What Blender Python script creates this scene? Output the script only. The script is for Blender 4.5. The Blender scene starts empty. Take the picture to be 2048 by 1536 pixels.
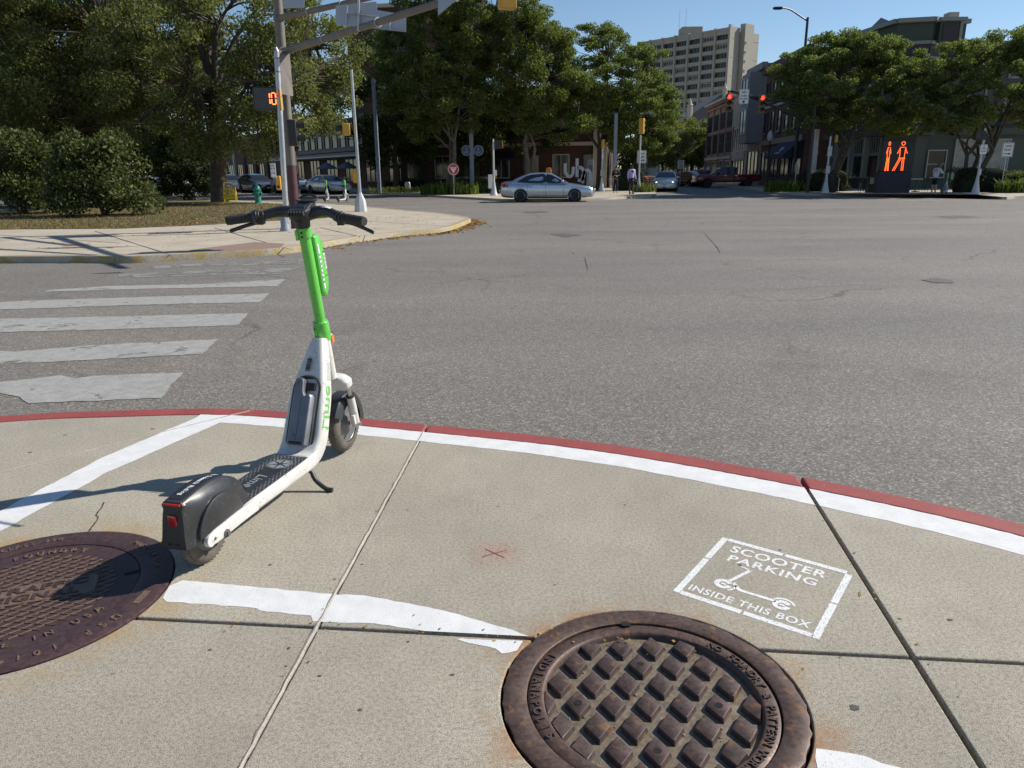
import bpy, bmesh, math, random
import numpy as np
from mathutils import Vector, Matrix
from math import sin, cos, pi, radians, atan, atan2, sqrt, hypot

S = bpy.context.scene
COL = S.collection
# ------------------------------------------------------------------ camera
FPX, CAMH, HOR, ROLL = 1480.0, 1.35, 346.0, radians(.6)
PITCH = atan((768 - HOR) / FPX)
cam_d = bpy.data.cameras.new("camera"); cam = bpy.data.objects.new("camera", cam_d); COL.objects.link(cam)
cam_d.sensor_fit = 'HORIZONTAL'; cam_d.sensor_width = 36.0; cam_d.lens = FPX / 2048 * 36
cam_d.clip_start = 0.05; cam_d.clip_end = 5000
_f = Vector((0, cos(PITCH), -sin(PITCH))); _u = Vector((0, sin(PITCH), cos(PITCH))); _r = Vector((1, 0, 0))
CR = _r * cos(ROLL) - _u * sin(ROLL); CU = _r * sin(ROLL) + _u * cos(ROLL)
CC = Vector((0, 0, CAMH))
cam.matrix_world = Matrix(((CR.x, CU.x, -_f.x, 0), (CR.y, CU.y, -_f.y, 0), (CR.z, CU.z, -_f.z, CAMH), (0, 0, 0, 1)))
S.camera = cam
# ------------------------------------------------------------------ light
SUN_EL, SUN_DIR = radians(37), Vector((.95, .31, 0)).normalized()
SUN_ROT = atan2(SUN_DIR.x, SUN_DIR.y)
W = bpy.data.worlds.new("World"); S.world = W; W.use_nodes = True
nt = W.node_tree; nt.nodes.clear()
sky = nt.nodes.new('ShaderNodeTexSky'); sky.sky_type = 'NISHITA'; sky.sun_disc = False
sky.sun_elevation = SUN_EL; sky.sun_rotation = SUN_ROT
sky.air_density = 1.15; sky.dust_density = 0.0; sky.ozone_density = 3.6; sky.altitude = 1200
bg = nt.nodes.new('ShaderNodeBackground'); bg.inputs[1].default_value = 0.088
wo = nt.nodes.new('ShaderNodeOutputWorld')
nt.links.new(sky.outputs[0], bg.inputs[0]); nt.links.new(bg.outputs[0], wo.inputs[0])
sl = bpy.data.lights.new("sun", 'SUN'); sl.energy = 5.0; sl.angle = radians(.5); sl.color = (1, .95, .87)
so = bpy.data.objects.new("sun", sl); COL.objects.link(so)
sd = SUN_DIR * cos(SUN_EL) + Vector((0, 0, sin(SUN_EL)))
so.rotation_euler = sd.to_track_quat('Z', 'Y').to_euler(); so.location = (30, 10, 40)
S.view_settings.view_transform = 'Standard'; S.view_settings.look = 'None'
S.view_settings.exposure = 0.36; S.view_settings.gamma = 1.0
S.cycles.max_bounces = 6; S.cycles.diffuse_bounces = 3; S.cycles.glossy_bounces = 3
S.cycles.transmission_bounces = 4; S.cycles.transparent_max_bounces = 8
S.cycles.use_denoising = True

# measured points of the photograph turned into places on the ground / at a known distance
def ray(px, py): return _f + CR * ((px - 1024) / FPX) + CU * ((768 - py) / FPX)
def G(px, py, z=0.0):
    d = ray(px, py); return CC + d * ((z - CAMH) / d.z)
def A(px, py, Y):
    d = ray(px, py); return CC + d * (Y / d.y)
RZ = -.12    # road level

# ------------------------------------------------------------------ helpers
def obj(name, me, mat=None, parent=None, loc=None, bevel=0, seg=2, smooth=None):
    o = bpy.data.objects.new(name, me); COL.objects.link(o)
    if mat is not None:
        for m in (mat if isinstance(mat, (list, tuple)) else [mat]): me.materials.append(m)
    if parent: o.parent = parent
    if loc is not None: o.location = loc
    if bevel:
        b = o.modifiers.new("bevel", 'BEVEL'); b.width = bevel; b.segments = seg; b.limit_method = 'ANGLE'; b.angle_limit = radians(35)
    return o
def tag(o, label=None, cat=None, group=None, kind=None):
    if label: o["label"] = label
    if cat: o["category"] = cat
    if group: o["group"] = group
    if kind: o["kind"] = kind
    return o
def thing(name, label, cat, loc=(0, 0, 0), rz=0, group=None):
    o = bpy.data.objects.new(name, None); COL.objects.link(o); o.empty_display_size = .2
    o.location = loc; o.rotation_euler = (0, 0, rz)
    return tag(o, label, cat, group)
def copy_tree(o, parent=None):
    c = o.copy(); COL.objects.link(c)
    if parent: c.parent = parent
    for ch in list(o.children): copy_tree(ch, c)
    return c
class MB:
    def __init__(s): s.v = []; s.f = []; s.mi = []
    def add(s, vs, fs, mi=0, M=None):
        n = len(s.v)
        s.v += [tuple(M @ Vector(p)) if M else tuple(p) for p in vs]
        s.f += [tuple(i + n for i in f) for f in fs]; s.mi += [mi] * len(fs); return s
    def box(s, c, d, M=None, mi=0):
        x, y, z = c; a, b, e = d[0] / 2, d[1] / 2, d[2] / 2
        vs = [(x + i * a, y + j * b, z + k * e) for k in (-1, 1) for j in (-1, 1) for i in (-1, 1)]
        return s.add(vs, [(0, 2, 3, 1), (4, 5, 7, 6), (0, 1, 5, 4), (2, 6, 7, 3), (0, 4, 6, 2), (1, 3, 7, 5)], mi, M)
    def loft(s, rings, caps=True, mi=0, M=None, closed=True):
        n = len(rings[0]); vs = [p for r in rings for p in r]; fs = []
        for i in range(len(rings) - 1):
            for j in range(n if closed else n - 1):
                k = (j + 1) % n
                fs.append((i * n + j, i * n + k, (i + 1) * n + k, (i + 1) * n + j))
        if caps: fs += [tuple(range(n))[::-1], tuple(range((len(rings) - 1) * n, len(rings) * n))]
        return s.add(vs, fs, mi, M)
    def tube(s, path, r, n=10, M=None, mi=0, sx=1, up=None, caps=True):
        P = [Vector(p) for p in path]; R = r if isinstance(r, (list, tuple)) else [r] * len(P); rings = []; prev = None
        for i, p in enumerate(P):
            t = (P[min(i + 1, len(P) - 1)] - P[max(i - 1, 0)]).normalized()
            if prev is None:
                a = Vector(up) if up else (Vector((0, 0, 1)) if abs(t.z) < .9 else Vector((1, 0, 0)))
            else: a = prev
            b = t.cross(a)
            if b.length < 1e-6: b = t.cross(Vector((0, 1, 0)))
            b.normalize(); a = b.cross(t).normalized(); prev = a
            rings.append([p + (a * cos(q) + b * sin(q) * sx) * R[i] for q in [2 * pi * k / n for k in range(n)]])
        return s.loft(rings, caps, mi, M)
    def lathe(s, prof, n=24, M=None, mi=0, caps=True):
        return s.loft([[(r * cos(2 * pi * k / n), r * sin(2 * pi * k / n), z) for k in range(n)] for r, z in prof], caps, mi, M)
    def prism(s, poly, z0, z1, M=None, mi=0):
        return s.loft([[(x, y, z0) for x, y in poly], [(x, y, z1) for x, y in poly]], True, mi, M)
    def sheet(s, pts, mi=0): return s.add(pts, [tuple(range(len(pts)))], mi)
    def mesh(s, name="m", smooth=40):
        me = bpy.data.meshes.new(name); me.from_pydata(s.v, [], s.f)
        if any(s.mi): me.polygons.foreach_set('material_index', s.mi)
        bm = bmesh.new(); bm.from_mesh(me); bmesh.ops.recalc_face_normals(bm, faces=bm.faces); bm.to_mesh(me); bm.free()
        if smooth:
            me.polygons.foreach_set('use_smooth', [True] * len(me.polygons)); me.set_sharp_from_angle(angle=radians(smooth))
        me.update(); return me
    def build(s, name, mat=None, parent=None, loc=None, bevel=0, seg=2, smooth=40):
        return obj(name, s.mesh(name, smooth), mat, parent, loc, bevel, seg)
def RX(a): return Matrix.Rotation(a, 4, 'X')
def RY(a): return Matrix.Rotation(a, 4, 'Y')
def RZm(a): return Matrix.Rotation(a, 4, 'Z')
def T(*p): return Matrix.Translation(Vector(p if len(p) == 3 else p[0]))
def SC(x, y, z): return Matrix.Diagonal((x, y, z, 1))
def spline(pts, n=12, closed=False):
    P = [Vector(p) for p in pts]; out = []; m = len(P)
    for i in range(m if closed else m - 1):
        if closed: a, b, c, d = P[(i - 1) % m], P[i], P[(i + 1) % m], P[(i + 2) % m]
        else: a, b, c, d = P[max(i - 1, 0)], P[i], P[i + 1], P[min(i + 2, m - 1)]
        for k in range(n):
            t = k / n
            out.append(.5 * (2 * b + (c - a) * t + (2 * a - 5 * b + 4 * c - d) * t * t + (3 * b - a - 3 * c + d) * t ** 3))
    if not closed: out.append(P[-1])
    return out
def rrect(w, h, r, n=4):
    o = []
    for cx, cy, a0 in ((w / 2 - r, h / 2 - r, 0), (-w / 2 + r, h / 2 - r, 90), (-w / 2 + r, -h / 2 + r, 180), (w / 2 - r, -h / 2 + r, 270)):
        for k in range(n + 1):
            a = radians(a0 + 90 * k / n); o.append((cx + r * cos(a), cy + r * sin(a)))
    return o
def circle(r, n=32, cx=0, cy=0): return [(cx + r * cos(2 * pi * k / n), cy + r * sin(2 * pi * k / n)) for k in range(n)]
def frame(o, xa, ya):   # matrix with local x, y axes given
    x = Vector(xa).normalized(); y = Vector(ya); y = (y - x * y.dot(x)).normalized(); z = x.cross(y)
    return Matrix(((x.x, y.x, z.x, o[0]), (x.y, y.y, z.y, o[1]), (x.z, y.z, z.z, o[2]), (0, 0, 0, 1)))
_tc = {}
def text_geo(body, bold=.0, depth=.02, align='CENTER', spacing=1.0, shear=0.0):
    key = (body, bold, depth, align, spacing, shear)
    if key in _tc: return _tc[key]
    cu = bpy.data.curves.new("lettering", 'FONT'); cu.body = body; cu.size = 1; cu.offset = bold; cu.extrude = depth / 2
    cu.align_x = align; cu.space_character = spacing; cu.shear = shear; cu.resolution_u = 4
    to = bpy.data.objects.new("lettering", cu); COL.objects.link(to)
    dg = bpy.context.evaluated_depsgraph_get(); ev = to.evaluated_get(dg); me = ev.to_mesh()
    vs = [tuple(v.co) for v in me.vertices]; fs = [tuple(p.vertices) for p in me.polygons]
    ev.to_mesh_clear(); bpy.data.objects.remove(to); bpy.data.curves.remove(cu)
    _tc[key] = (vs, fs); return vs, fs
def add_text(mb, body, size, M, bold=.0, depth=.02, align='CENTER', spacing=1.0, shear=0, mi=0, sx=1, fit=None):
    vs, fs = text_geo(body, bold, depth, align, spacing, shear)
    if fit and vs:      # fit = (width, cap height), centred on x, base at 0
        x0 = min(v[0] for v in vs); x1 = max(v[0] for v in vs); y0 = min(v[1] for v in vs); y1 = max(v[1] for v in vs)
        vs = [((v[0] - (x0 + x1) / 2) * fit[0] / (x1 - x0), (v[1] - y0) * fit[1] / (y1 - y0), v[2] * size) for v in vs]
        return mb.add(vs, fs, mi, M)
    return mb.add([(v[0] * size * sx, v[1] * size, v[2] * size) for v in vs], fs, mi, M)
def ring_text(mb, body, radius, a_mid, size, z, M, out=True, step=None, bold=.01, depth=.012, cw=True):
    step = step or size * .78 / radius
    n = len(body); a = a_mid + (n - 1) / 2 * step * (1 if cw else -1)
    for ch in body:
        if ch != ' ':
            rot = a - pi / 2 if out else a + pi / 2
            add_text(mb, ch, size, M @ T(radius * cos(a), radius * sin(a), z) @ RZm(rot) @ T(0, -size * .35, 0), bold=bold, depth=depth / size)
        a -= step * (1 if cw else -1)
def evaluated_mesh(o):
    dg = bpy.context.evaluated_depsgraph_get(); return bpy.data.meshes.new_from_object(o.evaluated_get(dg))
def boolean(me, cutters):
    o = bpy.data.objects.new("tmp", me); COL.objects.link(o); cs = []
    for c in cutters:
        co = bpy.data.objects.new("cut", c); COL.objects.link(co); cs.append(co)
        m = o.modifiers.new("b", 'BOOLEAN'); m.operation = 'DIFFERENCE'; m.object = co; m.solver = 'EXACT'
    r = evaluated_mesh(o); bpy.data.objects.remove(o)
    for c in cs: bpy.data.objects.remove(c)
    return r

# ------------------------------------------------------------------ materials
class NT:
    def __init__(s, name):
        s.m = bpy.data.materials.new(name); s.m.use_nodes = True; s.t = s.m.node_tree; s.t.nodes.clear()
        s.out = s.n('ShaderNodeOutputMaterial'); s.b = s.n('ShaderNodeBsdfPrincipled'); s.l(s.b.outputs[0], s.out.inputs[0])
        s.tc = s.n('ShaderNodeTexCoord')
    def n(s, t, **k):
        x = s.t.nodes.new(t)
        for a, v in k.items(): setattr(x, a, v)
        return x
    def l(s, a, b): s.t.links.new(a, b)
    def noise(s, scale, detail=3, rough=.55, vec=None, dist=0):
        x = s.n('ShaderNodeTexNoise'); x.inputs['Scale'].default_value = scale; x.inputs['Detail'].default_value = detail
        x.inputs['Roughness'].default_value = rough; x.inputs['Distortion'].default_value = dist
        s.l(vec if vec else s.tc.outputs['Object'], x.inputs['Vector']); return x.outputs[0]
    def ramp(s, fac, stops, interp='LINEAR'):
        x = s.n('ShaderNodeValToRGB'); x.color_ramp.interpolation = interp; e = x.color_ramp.elements
        while len(e) < len(stops): e.new(.5)
        for i, (p, c) in enumerate(stops):
            e[i].position = p; e[i].color = (c, c, c, 1) if not isinstance(c, (tuple, list)) else (*c, 1)
        s.l(fac, x.inputs[0]); return x.outputs[0]
    def mix(s, fac, a, b, mode='MIX'):
        x = s.n('ShaderNodeMixRGB', blend_type=mode)
        for i, v in ((0, fac), (1, a), (2, b)):
            if hasattr(v, 'is_linked'): s.l(v, x.inputs[i])
            elif i == 0: x.inputs[0].default_value = v
            else: x.inputs[i].default_value = (*v, 1) if isinstance(v, (tuple, list)) else (v, v, v, 1)
        return x.outputs[0]
    def math(s, op, a, b=None):
        x = s.n('ShaderNodeMath', operation=op)
        for i, v in ((0, a), (1, b)):
            if v is None: continue
            if hasattr(v, 'is_linked'): s.l(v, x.inputs[i])
            else: x.inputs[i].default_value = v
        return x.outputs[0]
    def bump(s, h, strength=.3, dist=.01):
        x = s.n('ShaderNodeBump'); x.inputs['Strength'].default_value = strength; x.inputs['Distance'].default_value = dist
        s.l(h, x.inputs['Height']); s.l(x.outputs[0], s.b.inputs['Normal'])
    def col(s, c):
        if hasattr(c, 'is_linked'): s.l(c, s.b.inputs['Base Color'])
        else: s.b.inputs['Base Color'].default_value = (*c, 1)
    def set(s, **k):
        for a, v in k.items():
            i = s.b.inputs[a.replace('_', ' ')]
            if hasattr(v, 'is_linked'): s.l(v, i)
            else: i.default_value = v
    def alpha(s, a): s.l(a, s.b.inputs['Alpha'])
    def dist(s, x, y):   # distance on the ground from a point, object space
        sub = s.n('ShaderNodeVectorMath', operation='DISTANCE'); s.l(s.tc.outputs['Object'], sub.inputs[0]); sub.inputs[1].default_value = (x, y, 0)
        return sub.outputs['Value']
def mat(name, c, rough=.5, metal=0, var=.12, scale=8, bump=0, spec=.5, coat=0, scratch=None):
    k = NT(name); c2 = tuple(min(1, x * (1 + var)) for x in c); c1 = tuple(x * (1 - var) for x in c)
    n = k.noise(scale, 5, .65); cc = k.mix(k.ramp(n, [(.3, 0), (.7, 1)]), c1, c2)
    if scratch:
        w = k.noise(scratch[1], 4, .7, dist=.6); cc = k.mix(k.ramp(w, [(.60, 0), (.70, 1)]), cc, scratch[0])
    k.col(cc); k.set(Metallic=metal); k.b.inputs['Specular IOR Level'].default_value = spec
    r = k.ramp(n, [(.2, max(0, rough - .08)), (.8, min(1, rough + .1))]); k.set(Roughness=r)
    if coat: k.b.inputs['Coat Weight'].default_value = coat; k.b.inputs['Coat Roughness'].default_value = .08
    if bump: k.bump(k.noise(scale * 6, 3), bump, .005)
    return k.m
def emit(name, c, st):
    k = NT(name); k.col((.02, .01, .01)); k.b.inputs['Emission Color'].default_value = (*c, 1); k.b.inputs['Emission Strength'].default_value = st; return k.m
M = {}
def concrete(name, base, speck=.55, extra=None, sc=1.0, red=False):
    k = NT(name)
    fine = k.noise(330 * sc, 2, .7); fine2 = k.noise(90 * sc, 2, .6)
    dk = tuple(x * (1 - speck) for x in base); lt = tuple(x * (1 + speck * .75) for x in base)
    c = k.ramp(fine, [(.36, dk), (.5, base), (.64, lt)])
    c = k.mix(.27, c, k.ramp(fine2, [(.35, dk), (.5, base), (.68, lt)]))
    big = k.noise(1.1, 5, .6); c = k.mix(1, c, k.ramp(big, [(.3, (.83, .82, .80)), (.7, (1.1, 1.09, 1.07))]), 'MULTIPLY')
    med = k.noise(9, 4, .65); c = k.mix(1, c, k.ramp(med, [(.25, .94), (.75, 1.04)]), 'MULTIPLY')
    gi = k.n('ShaderNodeNewGeometry'); c = k.mix(1, c, k.ramp(gi.outputs['Random Per Island'], [(0, (.93, .925, .92)), (1, (1.06, 1.06, 1.055))]), 'MULTIPLY')
    if extra: c = extra(k, c)
    k.col(c); k.set(Roughness=.9); k.b.inputs['Specular IOR Level'].default_value = .25
    k.bump(fine, .35, .002); return k.m
def near_extra(k, c):
    # rust washed out of the two manhole frames, old stains with a shape of their own
    for (x, y, r0, r1, col, amt, nsc) in ((.364, 1.673, .36, .52, (.30, .13, .035), 1.0, 5), (-1.642, 2.209, .44, .62, (.36, .22, .07), .75, 4)):
        d = k.dist(x, y); m = k.ramp(d, [(r0, 1), (r1, 0)]); n = k.ramp(k.noise(nsc, 5, .75, dist=.4), [(.42, 0), (.62, 1)])
        c = k.mix(k.math('MULTIPLY', k.math('MULTIPLY', m, n), amt), c, col, 'MIX')
    sp = k.noise(11, 3, .6); c = k.mix(k.ramp(sp, [(.735, 0), (.76, .7)]), c, (.07, .065, .06)); wt = k.noise(2.3, 6, .7, dist=.5); c = k.mix(k.ramp(wt, [(.56, 0), (.72, .35)]), c, (.20, .178, .14))
    return c
M['concrete'] = concrete('concrete_near', (.345, .316, .258), .74, near_extra)
M['concrete_far'] = concrete('concrete_far', (.42, .37, .295), .2, None, .3)
M['concrete_dark'] = concrete('joint_dirt', (.06, .055, .045), .3)
M['sealant'] = concrete('joint_sealant', (.37, .345, .30), .35)
def asphalt():
    k = NT('asphalt')
    vo = k.n('ShaderNodeTexVoronoi'); vo.inputs['Scale'].default_value = 105; k.l(k.tc.outputs['Object'], vo.inputs['Vector'])
    sep = k.n('ShaderNodeSeparateColor'); k.l(vo.outputs['Color'], sep.inputs[0])
    c = k.ramp(sep.outputs[0], [(0, (.078, .071, .062)), (.5, (.172, .157, .138)), (.82, (.235, .215, .189)), (1, (.46, .42, .37))])
    fine = k.noise(300, 2, .6); c = k.mix(.3, c, k.ramp(fine, [(.35, (.06, .054, .046)), (.65, (.34, .305, .262))]))
    far = k.noise(24, 4, .7); c = k.mix(1, c, k.ramp(far, [(.25, .84), (.75, 1.12)]), 'MULTIPLY')
    mp = k.n('ShaderNodeMapping'); mp.inputs['Scale'].default_value = (.16, .5, 1); mp.inputs['Rotation'].default_value = (0, 0, .35); k.l(k.tc.outputs['Object'], mp.inputs[0])
    big = k.noise(.9, 5, .6, vec=mp.outputs[0]); c = k.mix(1, c, k.ramp(big, [(.3, (.76, .765, .785)), (.7, (1.10, 1.09, 1.07))]), 'MULTIPLY')
    st_ = k.noise(.55, 6, .7, dist=.8); c = k.mix(k.ramp(st_, [(.58, 0), (.72, .42)]), c, (.075, .068, .06)); dr = k.noise(3.5, 5, .7); c = k.mix(k.ramp(dr, [(.68, 0), (.74, .5)]), c, (.06, .054, .048))
    # cracks
    wv = k.noise(1.7, 4, .6); ad = k.n('ShaderNodeVectorMath', operation='ADD'); k.l(k.tc.outputs['Object'], ad.inputs[0])
    cb = k.n('ShaderNodeTexNoise'); cb.inputs['Scale'].default_value = 1.3; cb.inputs['Detail'].default_value = 5; k.l(k.tc.outputs['Object'], cb.inputs['Vector'])
    sc_ = k.n('ShaderNodeVectorMath', operation='SCALE'); sc_.inputs['Scale'].default_value = .55; k.l(cb.outputs['Color'], sc_.inputs[0]); k.l(sc_.outputs[0], ad.inputs[1])
    cv = k.n('ShaderNodeTexVoronoi', feature='DISTANCE_TO_EDGE'); cv.inputs['Scale'].default_value = .28; k.l(ad.outputs[0], cv.inputs['Vector'])
    cr = k.ramp(cv.outputs['Distance'], [(.0025, 1), (.006, 0)]); gate = k.ramp(k.noise(.35, 2), [(.46, 0), (.6, 1)])
    c = k.mix(k.math('MULTIPLY', k.math('MULTIPLY', cr, gate), .6), c, (.05, .045, .04))
    k.col(c); k.set(Roughness=k.ramp(fine, [(.3, .62), (.7, .9)])); k.b.inputs['Specular IOR Level'].default_value = .35
    k.bump(sep.outputs[0], .55, .004); return k.m
M['asphalt'] = asphalt()
def paint(name, c, hole=.72, dirt=.12, sc=220, wear=None):
    k = NT(name); n = k.noise(sc, 3, .6); m = k.noise(12, 4, .65)
    cc = k.mix(k.ramp(m, [(.3, 0), (.75, 1)]), tuple(x * (1 - dirt) for x in c), c)
    cc = k.mix(k.ramp(n, [(.3, .35), (.5, 0)]), cc, tuple(x * .45 for x in c))
    k.col(cc); k.set(Roughness=.75); k.bump(n, .4, .002)
    a = k.ramp(n, [(hole, 1), (hole + .03, 0)])
    if wear:
        w = k.noise(wear[0], 6, .75, dist=.5); a = k.math('MULTIPLY', a, k.ramp(w, [(wear[1], 1), (wear[1] + .05, wear[2])]))
    k.alpha(a); return k.m
M['white_paint'] = paint('white_line_paint', (.74, .735, .72), .665, .18)
M['stencil_paint'] = paint('stencil_paint', (.78, .78, .76), .585, .12, 190)
M['red_paint'] = paint('red_kerb_paint', (.30, .060, .052), .78, .25, 160)
M['cross_paint'] = paint('crosswalk_paint', (.40, .388, .358), .60, .3, 120, (2.6, .585, .12))
M['cross_faint'] = paint('crosswalk_paint_worn', (.30, .29, .27), .58, .25, 120, (2.2, .50, .0))
M['yellow_kerb'] = paint('yellow_kerb_paint', (.50, .33, .06), .60, .4, 30, (2.0, .56, .0))
def spray(name, c, x, y, r, strength):
    k = NT(name); k.col(c); k.set(Roughness=.8); d = k.dist(x, y)
    n = k.noise(200, 2); nb = k.noise(14, 5, .75, dist=.6); a = k.math('MULTIPLY', k.math('MULTIPLY', k.ramp(d, [(0, strength), (r * .35, strength * .7), (r, 0)]), k.ramp(n, [(.40, .05), (.62, 1)])), k.ramp(nb, [(.35, .35), (.6, 1.0)])); k.alpha(a); return k.m
def iron(name, c, worn, rust):
    k = NT(name); n = k.noise(60, 5, .7); b = k.noise(7, 5, .7)
    cc = k.mix(k.ramp(n, [(.3, 0), (.7, 1)]), tuple(x * .65 for x in c), tuple(x * 1.35 for x in c))
    cc = k.mix(k.ramp(b, [(.54, 0), (.68, .75)]), cc, worn)
    cc = k.mix(k.ramp(k.noise(23, 4, .7), [(.57, 0), (.66, .85)]), cc, rust)
    k.col(cc); k.set(Metallic=.25, Roughness=k.ramp(n, [(.3, .42), (.7, .7)])); k.bump(n, .35, .002); return k.m
M['iron'] = iron('rusty_cast_iron', (.082, .050, .038), (.125, .088, .066), (.20, .10, .036))
M['iron_letter'] = iron('cast_letter_worn', (.085, .055, .048), (.12, .08, .06), (.17, .085, .03))
M['iron_dirt'] = iron('dirt_in_cover', (.165, .130, .092), (.26, .215, .16), (.15, .09, .045))
M['iron_stud'] = iron('polished_stud_iron', (.060, .038, .032), (.085, .055, .048), (.16, .08, .035))
M['iron_left'] = iron('cast_iron_brown', (.066, .036, .037), (.084, .052, .048), (.09, .058, .042))
M['iron_ridge'] = iron('rusty_ridge', (.175, .115, .078), (.14, .09, .06), (.21, .13, .07))
M['hole'] = mat('deep_hole', (.004, .004, .004), .9)
M['road_crack'] = mat('road_crack_dirt', (.105, .095, .083), .9)
M['gum'] = mat('old_gum', (.085, .078, .068), .9, var=.4, scale=60)
M['crack'] = mat('crack_dirt', (.05, .045, .04), .9)

# ------------------------------------------------------------------ ground
mb = MB(); N = 24
ext = [(-900, -60), (900, -60), (900, 1800), (-900, 1800)]
mb.sheet([(x, y, RZ) for x, y in ext]); tag(mb.build('road', M['asphalt']), kind='structure')

def flat(poly2, z0, z1, lines=(), gap=.012, cutters=()):
    """slab outline -> mesh, cut through along joint lines, given thickness"""
    bm = bmesh.new(); vs = [bm.verts.new((x, y, z1)) for x, y in poly2]; bm.faces.new(vs)
    bmesh.ops.triangulate(bm, faces=bm.faces[:])
    for (p, q, g) in lines:
        d = (Vector(q) - Vector(p)).normalized(); n = Vector((-d.y, d.x, 0)); c = Vector((p[0], p[1], 0))
        for s in (-1, 1):
            bmesh.ops.bisect_plane(bm, geom=bm.verts[:] + bm.edges[:] + bm.faces[:], plane_co=c + n * s * g / 2, plane_no=n)
        kill = [f for f in bm.faces if abs((f.calc_center_median() - c).dot(n)) < g / 2 - 1e-5]
        bmesh.ops.delete(bm, geom=kill, context='FACES')
    bmesh.ops.dissolve_limit(bm, angle_limit=.01, verts=bm.verts[:], edges=bm.edges[:])
    bmesh.ops.recalc_face_normals(bm, faces=bm.faces)
    for f in bm.faces:
        if f.normal.z < 0: f.normal_flip()
    if z0 is not None:
        r = bmesh.ops.extrude_face_region(bm, geom=bm.faces[:]); ex = [v for v in r['geom'] if isinstance(v, bmesh.types.BMVert)]
        for v in bm.verts: v.co.z = z0
        for v in ex: v.co.z = z1
        bmesh.ops.recalc_face_normals(bm, faces=bm.faces)
    me = bpy.data.meshes.new("slab"); bm.to_mesh(me); bm.free()
    if cutters: me = boolean(me, cutters)
    return me
J1 = ((-.634, 1.7), (-.48, 3.833)); J2 = ((-1.174, 2.061), (1.162, 1.823)); J3 = ((1.31, 3.128), (1.092, 1.416)); J4 = ((-2.448, 3.288), (-1.556, 4.226))
ko = [(-7.5, 1.0), (-5.6, 2.85), (-4.2, 3.78)] + [tuple(G(*p)[:2]) for p in ((0, 832), (250, 820), (500, 818), (850, 848), (1200, 885), (1590, 950), (2048, 1048))] + [(2.75, 1.85), (3.4, .7), (3.7, -1.2), (3.75, -4)]
KO = [p[:2] for p in spline([(x, y, 0) for x, y in ko], 10)]
KI = []
for i, p in enumerate(KO):
    a = Vector(KO[max(0, i - 1)]); b = Vector(KO[min(len(KO) - 1, i + 1)]); t = (b - a).normalized(); n = Vector((t.y, -t.x))
    KI.append((p[0] + n.x * .125, p[1] + n.y * .125))
KI2 = [(p[0] + (q[0] - p[0]) * 1.06, p[1] + (q[1] - p[1]) * 1.06) for p, q in zip(KO, KI)]
slab_poly = KI2 + [(3.5, -5), (-9, -5)]
C_R, C_L = (.364, 1.673), (-1.642, 2.209)
def cyl(c, r, z0=-.3, z1=.1, n=96):
    return MB().prism(circle(r, n, c[0], c[1]), z0, z1).mesh("c", 0)
lines = [(*J1, .011), (*J2, .014), (*J3, .015), (*J4, .010)]
me = flat(slab_poly, -.05, 0, lines, cutters=[cyl(C_R, .404), cyl(C_L, .457)])
tag(obj('pavement', me, M['concrete'], bevel=.007, seg=3), kind='structure')
tag(MB().sheet([(x, y, -.034) for x, y in slab_poly]).build('pavement_base', M['concrete_dark']), kind='structure')
kerb_poly = KO + KI[::-1]
me = flat(kerb_poly, RZ - .05, .001, [(*J1, .010), (*J3, .014), (*J4, .010)])
tag(obj('kerb', me, M['red_paint_solid'] if 'red_paint_solid' in M else None, bevel=.012, seg=3), kind='structure')
kerb = bpy.data.objects['kerb']
k = NT('red_painted_kerb'); n = k.noise(160, 3, .6); md = k.noise(5, 5, .7)
c = k.mix(k.ramp(md, [(.3, 0), (.75, 1)]), (.235, .043, .038), (.33, .066, .056)); c = k.mix(k.ramp(n, [(.62, 0), (.70, .7)]), c, (.30, .25, .2))
c = k.mix(k.ramp(n, [(.28, .5), (.42, 0)]), c, (.08, .02, .018)); ch = k.noise(19, 5, .75, dist=.5); c = k.mix(k.ramp(ch, [(.66, 0), (.69, .85)]), c, (.27, .235, .19)); c = k.mix(k.ramp(k.noise(2.2, 5, .7), [(.55, 0), (.75, .45)]), c, (.11, .05, .042))
k.col(c); k.set(Roughness=.7); k.bump(n, .35, .002); kerb.data.materials.append(k.m)
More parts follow.
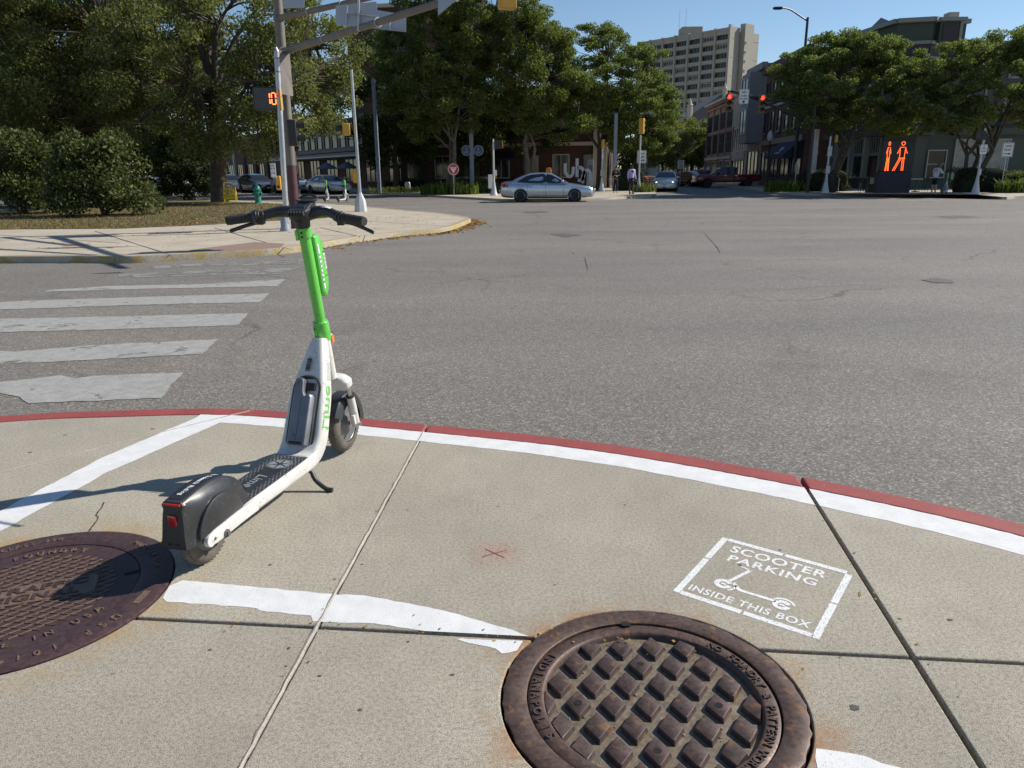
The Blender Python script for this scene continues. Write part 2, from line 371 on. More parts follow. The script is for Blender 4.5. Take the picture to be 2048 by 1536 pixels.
# sealant left in the two pale joints
def strip(path, w, z, matl, name, jit=0, seed=1, z1=None):
    rnd = random.Random(seed); P = [Vector((p[0], p[1], 0)) for p in path]; L = []; R_ = []
    for i, p in enumerate(P):
        t = (P[min(i + 1, len(P) - 1)] - P[max(0, i - 1)]).normalized(); n = Vector((-t.y, t.x, 0))
        L.append(p + n * (w / 2 + rnd.uniform(-jit, jit))); R_.append(p - n * (w / 2 + rnd.uniform(-jit, jit)))
    m = MB(); m.loft([[(a.x, a.y, z), (b.x, b.y, z)] for a, b in zip(L, R_)], False, closed=False)
    return m.build(name, matl)
def along(p, q, n, t0=0., t1=1.):
    p = Vector(p); q = Vector(q); return [p + (q - p) * (t0 + (t1 - t0) * i / n) for i in range(n + 1)]
me = MB()
for (p, q, w, off, t0, t1, sd) in ((*J1, .0095, .003, -1.2, .99, 3), (*J4, .008, 0, -2.5, .985, 4)):
    rnd = random.Random(sd); d = (Vector(q) - Vector(p)).normalized(); n = Vector((-d.y, d.x)); ring = []
    for c_ in along(p, q, 120, t0, t1):
        o_ = off + rnd.uniform(-.0015, .0015); a = c_ + n * (o_ + w / 2 + rnd.uniform(-.002, .002)); b = c_ + n * (o_ - w / 2 + rnd.uniform(-.002, .002)); h = .0012 + rnd.uniform(0, .0025)
        ring.append([(a.x, a.y, -.02), (a.x, a.y, h), (c_.x + n.x * o_, c_.y + n.y * o_, h + .0015), (b.x, b.y, h - .002), (b.x, b.y, -.02)])
    me.loft(ring, False, closed=False)
tag(me.build('joint_sealant', M['sealant']), kind='structure')

def jag(pts, step=.03, jit=.004, seed=1):
    rnd = random.Random(seed); out = []; P = [Vector(p[:2]) for p in pts]
    for i, a in enumerate(P):
        b = P[(i + 1) % len(P)]; n = max(1, int((b - a).length / step)); d = (b - a)
        nn = Vector((-d.y, d.x)).normalized() if d.length else Vector((0, 0))
        for k_ in range(n):
            out.append(tuple(a + d * (k_ / n) + nn * rnd.uniform(-jit, jit)))
    return out
def painted(name, poly, z, matl, ln=()):
    me = flat(poly, None, z, ln); return tag(obj(name, me, matl), kind='structure')
# white band that follows the kerb
wb_o = []; wb_i = []
band = [i for i, p in enumerate(KO) if p[0] > -1.86]
for i in band:
    d = (Vector(KI[i]) - Vector(KO[i])).normalized(); rnd = random.Random(i)
    a = Vector(KI[i]) + d * .004; w = .135 + .03 * min(1, max(0, (KO[i][0] + .4) / 2)) + rnd.uniform(-.004, .004)
    wb_o.append(tuple(a)); wb_i.append(tuple(a + d * w))
painted('white_line', jag(wb_o + wb_i[::-1], .03, .0025, 2), .0009, M['white_paint'], [(*J3, .017)])
d2 = [G(400, 832), G(200, 918), G(0, 1022)], [G(458, 838), G(215, 945), G(0, 1064)]
oa = [p[:2] for p in d2[0]]; ob = [p[:2] for p in d2[1]]
oa.append(tuple(Vector(oa[2]) * 2.2 - Vector(oa[0]) * 1.2)); ob.append(tuple(Vector(ob[2]) * 2.2 - Vector(ob[0]) * 1.2))
painted('white_line', jag([tuple(p) for p in oa] + [tuple(p) for p in ob][::-1], .04, .004, 5), .0016, M['white_paint'])
bandA = [(366, 1160.5), (495, 1172), (659, 1188.6), (730, 1190.5), (788, 1202), (886, 1220), (964, 1243), (1026, 1261), (1056, 1272), (1042, 1276.5), (886, 1267.5), (796, 1254), (749, 1247), (648, 1244), (624, 1243), (622, 1231), (519, 1222), (513, 1217), (413, 1209), (333, 1204), (327, 1196), (339, 1173)]
painted('white_line', jag([tuple(G(*p)[:2]) for p in bandA], .025, .003, 7), .0009, M['white_paint'], [(*J2, .016)])
bandB = [(913, 1277.5), (1046, 1282), (1034, 1302), (1003, 1308), (991, 1298), (925, 1283)]
painted('white_line', jag([tuple(G(*p)[:2]) for p in bandB], .02, .002, 8), .0009, M['white_paint'])
bandC = [(1632, 1497), (1700, 1505), (1830, 1545), (1850, 1600), (1640, 1600)]
painted('white_line', jag([tuple(G(*p)[:2]) for p in bandC], .03, .004, 9), .0009, M['white_paint'])
# red spray marks
xm = G(990, 1107); tag(MB().sheet([(xm.x + a, xm.y + b, 0.0008) for a, b in circle(.17, 24)]).build('red_spray', spray('red_spray_paint', (.56, .20, .17), xm.x, xm.y, .14, .55)), kind='structure')
m = MB()
for a in (.5, -.75):
    d = Vector((cos(a), sin(a))); n = Vector((-d.y, d.x))
    m.sheet([(xm.x + d.x * s * .05 + n.x * w * .002, xm.y + d.y * s * .05 + n.y * w * .0016, .0018) for s, w in ((-1, -1), (1, -1), (1, 1), (-1, 1))])
tag(m.build('red_mark', mat('red_marker', (.27, .075, .06), .9)), kind='structure')
cp = [G(*p) for p in ((208, 1005), (204, 1015), (193, 1030), (197, 1036), (186, 1052), (176, 1066))]
tag(strip(spline(cp, 5), .005, .0022, M['crack'], 'pavement_crack', .002), kind='structure')
rr_ = random.Random(77)
for px, py, sz in ((305, 858, .012), (1710, 1415, .016), (640, 1352, .006), (815, 1020, .006), (1250, 1010, .007), (1480, 1130, .008), (720, 1420, .006), (905, 1350, .007), (1900, 1240, .009), (420, 1300, .006), (1110, 1170, .005), (540, 1130, .007), (1560, 1100, .006), (60, 905, .012), (130, 870, .010)):
    q_ = G(px, py); tag(MB().sheet([(q_.x + sz * rr_.uniform(.6, 1.2) * cos(a), q_.y + sz * rr_.uniform(.5, .9) * sin(a), .0013) for a in np.linspace(0, 2 * pi, 11)[:-1]]).build('pavement_stain', M['gum']), kind='structure')
# stencilled parking sign on the concrete
SO, SU, SV = Vector((.529, 2.186, 0)), Vector((.38, -.274, 0)), Vector((.268, .387, 0))
SM = frame(SO, SU, SV)
m = MB(); w = .0225; Z = .0008
def band2(path, w_, m_=None):
    P = [Vector((*p, 0)) for p in path]; rows = []
    for i, p in enumerate(P):
        t = (P[min(i + 1, len(P) - 1)] - P[max(0, i - 1)]).normalized(); n = Vector((-t.y, t.x, 0)) * w_ / 2
        rows.append([(p.x + n.x, p.y + n.y, Z), (p.x - n.x, p.y - n.y, Z)])
    m.loft(rows, False, 0, SM, closed=False)
L_ = .468; g = .004
for a, b in (((w * 1.1, w / 2), (.232 - g, w / 2)), ((.232 + g, w / 2), (L_ - w * .9, w / 2)), ((w * 1.1, L_ - w / 2), (.232 - g, L_ - w / 2)), ((.232 + g, L_ - w / 2), (L_ - w * .9, L_ - w / 2)),
             ((w / 2, w * .2), (w / 2, .272)), ((w / 2, .279), (w / 2, L_ - w * .2)), ((L_ - w / 2, .0), (L_ - w / 2, .225)), ((L_ - w / 2, .232), (L_ - w / 2, L_ - w))):
    band2([a, b], w)
add_text(m, 'SCOOTER', 1, SM @ T(.227, .370, Z), bold=.022, depth=0.0, spacing=1.12, fit=(.336, .053))
add_text(m, 'PARKING', 1, SM @ T(.227, .302, Z), bold=.022, depth=0.0, spacing=1.12, fit=(.306, .048))
add_text(m, 'INSIDE THIS BOX', 1, SM @ T(.232, .041, Z), bold=.018, depth=0.0, spacing=1.1, fit=(.392, .038))
band2([(.133, .288), (.172, .281)], .008); band2([(.170, .283), (.132, .170)], .013)
band2([(.147, .168), (.178, .136), (.19, .134), (.30, .136)], .014)
for cx, r1, r0 in ((.122, .031, .014), (.322, .029, .0125)):
    cy = .143 if cx < .2 else .125
    band2([(cx + (r1 + r0) / 2 * cos(a), cy + (r1 + r0) / 2 * sin(a)) for a in np.linspace(.5, 2 * pi - .1, 30)], r1 - r0); band2([(cx - .008, cy), (cx + .010, cy)], .009)
band2([(.322 + .04 * cos(a), .122 + .042 * sin(a)) for a in np.linspace(.5, 2.5, 12)], .009)
band2([(.122 + .04 * cos(a), .143 + .04 * sin(a)) for a in np.linspace(-.9, .35, 8)], .008)
me_ = m.mesh('stencil', 0)
tag(obj('stencil_marking', me_, M['stencil_paint']), kind='structure')

# crosswalk bars on the road
def zr(pts): return [tuple(G(x, y, RZ)[:2]) for x, y in pts]
bars = [([(-160, 772), (0, 765), (120, 752), (150, 757), (200, 752), (365, 746), (322, 796), (200, 802), (60, 807), (35, 795), (0, 786), (-150, 800)], 'cross_paint'),
        ([(-200, 712), (0, 702), (30, 704), (200, 690), (438, 679), (405, 708), (150, 722), (0, 729), (-200, 742)], 'cross_paint'),
        ([(-200, 646), (0, 638), (250, 633), (498, 627), (474, 651), (200, 660), (0, 665), (-200, 672)], 'cross_paint'),
        ([(-100, 612), (30, 603), (300, 594), (540, 587), (518, 605), (250, 611), (0, 620), (-100, 625)], 'cross_paint'),
        ([(100, 580), (230, 572), (400, 569), (570, 559), (555, 573), (300, 578), (90, 584)], 'cross_paint'),
        ([(235, 549), (420, 541), (600, 535), (585, 548), (400, 551), (240, 557)], 'cross_faint'),
        ([(300, 532), (480, 524), (610, 518), (600, 528), (430, 533), (310, 538)], 'cross_faint')]
for i, (p, k_) in enumerate(bars): painted('crosswalk_stripe', jag(zr(p), .08, .012, i), RZ + .004, M[k_])
# marks further out on the road: patched utility covers, dark seams
for pts in ([(1840, 560), (1870, 557), (1910, 561), (1905, 567), (1870, 566)], [(1040, 424), (1080, 422), (1100, 425), (1060, 427)], [(1100, 468), (1130, 467), (1165, 470), (1130, 475)], [(1870, 433), (1920, 431), (1960, 434), (1900, 437)]):
    painted('road_patch', jag(zr(pts), .1, .03, 3), RZ + .006, mat('dark_patch', (.095, .085, .074), .8, var=.3))
for i, pts in enumerate(([(1408, 466), (1432, 492), (1440, 505)], [(1170, 515), (1176, 540)], [(1440, 530), (1620, 545), (1700, 543)], [(880, 420), (1100, 418), (1500, 425), (1800, 415)], [(420, 560), (520, 552), (600, 560)], [(1300, 470), (1330, 452), (1345, 430)])):
    tag(strip(spline([G(x, y, RZ) for x, y in pts], 8), .011, RZ + .008, M['road_crack'], 'road_crack', .008, i), kind='structure')
from mathutils.bvhtree import BVHTree
# ------------------------------------------------------------------ manholes
def lattice_pt(i, j): return (i * .0463, j * .0828)
mh = thing('manhole', 'rusty round iron manhole with raised diamond studs and INDIANAPOLIS lettering', 'manhole', (*C_R, 0))
rnd = random.Random(4)
outer = [(.398 + rnd.uniform(-.0045, .003)) for _ in range(120)]
fr = MB()
rings = []
for i in range(120):
    a = 2 * pi * i / 120; c, s = cos(a), sin(a)
    rings.append([(r * c, r * s, z) for r, z in ((.3335, -.03), (.3335, .001), (.3365, .0032), (.39, .004), (outer[i], .001), (outer[i], -.03))])
fr.loft(rings + [rings[0]], False); fr.build('frame', M['iron'], mh)
cv = MB()
cv.lathe([(0.0001, -.022), (.280, -.022), (.285, -.0105), (.290, -.003), (.294, -.0015), (.325, -.0015), (.3305, -.006), (.3305, -.03)], 120, caps=False)
plate = cv.build('cover', M['iron'], mh)
fl = MB(); fl.lathe([(0.0001, -.0205), (.2815, -.0205)], 96, caps=False); fl.build('cover_floor', M['iron_dirt'], plate)
st = MB(); hs = MB(); rot = T(-.012, -.021, 0) @ RZm(radians(-2.5))
for i in range(-7, 8):
    for j in range(-7, 8):
        if (i + j) % 2: continue
        x, y = lattice_pt(i, j); p = rot @ Vector((x, y, 0))
        if hypot(p.x, p.y) > .300: continue
        sh = 1.0
        b, t = .0375, .0325
        def dm(r, z):
            o_ = []
            for k_ in range(4):
                a = k_ * pi / 2; a2 = a + pi / 2
                for f_ in (.05, .95):
                    o_.append(((cos(a) * (1 - f_) + cos(a2) * f_) * r, (sin(a) * (1 - f_) + sin(a2) * f_) * r * 1.5, z))
            return o_
        jit = rnd.uniform(-.002, .002)
        ring_ = [dm(b, -.021), dm(t, -.0075 + jit * .4), dm(t * .93, -.0063 + jit * .4)]
        ring_ = [[(lambda q: (q if hypot(q.x, q.y) < .2845 else q * (.2845 / hypot(q.x, q.y)) + Vector((0, 0, q.z - q.z * .2845 / hypot(q.x, q.y)))))(rot @ Vector((vx + x, vy + y, vz))) for vx, vy, vz in r_] for r_ in ring_]
        st.loft(ring_, True)
        if (i, j) in ((0, 2), (0, -2), (4, 0), (-4, 0)):
            hs.prism(circle(.0105, 20), -.012, -.0055, rot @ T(x, y, 0))
st.build('stud_pattern', M['iron_stud'], plate, smooth=30, bevel=.0012)
hs.build('pick_hole', M['hole'], plate)
tx = MB(); ring_text(tx, 'INDIANAPOLIS', .3095, radians(176), .033, -.001, Matrix(), out=False, step=radians(5.6), cw=False, bold=.01, depth=.007); tx.build('raised_lettering', M['iron_letter'], plate, smooth=0)
tx = MB(); ring_text(tx, 'NO FOUNDRY & PATTERN WORKS', .3095, radians(-7), .031, -.001, Matrix(), out=True, step=radians(4.15), bold=.01, depth=.007); tx.build('raised_lettering', M['iron_letter'], plate, smooth=0)
nt_ = MB(); nt_.prism(circle(.016, 20), -.01, .0053, T(-.02, .325, 0) @ SC(1, .75, 1)); nt_.build('lift_slot', M['hole'], mh)
# debris in the cover
db = MB()
for i in range(60):
    a = rnd.uniform(0, 2 * pi); r = .278 * sqrt(rnd.random()); s = rnd.choice((.0015, .002, .002, .003, .005))
    db.lathe([(.0001, -s * .6), (s, -s * .2), (s * .8, s * .4), (.0001, s * .7)], 6, T(r * cos(a), r * sin(a), -.0195) @ RZm(rnd.uniform(0, 6)) @ SC(1, rnd.uniform(.4, 1), 1), caps=False)
tag(db.build('grit', mat('grit', (.20, .16, .11), .9, var=.5, scale=90), mh), kind='stuff')

ml = thing('manhole', 'smooth brown iron manhole with thin lattice ridges, marked TRAFFIC SIGNAL, behind the scooter', 'manhole', (*C_L, 0))
fr = MB(); fr.lathe([(.346, -.03), (.346, .002), (.349, .0035), (.447, .0045), (.453, .001), (.453, -.03)], 140, caps=False); fo = fr.build('frame', M['iron_left'], ml)
cv = MB(); cv.lathe([(.0001, -.001), (.30, -.001), (.331, .0), (.3425, .0005), (.3435, -.03)], 140, caps=False); plate = cv.build('cover', M['iron_left'], ml)
AL = radians(20); lt = MB()
for sgn in (1, -1):
    a = AL + sgn * radians(28); d = Vector((cos(a), sin(a))); n = Vector((-d.y, d.x))
    for k_ in range(-9, 10):
        off = k_ * .0300
        R2 = .268
        if abs(off) >= R2 - .02: continue
        h = sqrt(R2 * R2 - off * off)
        p = n * off - d * h; q = n * off + d * h
        lt.loft([[(c_.x + n.x * w_, c_.y + n.y * w_, z_) for w_, z_ in ((.0016, -.001), (.0008, .0024 if sgn > 0 else .002), (-.0008, .0024 if sgn > 0 else .002), (-.0016, -.001))] for c_ in (p, q)], False, closed=False)
lt.build('lattice_pattern', M['iron_ridge'], plate, smooth=0)
pq = MB(); pq.prism(rrect(.38, .125, .02), -.002, .0031, RZm(AL) @ T(.02, 0, 0)); pl = pq.build('name_panel', M['iron_ridge'], plate)
tx = MB(); PM = RZm(AL) @ T(.035, 0, 0)
add_text(tx, 'TRAFFIC', 1, PM @ T(0, .008, .0045), bold=.03, depth=.003, spacing=1.1, fit=(.29, .042))
add_text(tx, 'SIGNAL', 1, PM @ T(0, -.05, .0045), bold=.03, depth=.003, spacing=1.1, fit=(.25, .042))
tx.build('raised_lettering', M['iron_left'], pl, smooth=0)
def ang(px, py): g_ = G(px, py); return atan2(g_.y - C_L[1], g_.x - C_L[0])
I4 = Matrix()
tx = MB(); ring_text(tx, 'AASHTO M306 CLASS 35B', .402, ang(-30, 1105), .030, .0045, I4, bold=.015, depth=.005); tx.build('raised_lettering', M['iron_ridge'], fo, smooth=0)
tx = MB(); ring_text(tx, 'MADE IN USA', .402, ang(292, 1110), .030, .0045, I4, bold=.015, depth=.005); tx.build('raised_lettering', M['iron_ridge'], fo, smooth=0)
tx = MB(); ring_text(tx, 'USF 1014', .402, ang(128, 1290), .038, .0045, I4, bold=.015, depth=.005, step=radians(6.6)); tx.build('raised_lettering', M['iron_ridge'], fo, smooth=0)
tx = MB(); tx.prism(rrect(.075, .022, .004), .003, .0058, T(.402 * cos(ang(272, 1196)), .402 * sin(ang(272, 1196)), 0) @ RZm(ang(272, 1196) + pi / 2))
tx.build('date_plate', M['iron_ridge'], fo, smooth=0)
tx = MB()
ring_text(tx, 'US FOUNDRY', .305, ang(70, 1105), .034, .0012, I4, bold=.015, depth=.005, step=radians(7.2)); tx.build('raised_lettering', M['iron_ridge'], plate, smooth=0)
tx = MB(); ring_text(tx, 'MADE IN USA', .305, ang(70, 1280), .034, .0012, I4, out=False, cw=False, bold=.015, depth=.005, step=radians(7.2))
tx.build('raised_lettering', M['iron_ridge'], plate, smooth=0)
ph = MB(); a_ = ang(270, 1144); ph.prism(rrect(.05, .018, .008), -.01, .0012, T(.318 * cos(a_), .318 * sin(a_), 0) @ RZm(a_)); ph.build('lift_slot', M['hole'], plate)

# ------------------------------------------------------------------ scooter
M['s_white'] = mat('scooter_white', (.60, .585, .55), .42, var=.10, scale=7, coat=.15, scratch=((.20, .185, .165), 32))
M['s_green'] = mat('scooter_green', (.115, .50, .065), .28, var=.08, scale=6, coat=.5, scratch=((.03, .2, .02), 60))
M['s_black'] = mat('scooter_black_plastic', (.022, .022, .024), .42, var=.25, scale=14)
M['s_rubber'] = mat('rubber', (.028, .027, .026), .75, var=.25, scale=30, bump=.2)
M['s_tyre'] = mat('dusty_tyre', (.105, .092, .074), .85, var=.35, scale=18, bump=.25)
M['s_grey'] = mat('fender_grey', (.030, .030, .032), .33, var=.35, scale=6, coat=.1, scratch=((.085, .085, .085), 60))
M['s_batt'] = mat('battery_grey', (.20, .205, .215), .45, metal=.55, var=.2, scale=9, scratch=((.09, .09, .095), 16))
M['s_silver'] = mat('fork_silver', (.55, .55, .56), .25, metal=1)
M['s_hub'] = mat('hub_grey', (.16, .16, .165), .42, metal=.4, var=.25, scale=9)
M['s_mat'] = mat('deck_rubber', (.018, .019, .022), .62, var=.3, scale=20)
M['s_hex'] = mat('deck_hex_ridge', (.14, .145, .155), .55, var=.3, scale=20)
M['s_logo'] = mat('worn_logo_grey', (.22, .24, .24), .55, var=.35, scale=40)
M['s_orange'] = mat('amber_reflector', (.75, .20, .01), .15, coat=1)
M['s_red'] = mat('red_lens', (.35, .008, .012), .12, coat=1)
M['s_redstrip'] = mat('red_strip', (.65, .03, .015), .3, coat=.6)
M['s_label'] = mat('label_white', (.72, .74, .74), .5)
M['s_ink'] = mat('printed_black', (.03, .03, .03), .6)
M['s_logogreen'] = mat('printed_green', (.15, .43, .10), .45)
RW, FW = G(400, 1133), G(690, 905)
HD = (FW - RW).normalized(); SC_RZ = atan2(HD.y, HD.x)
RAKE = math.asin(.187); STEER = radians(0)
def make_scooter(label, group=None):
    s = thing('electric_scooter', label, 'scooter', (0, 0, 0), 0, group)
    # --- frame: deck and neck in one loft
    stn = [(.15, .137, .162, .046), (.22, .135, .176, .056), (.40, .135, .182, .060), (.60, .135, .185, .062), (.70, .141, .188, .068), (.755, .168, .191, .080), (.797, .218, .190, .088),
           (.833, .30, .182, .092), (.877, .385, .168, .094), (.925, .475, .132, .090), (.965, .55, .095, .082), (.993, .605, .066, .072), (1.0, .625, .058, .064)]
    sp = spline([(x, 0, z) for x, z, _, _ in stn], 5); ww = spline([(w, h, 0) for _, _, w, h in stn], 5); rings = []
    for i, p in enumerate(sp):
        t = (sp[min(i + 1, len(sp) - 1)] - sp[max(i - 1, 0)]).normalized(); n = Vector((-t.z, 0, t.x)); w, h = ww[i].x, ww[i].y
        r = min(.020, h * .32)
        rings.append([p + Vector((0, a, 0)) + n * b for a, b in rrect(w, h, r, 4)])
    m = MB(); m.loft(rings)
    m.tube([(1.0, 0, .60), (1.03, 0, .60)], [.030, .026], 16)
    frm = m.build('frame', M['s_white'], s)
    m = MB()
    for sg in (-1, 1):
        pts = spline([(.26, sg * .081, .135), (.14, sg * .083, .136), (.06, sg * .082, .132), (-.03, sg * .080, .128)], 5)
        m.loft([[p + Vector((0, a, b)) for a, b in rrect(.017, .052 if i < len(pts) - 2 else .046, .007)] for i, p in enumerate(pts)])
        m.tube([(-.03, sg * .0715, .128), (-.03, sg * .0885, .128)], .0228, 20)
    m.build('rear_arm', M['s_white'], s, bevel=.002)
    m = MB()
    for sg in (-1, 1):
        m.tube([(.05, sg * .083, .118), (.05, sg * .096, .118)], [.017, .015], 8); m.tube([(.05, sg * .094, .118), (.05, sg * .103, .118)], .008, 12)
        m.tube([(-.012, sg * .087, .128), (-.012, sg * .0905, .128)], .006, 10)
    m.build('axle_nut', M['s_hub'], s)
    # --- deck mat
    m = MB(); m.prism(rrect(.470, .154, .012), .1655, .1695, T(.445, 0, 0)); mt = m.build('deck_mat', M['s_mat'], s, bevel=.0012)
    m = MB(); hx = .0165
    for i in range(-16, 17):
        for j in range(-7, 8):
            x = i * hx * .90; y = (j + (.5 if i % 2 else 0)) * hx * 1.03
            if abs(y) > .071 or abs(x) > .225: continue
            inner = abs(y) < .045 and -.165 < x < .10 or hypot(x - .125, y) < .056 and abs(y) < .056
            if inner: continue
            o_ = [(x + hx * .55 * cos(q), y + hx * .55 * sin(q)) for q in [pi / 3 * k_ for k_ in range(6)]]; i_ = [(x + (a - x) * .78, y + (b - y) * .78) for a, b in o_]
            m.loft([[(*a, .169) for a in o_], [(x + (a - x) * .94, y + (b - y) * .94, .1712) for a, b in o_], [(*a, .1709) for a in i_], [(*a, .169) for a in i_]], False, 0, T(.445, 0, 0))
    m.build('tread_pattern', M['s_hex'], mt, smooth=0)
    m = MB(); LM = T(.385, 0, .170) @ RZm(pi)
    add_text(m, 'Lime', 1, LM @ T(0, -.024, 0), bold=.012, depth=.0, fit=(.125, .046), shear=.2)
    cxx = .445 + .125
    for r0, r1 in ((.047, .051),):
        m.loft([[(cxx + r * cos(q), r * sin(q), .1705) for r in (r0, r1)] for q in np.linspace(0, 2 * pi, 49)], False, closed=False)
    for k_ in range(6):
        a0 = k_ * pi / 3 + .08; a1 = (k_ + 1) * pi / 3 - .08
        m.sheet([(cxx + .009 * cos((a0 + a1) / 2), .009 * sin((a0 + a1) / 2), .1705)] + [(cxx + .044 * cos(q), .044 * sin(q), .1705) for q in np.linspace(a0, a1, 8)])
    m.build('worn_logo', M['s_logo'], mt, smooth=0)
    # --- battery in the neck
    def nk(u, v, d):  # u along the neck rear face 0..1, v lateral, d outward
        a = Vector((.735, 0, .185)); b = Vector((.872, 0, .470)); t = (b - a).normalized(); n = Vector((-t.z, 0, t.x))
        return a + (b - a) * u + n * d + Vector((0, v, 0))
    nd = (nk(1, 0, 0) - nk(0, 0, 0)); NL = nd.length; NM = frame(nk(0, 0, 0), (0, -1, 0), nd)  # local: x right, y up the neck, z outward(back)
    m = MB(); gp = rrect(.136, .352, .060, 7)
    gi = rrect(.120, .336, .053, 7)
    m.loft([[(x, y + .148, -.03) for x, y in gp], [(x, y + .148, .008) for x, y in gp], [(x, y + .148, .011) for x, y in gi], [(x, y + .148, .002) for x, y in gi], [(x * .9, y + .148, .002) for x, y in gi]], True, 0, NM)
    gk = m.build('battery_gasket', M['s_rubber'], s)
    m = MB(); pr = [(-.043, .0), (.043, .0), (.043, .210), (.036, .224), (.022, .226), (.012, .214), (.002, .236), (-.002, .285), (-.014, .294), (-.034, .294), (-.040, .285), (-.043, .24)]
    pr = [(x * 1.14, y * 1.03 + .006) for x, y in pr]; m.loft([[(x, y, -.01) for x, y in pr], [(x, y, .030) for x, y in pr], [(x * .84, .006 + (y - .006) * .985, .044) for x, y in pr]], True, 0, NM)
    bt = m.build('battery', M['s_batt'], s, bevel=.003, smooth=30)
    m = MB(); m.box((.012, .272, .012), (.062, .034, .012), NM); m.box((0, .016, .0445), (.062, .012, .003), NM); m.box((.0, .12, .0443), (.0015, .19, .001), NM)
    m.build('battery_handle', M['s_rubber'], bt, bevel=.003)
    # --- barcode and printed lines
    m = MB(); rr = random.Random(2); y = 0
    BM = frame((.917 - .045 * .86 - .004, .0, .50), (0, -1, 0), (.058, 0, .092))
    BM = T(0, 0, 0) @ BM
    while y < .062:
        h = rr.choice((.0015, .0022, .0035)); m.box((-.008, y, .0), (.022, h, .002), BM); y += h + rr.choice((.0012, .002))
    m.build('barcode', M['s_ink'], s, smooth=0)
    bvh = BVHTree.FromPolygons([v.co[:] for v in frm.data.vertices], [p.vertices[:] for p in frm.data.polygons])
    def wrap(mb_, sg):
        out = []
        for v in mb_.v:
            h = bvh.ray_cast(Vector((v[0], sg * .5, v[2])), Vector((0, -sg, 0)))
            out.append((v[0], h[0].y + sg * .0012, v[2]) if h[0] else (v[0], sg * .06, v[2]))
        mb_.v = out
    t = Vector((.50, 0, .866)).normalized()
    for sg in (-1, 1):
        g_ = MB(); upv = Vector((-t.z, 0, t.x)) * (-sg * -1) if sg < 0 else Vector((t.z, 0, -t.x))
        add_text(g_, 'Lime', 1, frame(Vector((.855, sg * .1, .335)) - upv * .028, t, upv), bold=.014, depth=0, fit=(.205, .060), shear=.15); wrap(g_, sg)
        g_.build('side_logo', M['s_logogreen'], s, smooth=0)
        m = MB()
        for q, ln_ in enumerate(('MAX LOAD 220 LBS', 'NO RIDING ON SIDEWALK', 'HELMET RECOMMENDED', 'RIDER MUST BE 18')):
            add_text(m, ln_, 1, frame(Vector((.936, sg * .1, .488)) + upv * (.018 - q * .011), t, upv), depth=0.0, fit=(.085 + .004 * q, .0055))
        wrap(m, sg); m.build('printed_notice', M['s_ink'], s, smooth=0)
    # --- rear fender
    tops = [(.238, .162), (.237, .195), (.226, .232), (.200, .265), (.158, .290), (.105, .303), (.055, .307), (.005, .305), (-.045, .300), (-.085, .294)]
    top = spline([(x, 0, z) for x, z in tops], 3); rings = []
    for p in top:
        x, zt = p.x, p.z; zb = .148 if x > .0 else max(.128, .148 - (-x) * 1.1); f_ = min(1, max(0, (.232 - x) / .10)); hw = .033 + .014 * (1 - f_); e_ = max(0, min(1, (-x) / .085)); nr = 1 - .36 * e_ * e_
        h = zt - zb; r_ = []
        prof = [(hw, 0), (hw + .004, .004), (hw + .011, .07), ((.054 + .004 * f_) * nr, .17), ((.061 + .003 * f_) * nr, .30), (.068 * nr, .48), (.0725 * nr, .75), (.075 * (nr + .05 * e_), 1)]
        for yy, u in [(-a, b) for a, b in prof[::-1]] + prof:
            z = zt - (u * h if u > .05 else u); xr = x - (max(0, min(1, (-x) / .085)) ** 2) * .030 * (zt - z) / .22
            r_.append((xr, yy, z))
        rings.append(r_)
    m = MB(); m.loft(rings, False, closed=False); fd = m.build('rear_fender', M['s_grey'], s, smooth=50)
    for sg in (-1, 1):
        m = MB(); arc = [(.06 + .128 * cos(a_), .142 + .122 * sin(a_)) for a_ in np.linspace(.12, pi - .05, 22)]
        m.loft([[(x, sg * y, z) for x, z in pts_] for y, pts_ in ((.050, arc), (.0735, arc), (.0790, [(.06 + (x - .06) * .91, .142 + (z - .142) * .91) for x, z in arc]))], True); m.build('arch_panel', M['s_grey'], fd, bevel=.002)
    m = MB(); q = rings[-1]; q2 = [(x - .007, y * .97, z) for x, y, z in q]; m.loft([[(x + .002, y, z) for x, y, z in q], q2], True); rp = m.build('rear_plate', M['s_black'], fd, bevel=.002)
    m = MB(); m.box((-.0945, 0, .285), (.007, .066, .008)); m.build('reflector_strip', M['s_redstrip'], fd, bevel=.001)
    m = MB(); m.loft([[(x_, y, z) for y, z in rrect(.034 * k_, .044 * k_, .006)] for x_, k_ in ((-.090, 1), (-.104, 1), (-.107, .8))], True, 0, T(0, 0, .240) @ RY(-.12)); m.build('tail_light', M['s_red'], fd)
    m = MB()
    for yy in (-.016, .016): m.tube([(-.112, yy, .145), (-.119, yy, .145)], .004, 8)
    m.build('plate_screw', M['s_rubber'], fd)
    m = MB(); sl_ = spline([(x, 0, z + .0012) for x, z in tops[2:]], 8); band_ = [p for p in sl_ if -.078 < p.x < .16]
    m.loft([[(p.x, y, p.z) for y in (-.024, .024)] for p in band_], False, closed=False)
    fs_ = m.build('warning_label', M['s_black'], fd)
    m = MB(); body = 'No Sidewalk Riding'; L = [0]
    for a, b in zip(band_, band_[1:]): L.append(L[-1] + (b - a).length)
    stp = (L[-1] - .03) / len(body)
    for i, ch in enumerate(body):
        if ch == ' ': continue
        d_ = .012 + i * stp; k_ = max(j for j in range(len(L)) if L[j] <= d_); k_ = min(k_, len(band_) - 2); t = (band_[k_ + 1] - band_[k_]).normalized()
        p = band_[k_] + t * (d_ - L[k_]); add_text(m, ch, .024, frame(p + Vector((0, .008, .001)), t, (0, -1, 0)), bold=.02, depth=.0)
    m.build('warning_lettering', M['s_label'], fs_, smooth=0)
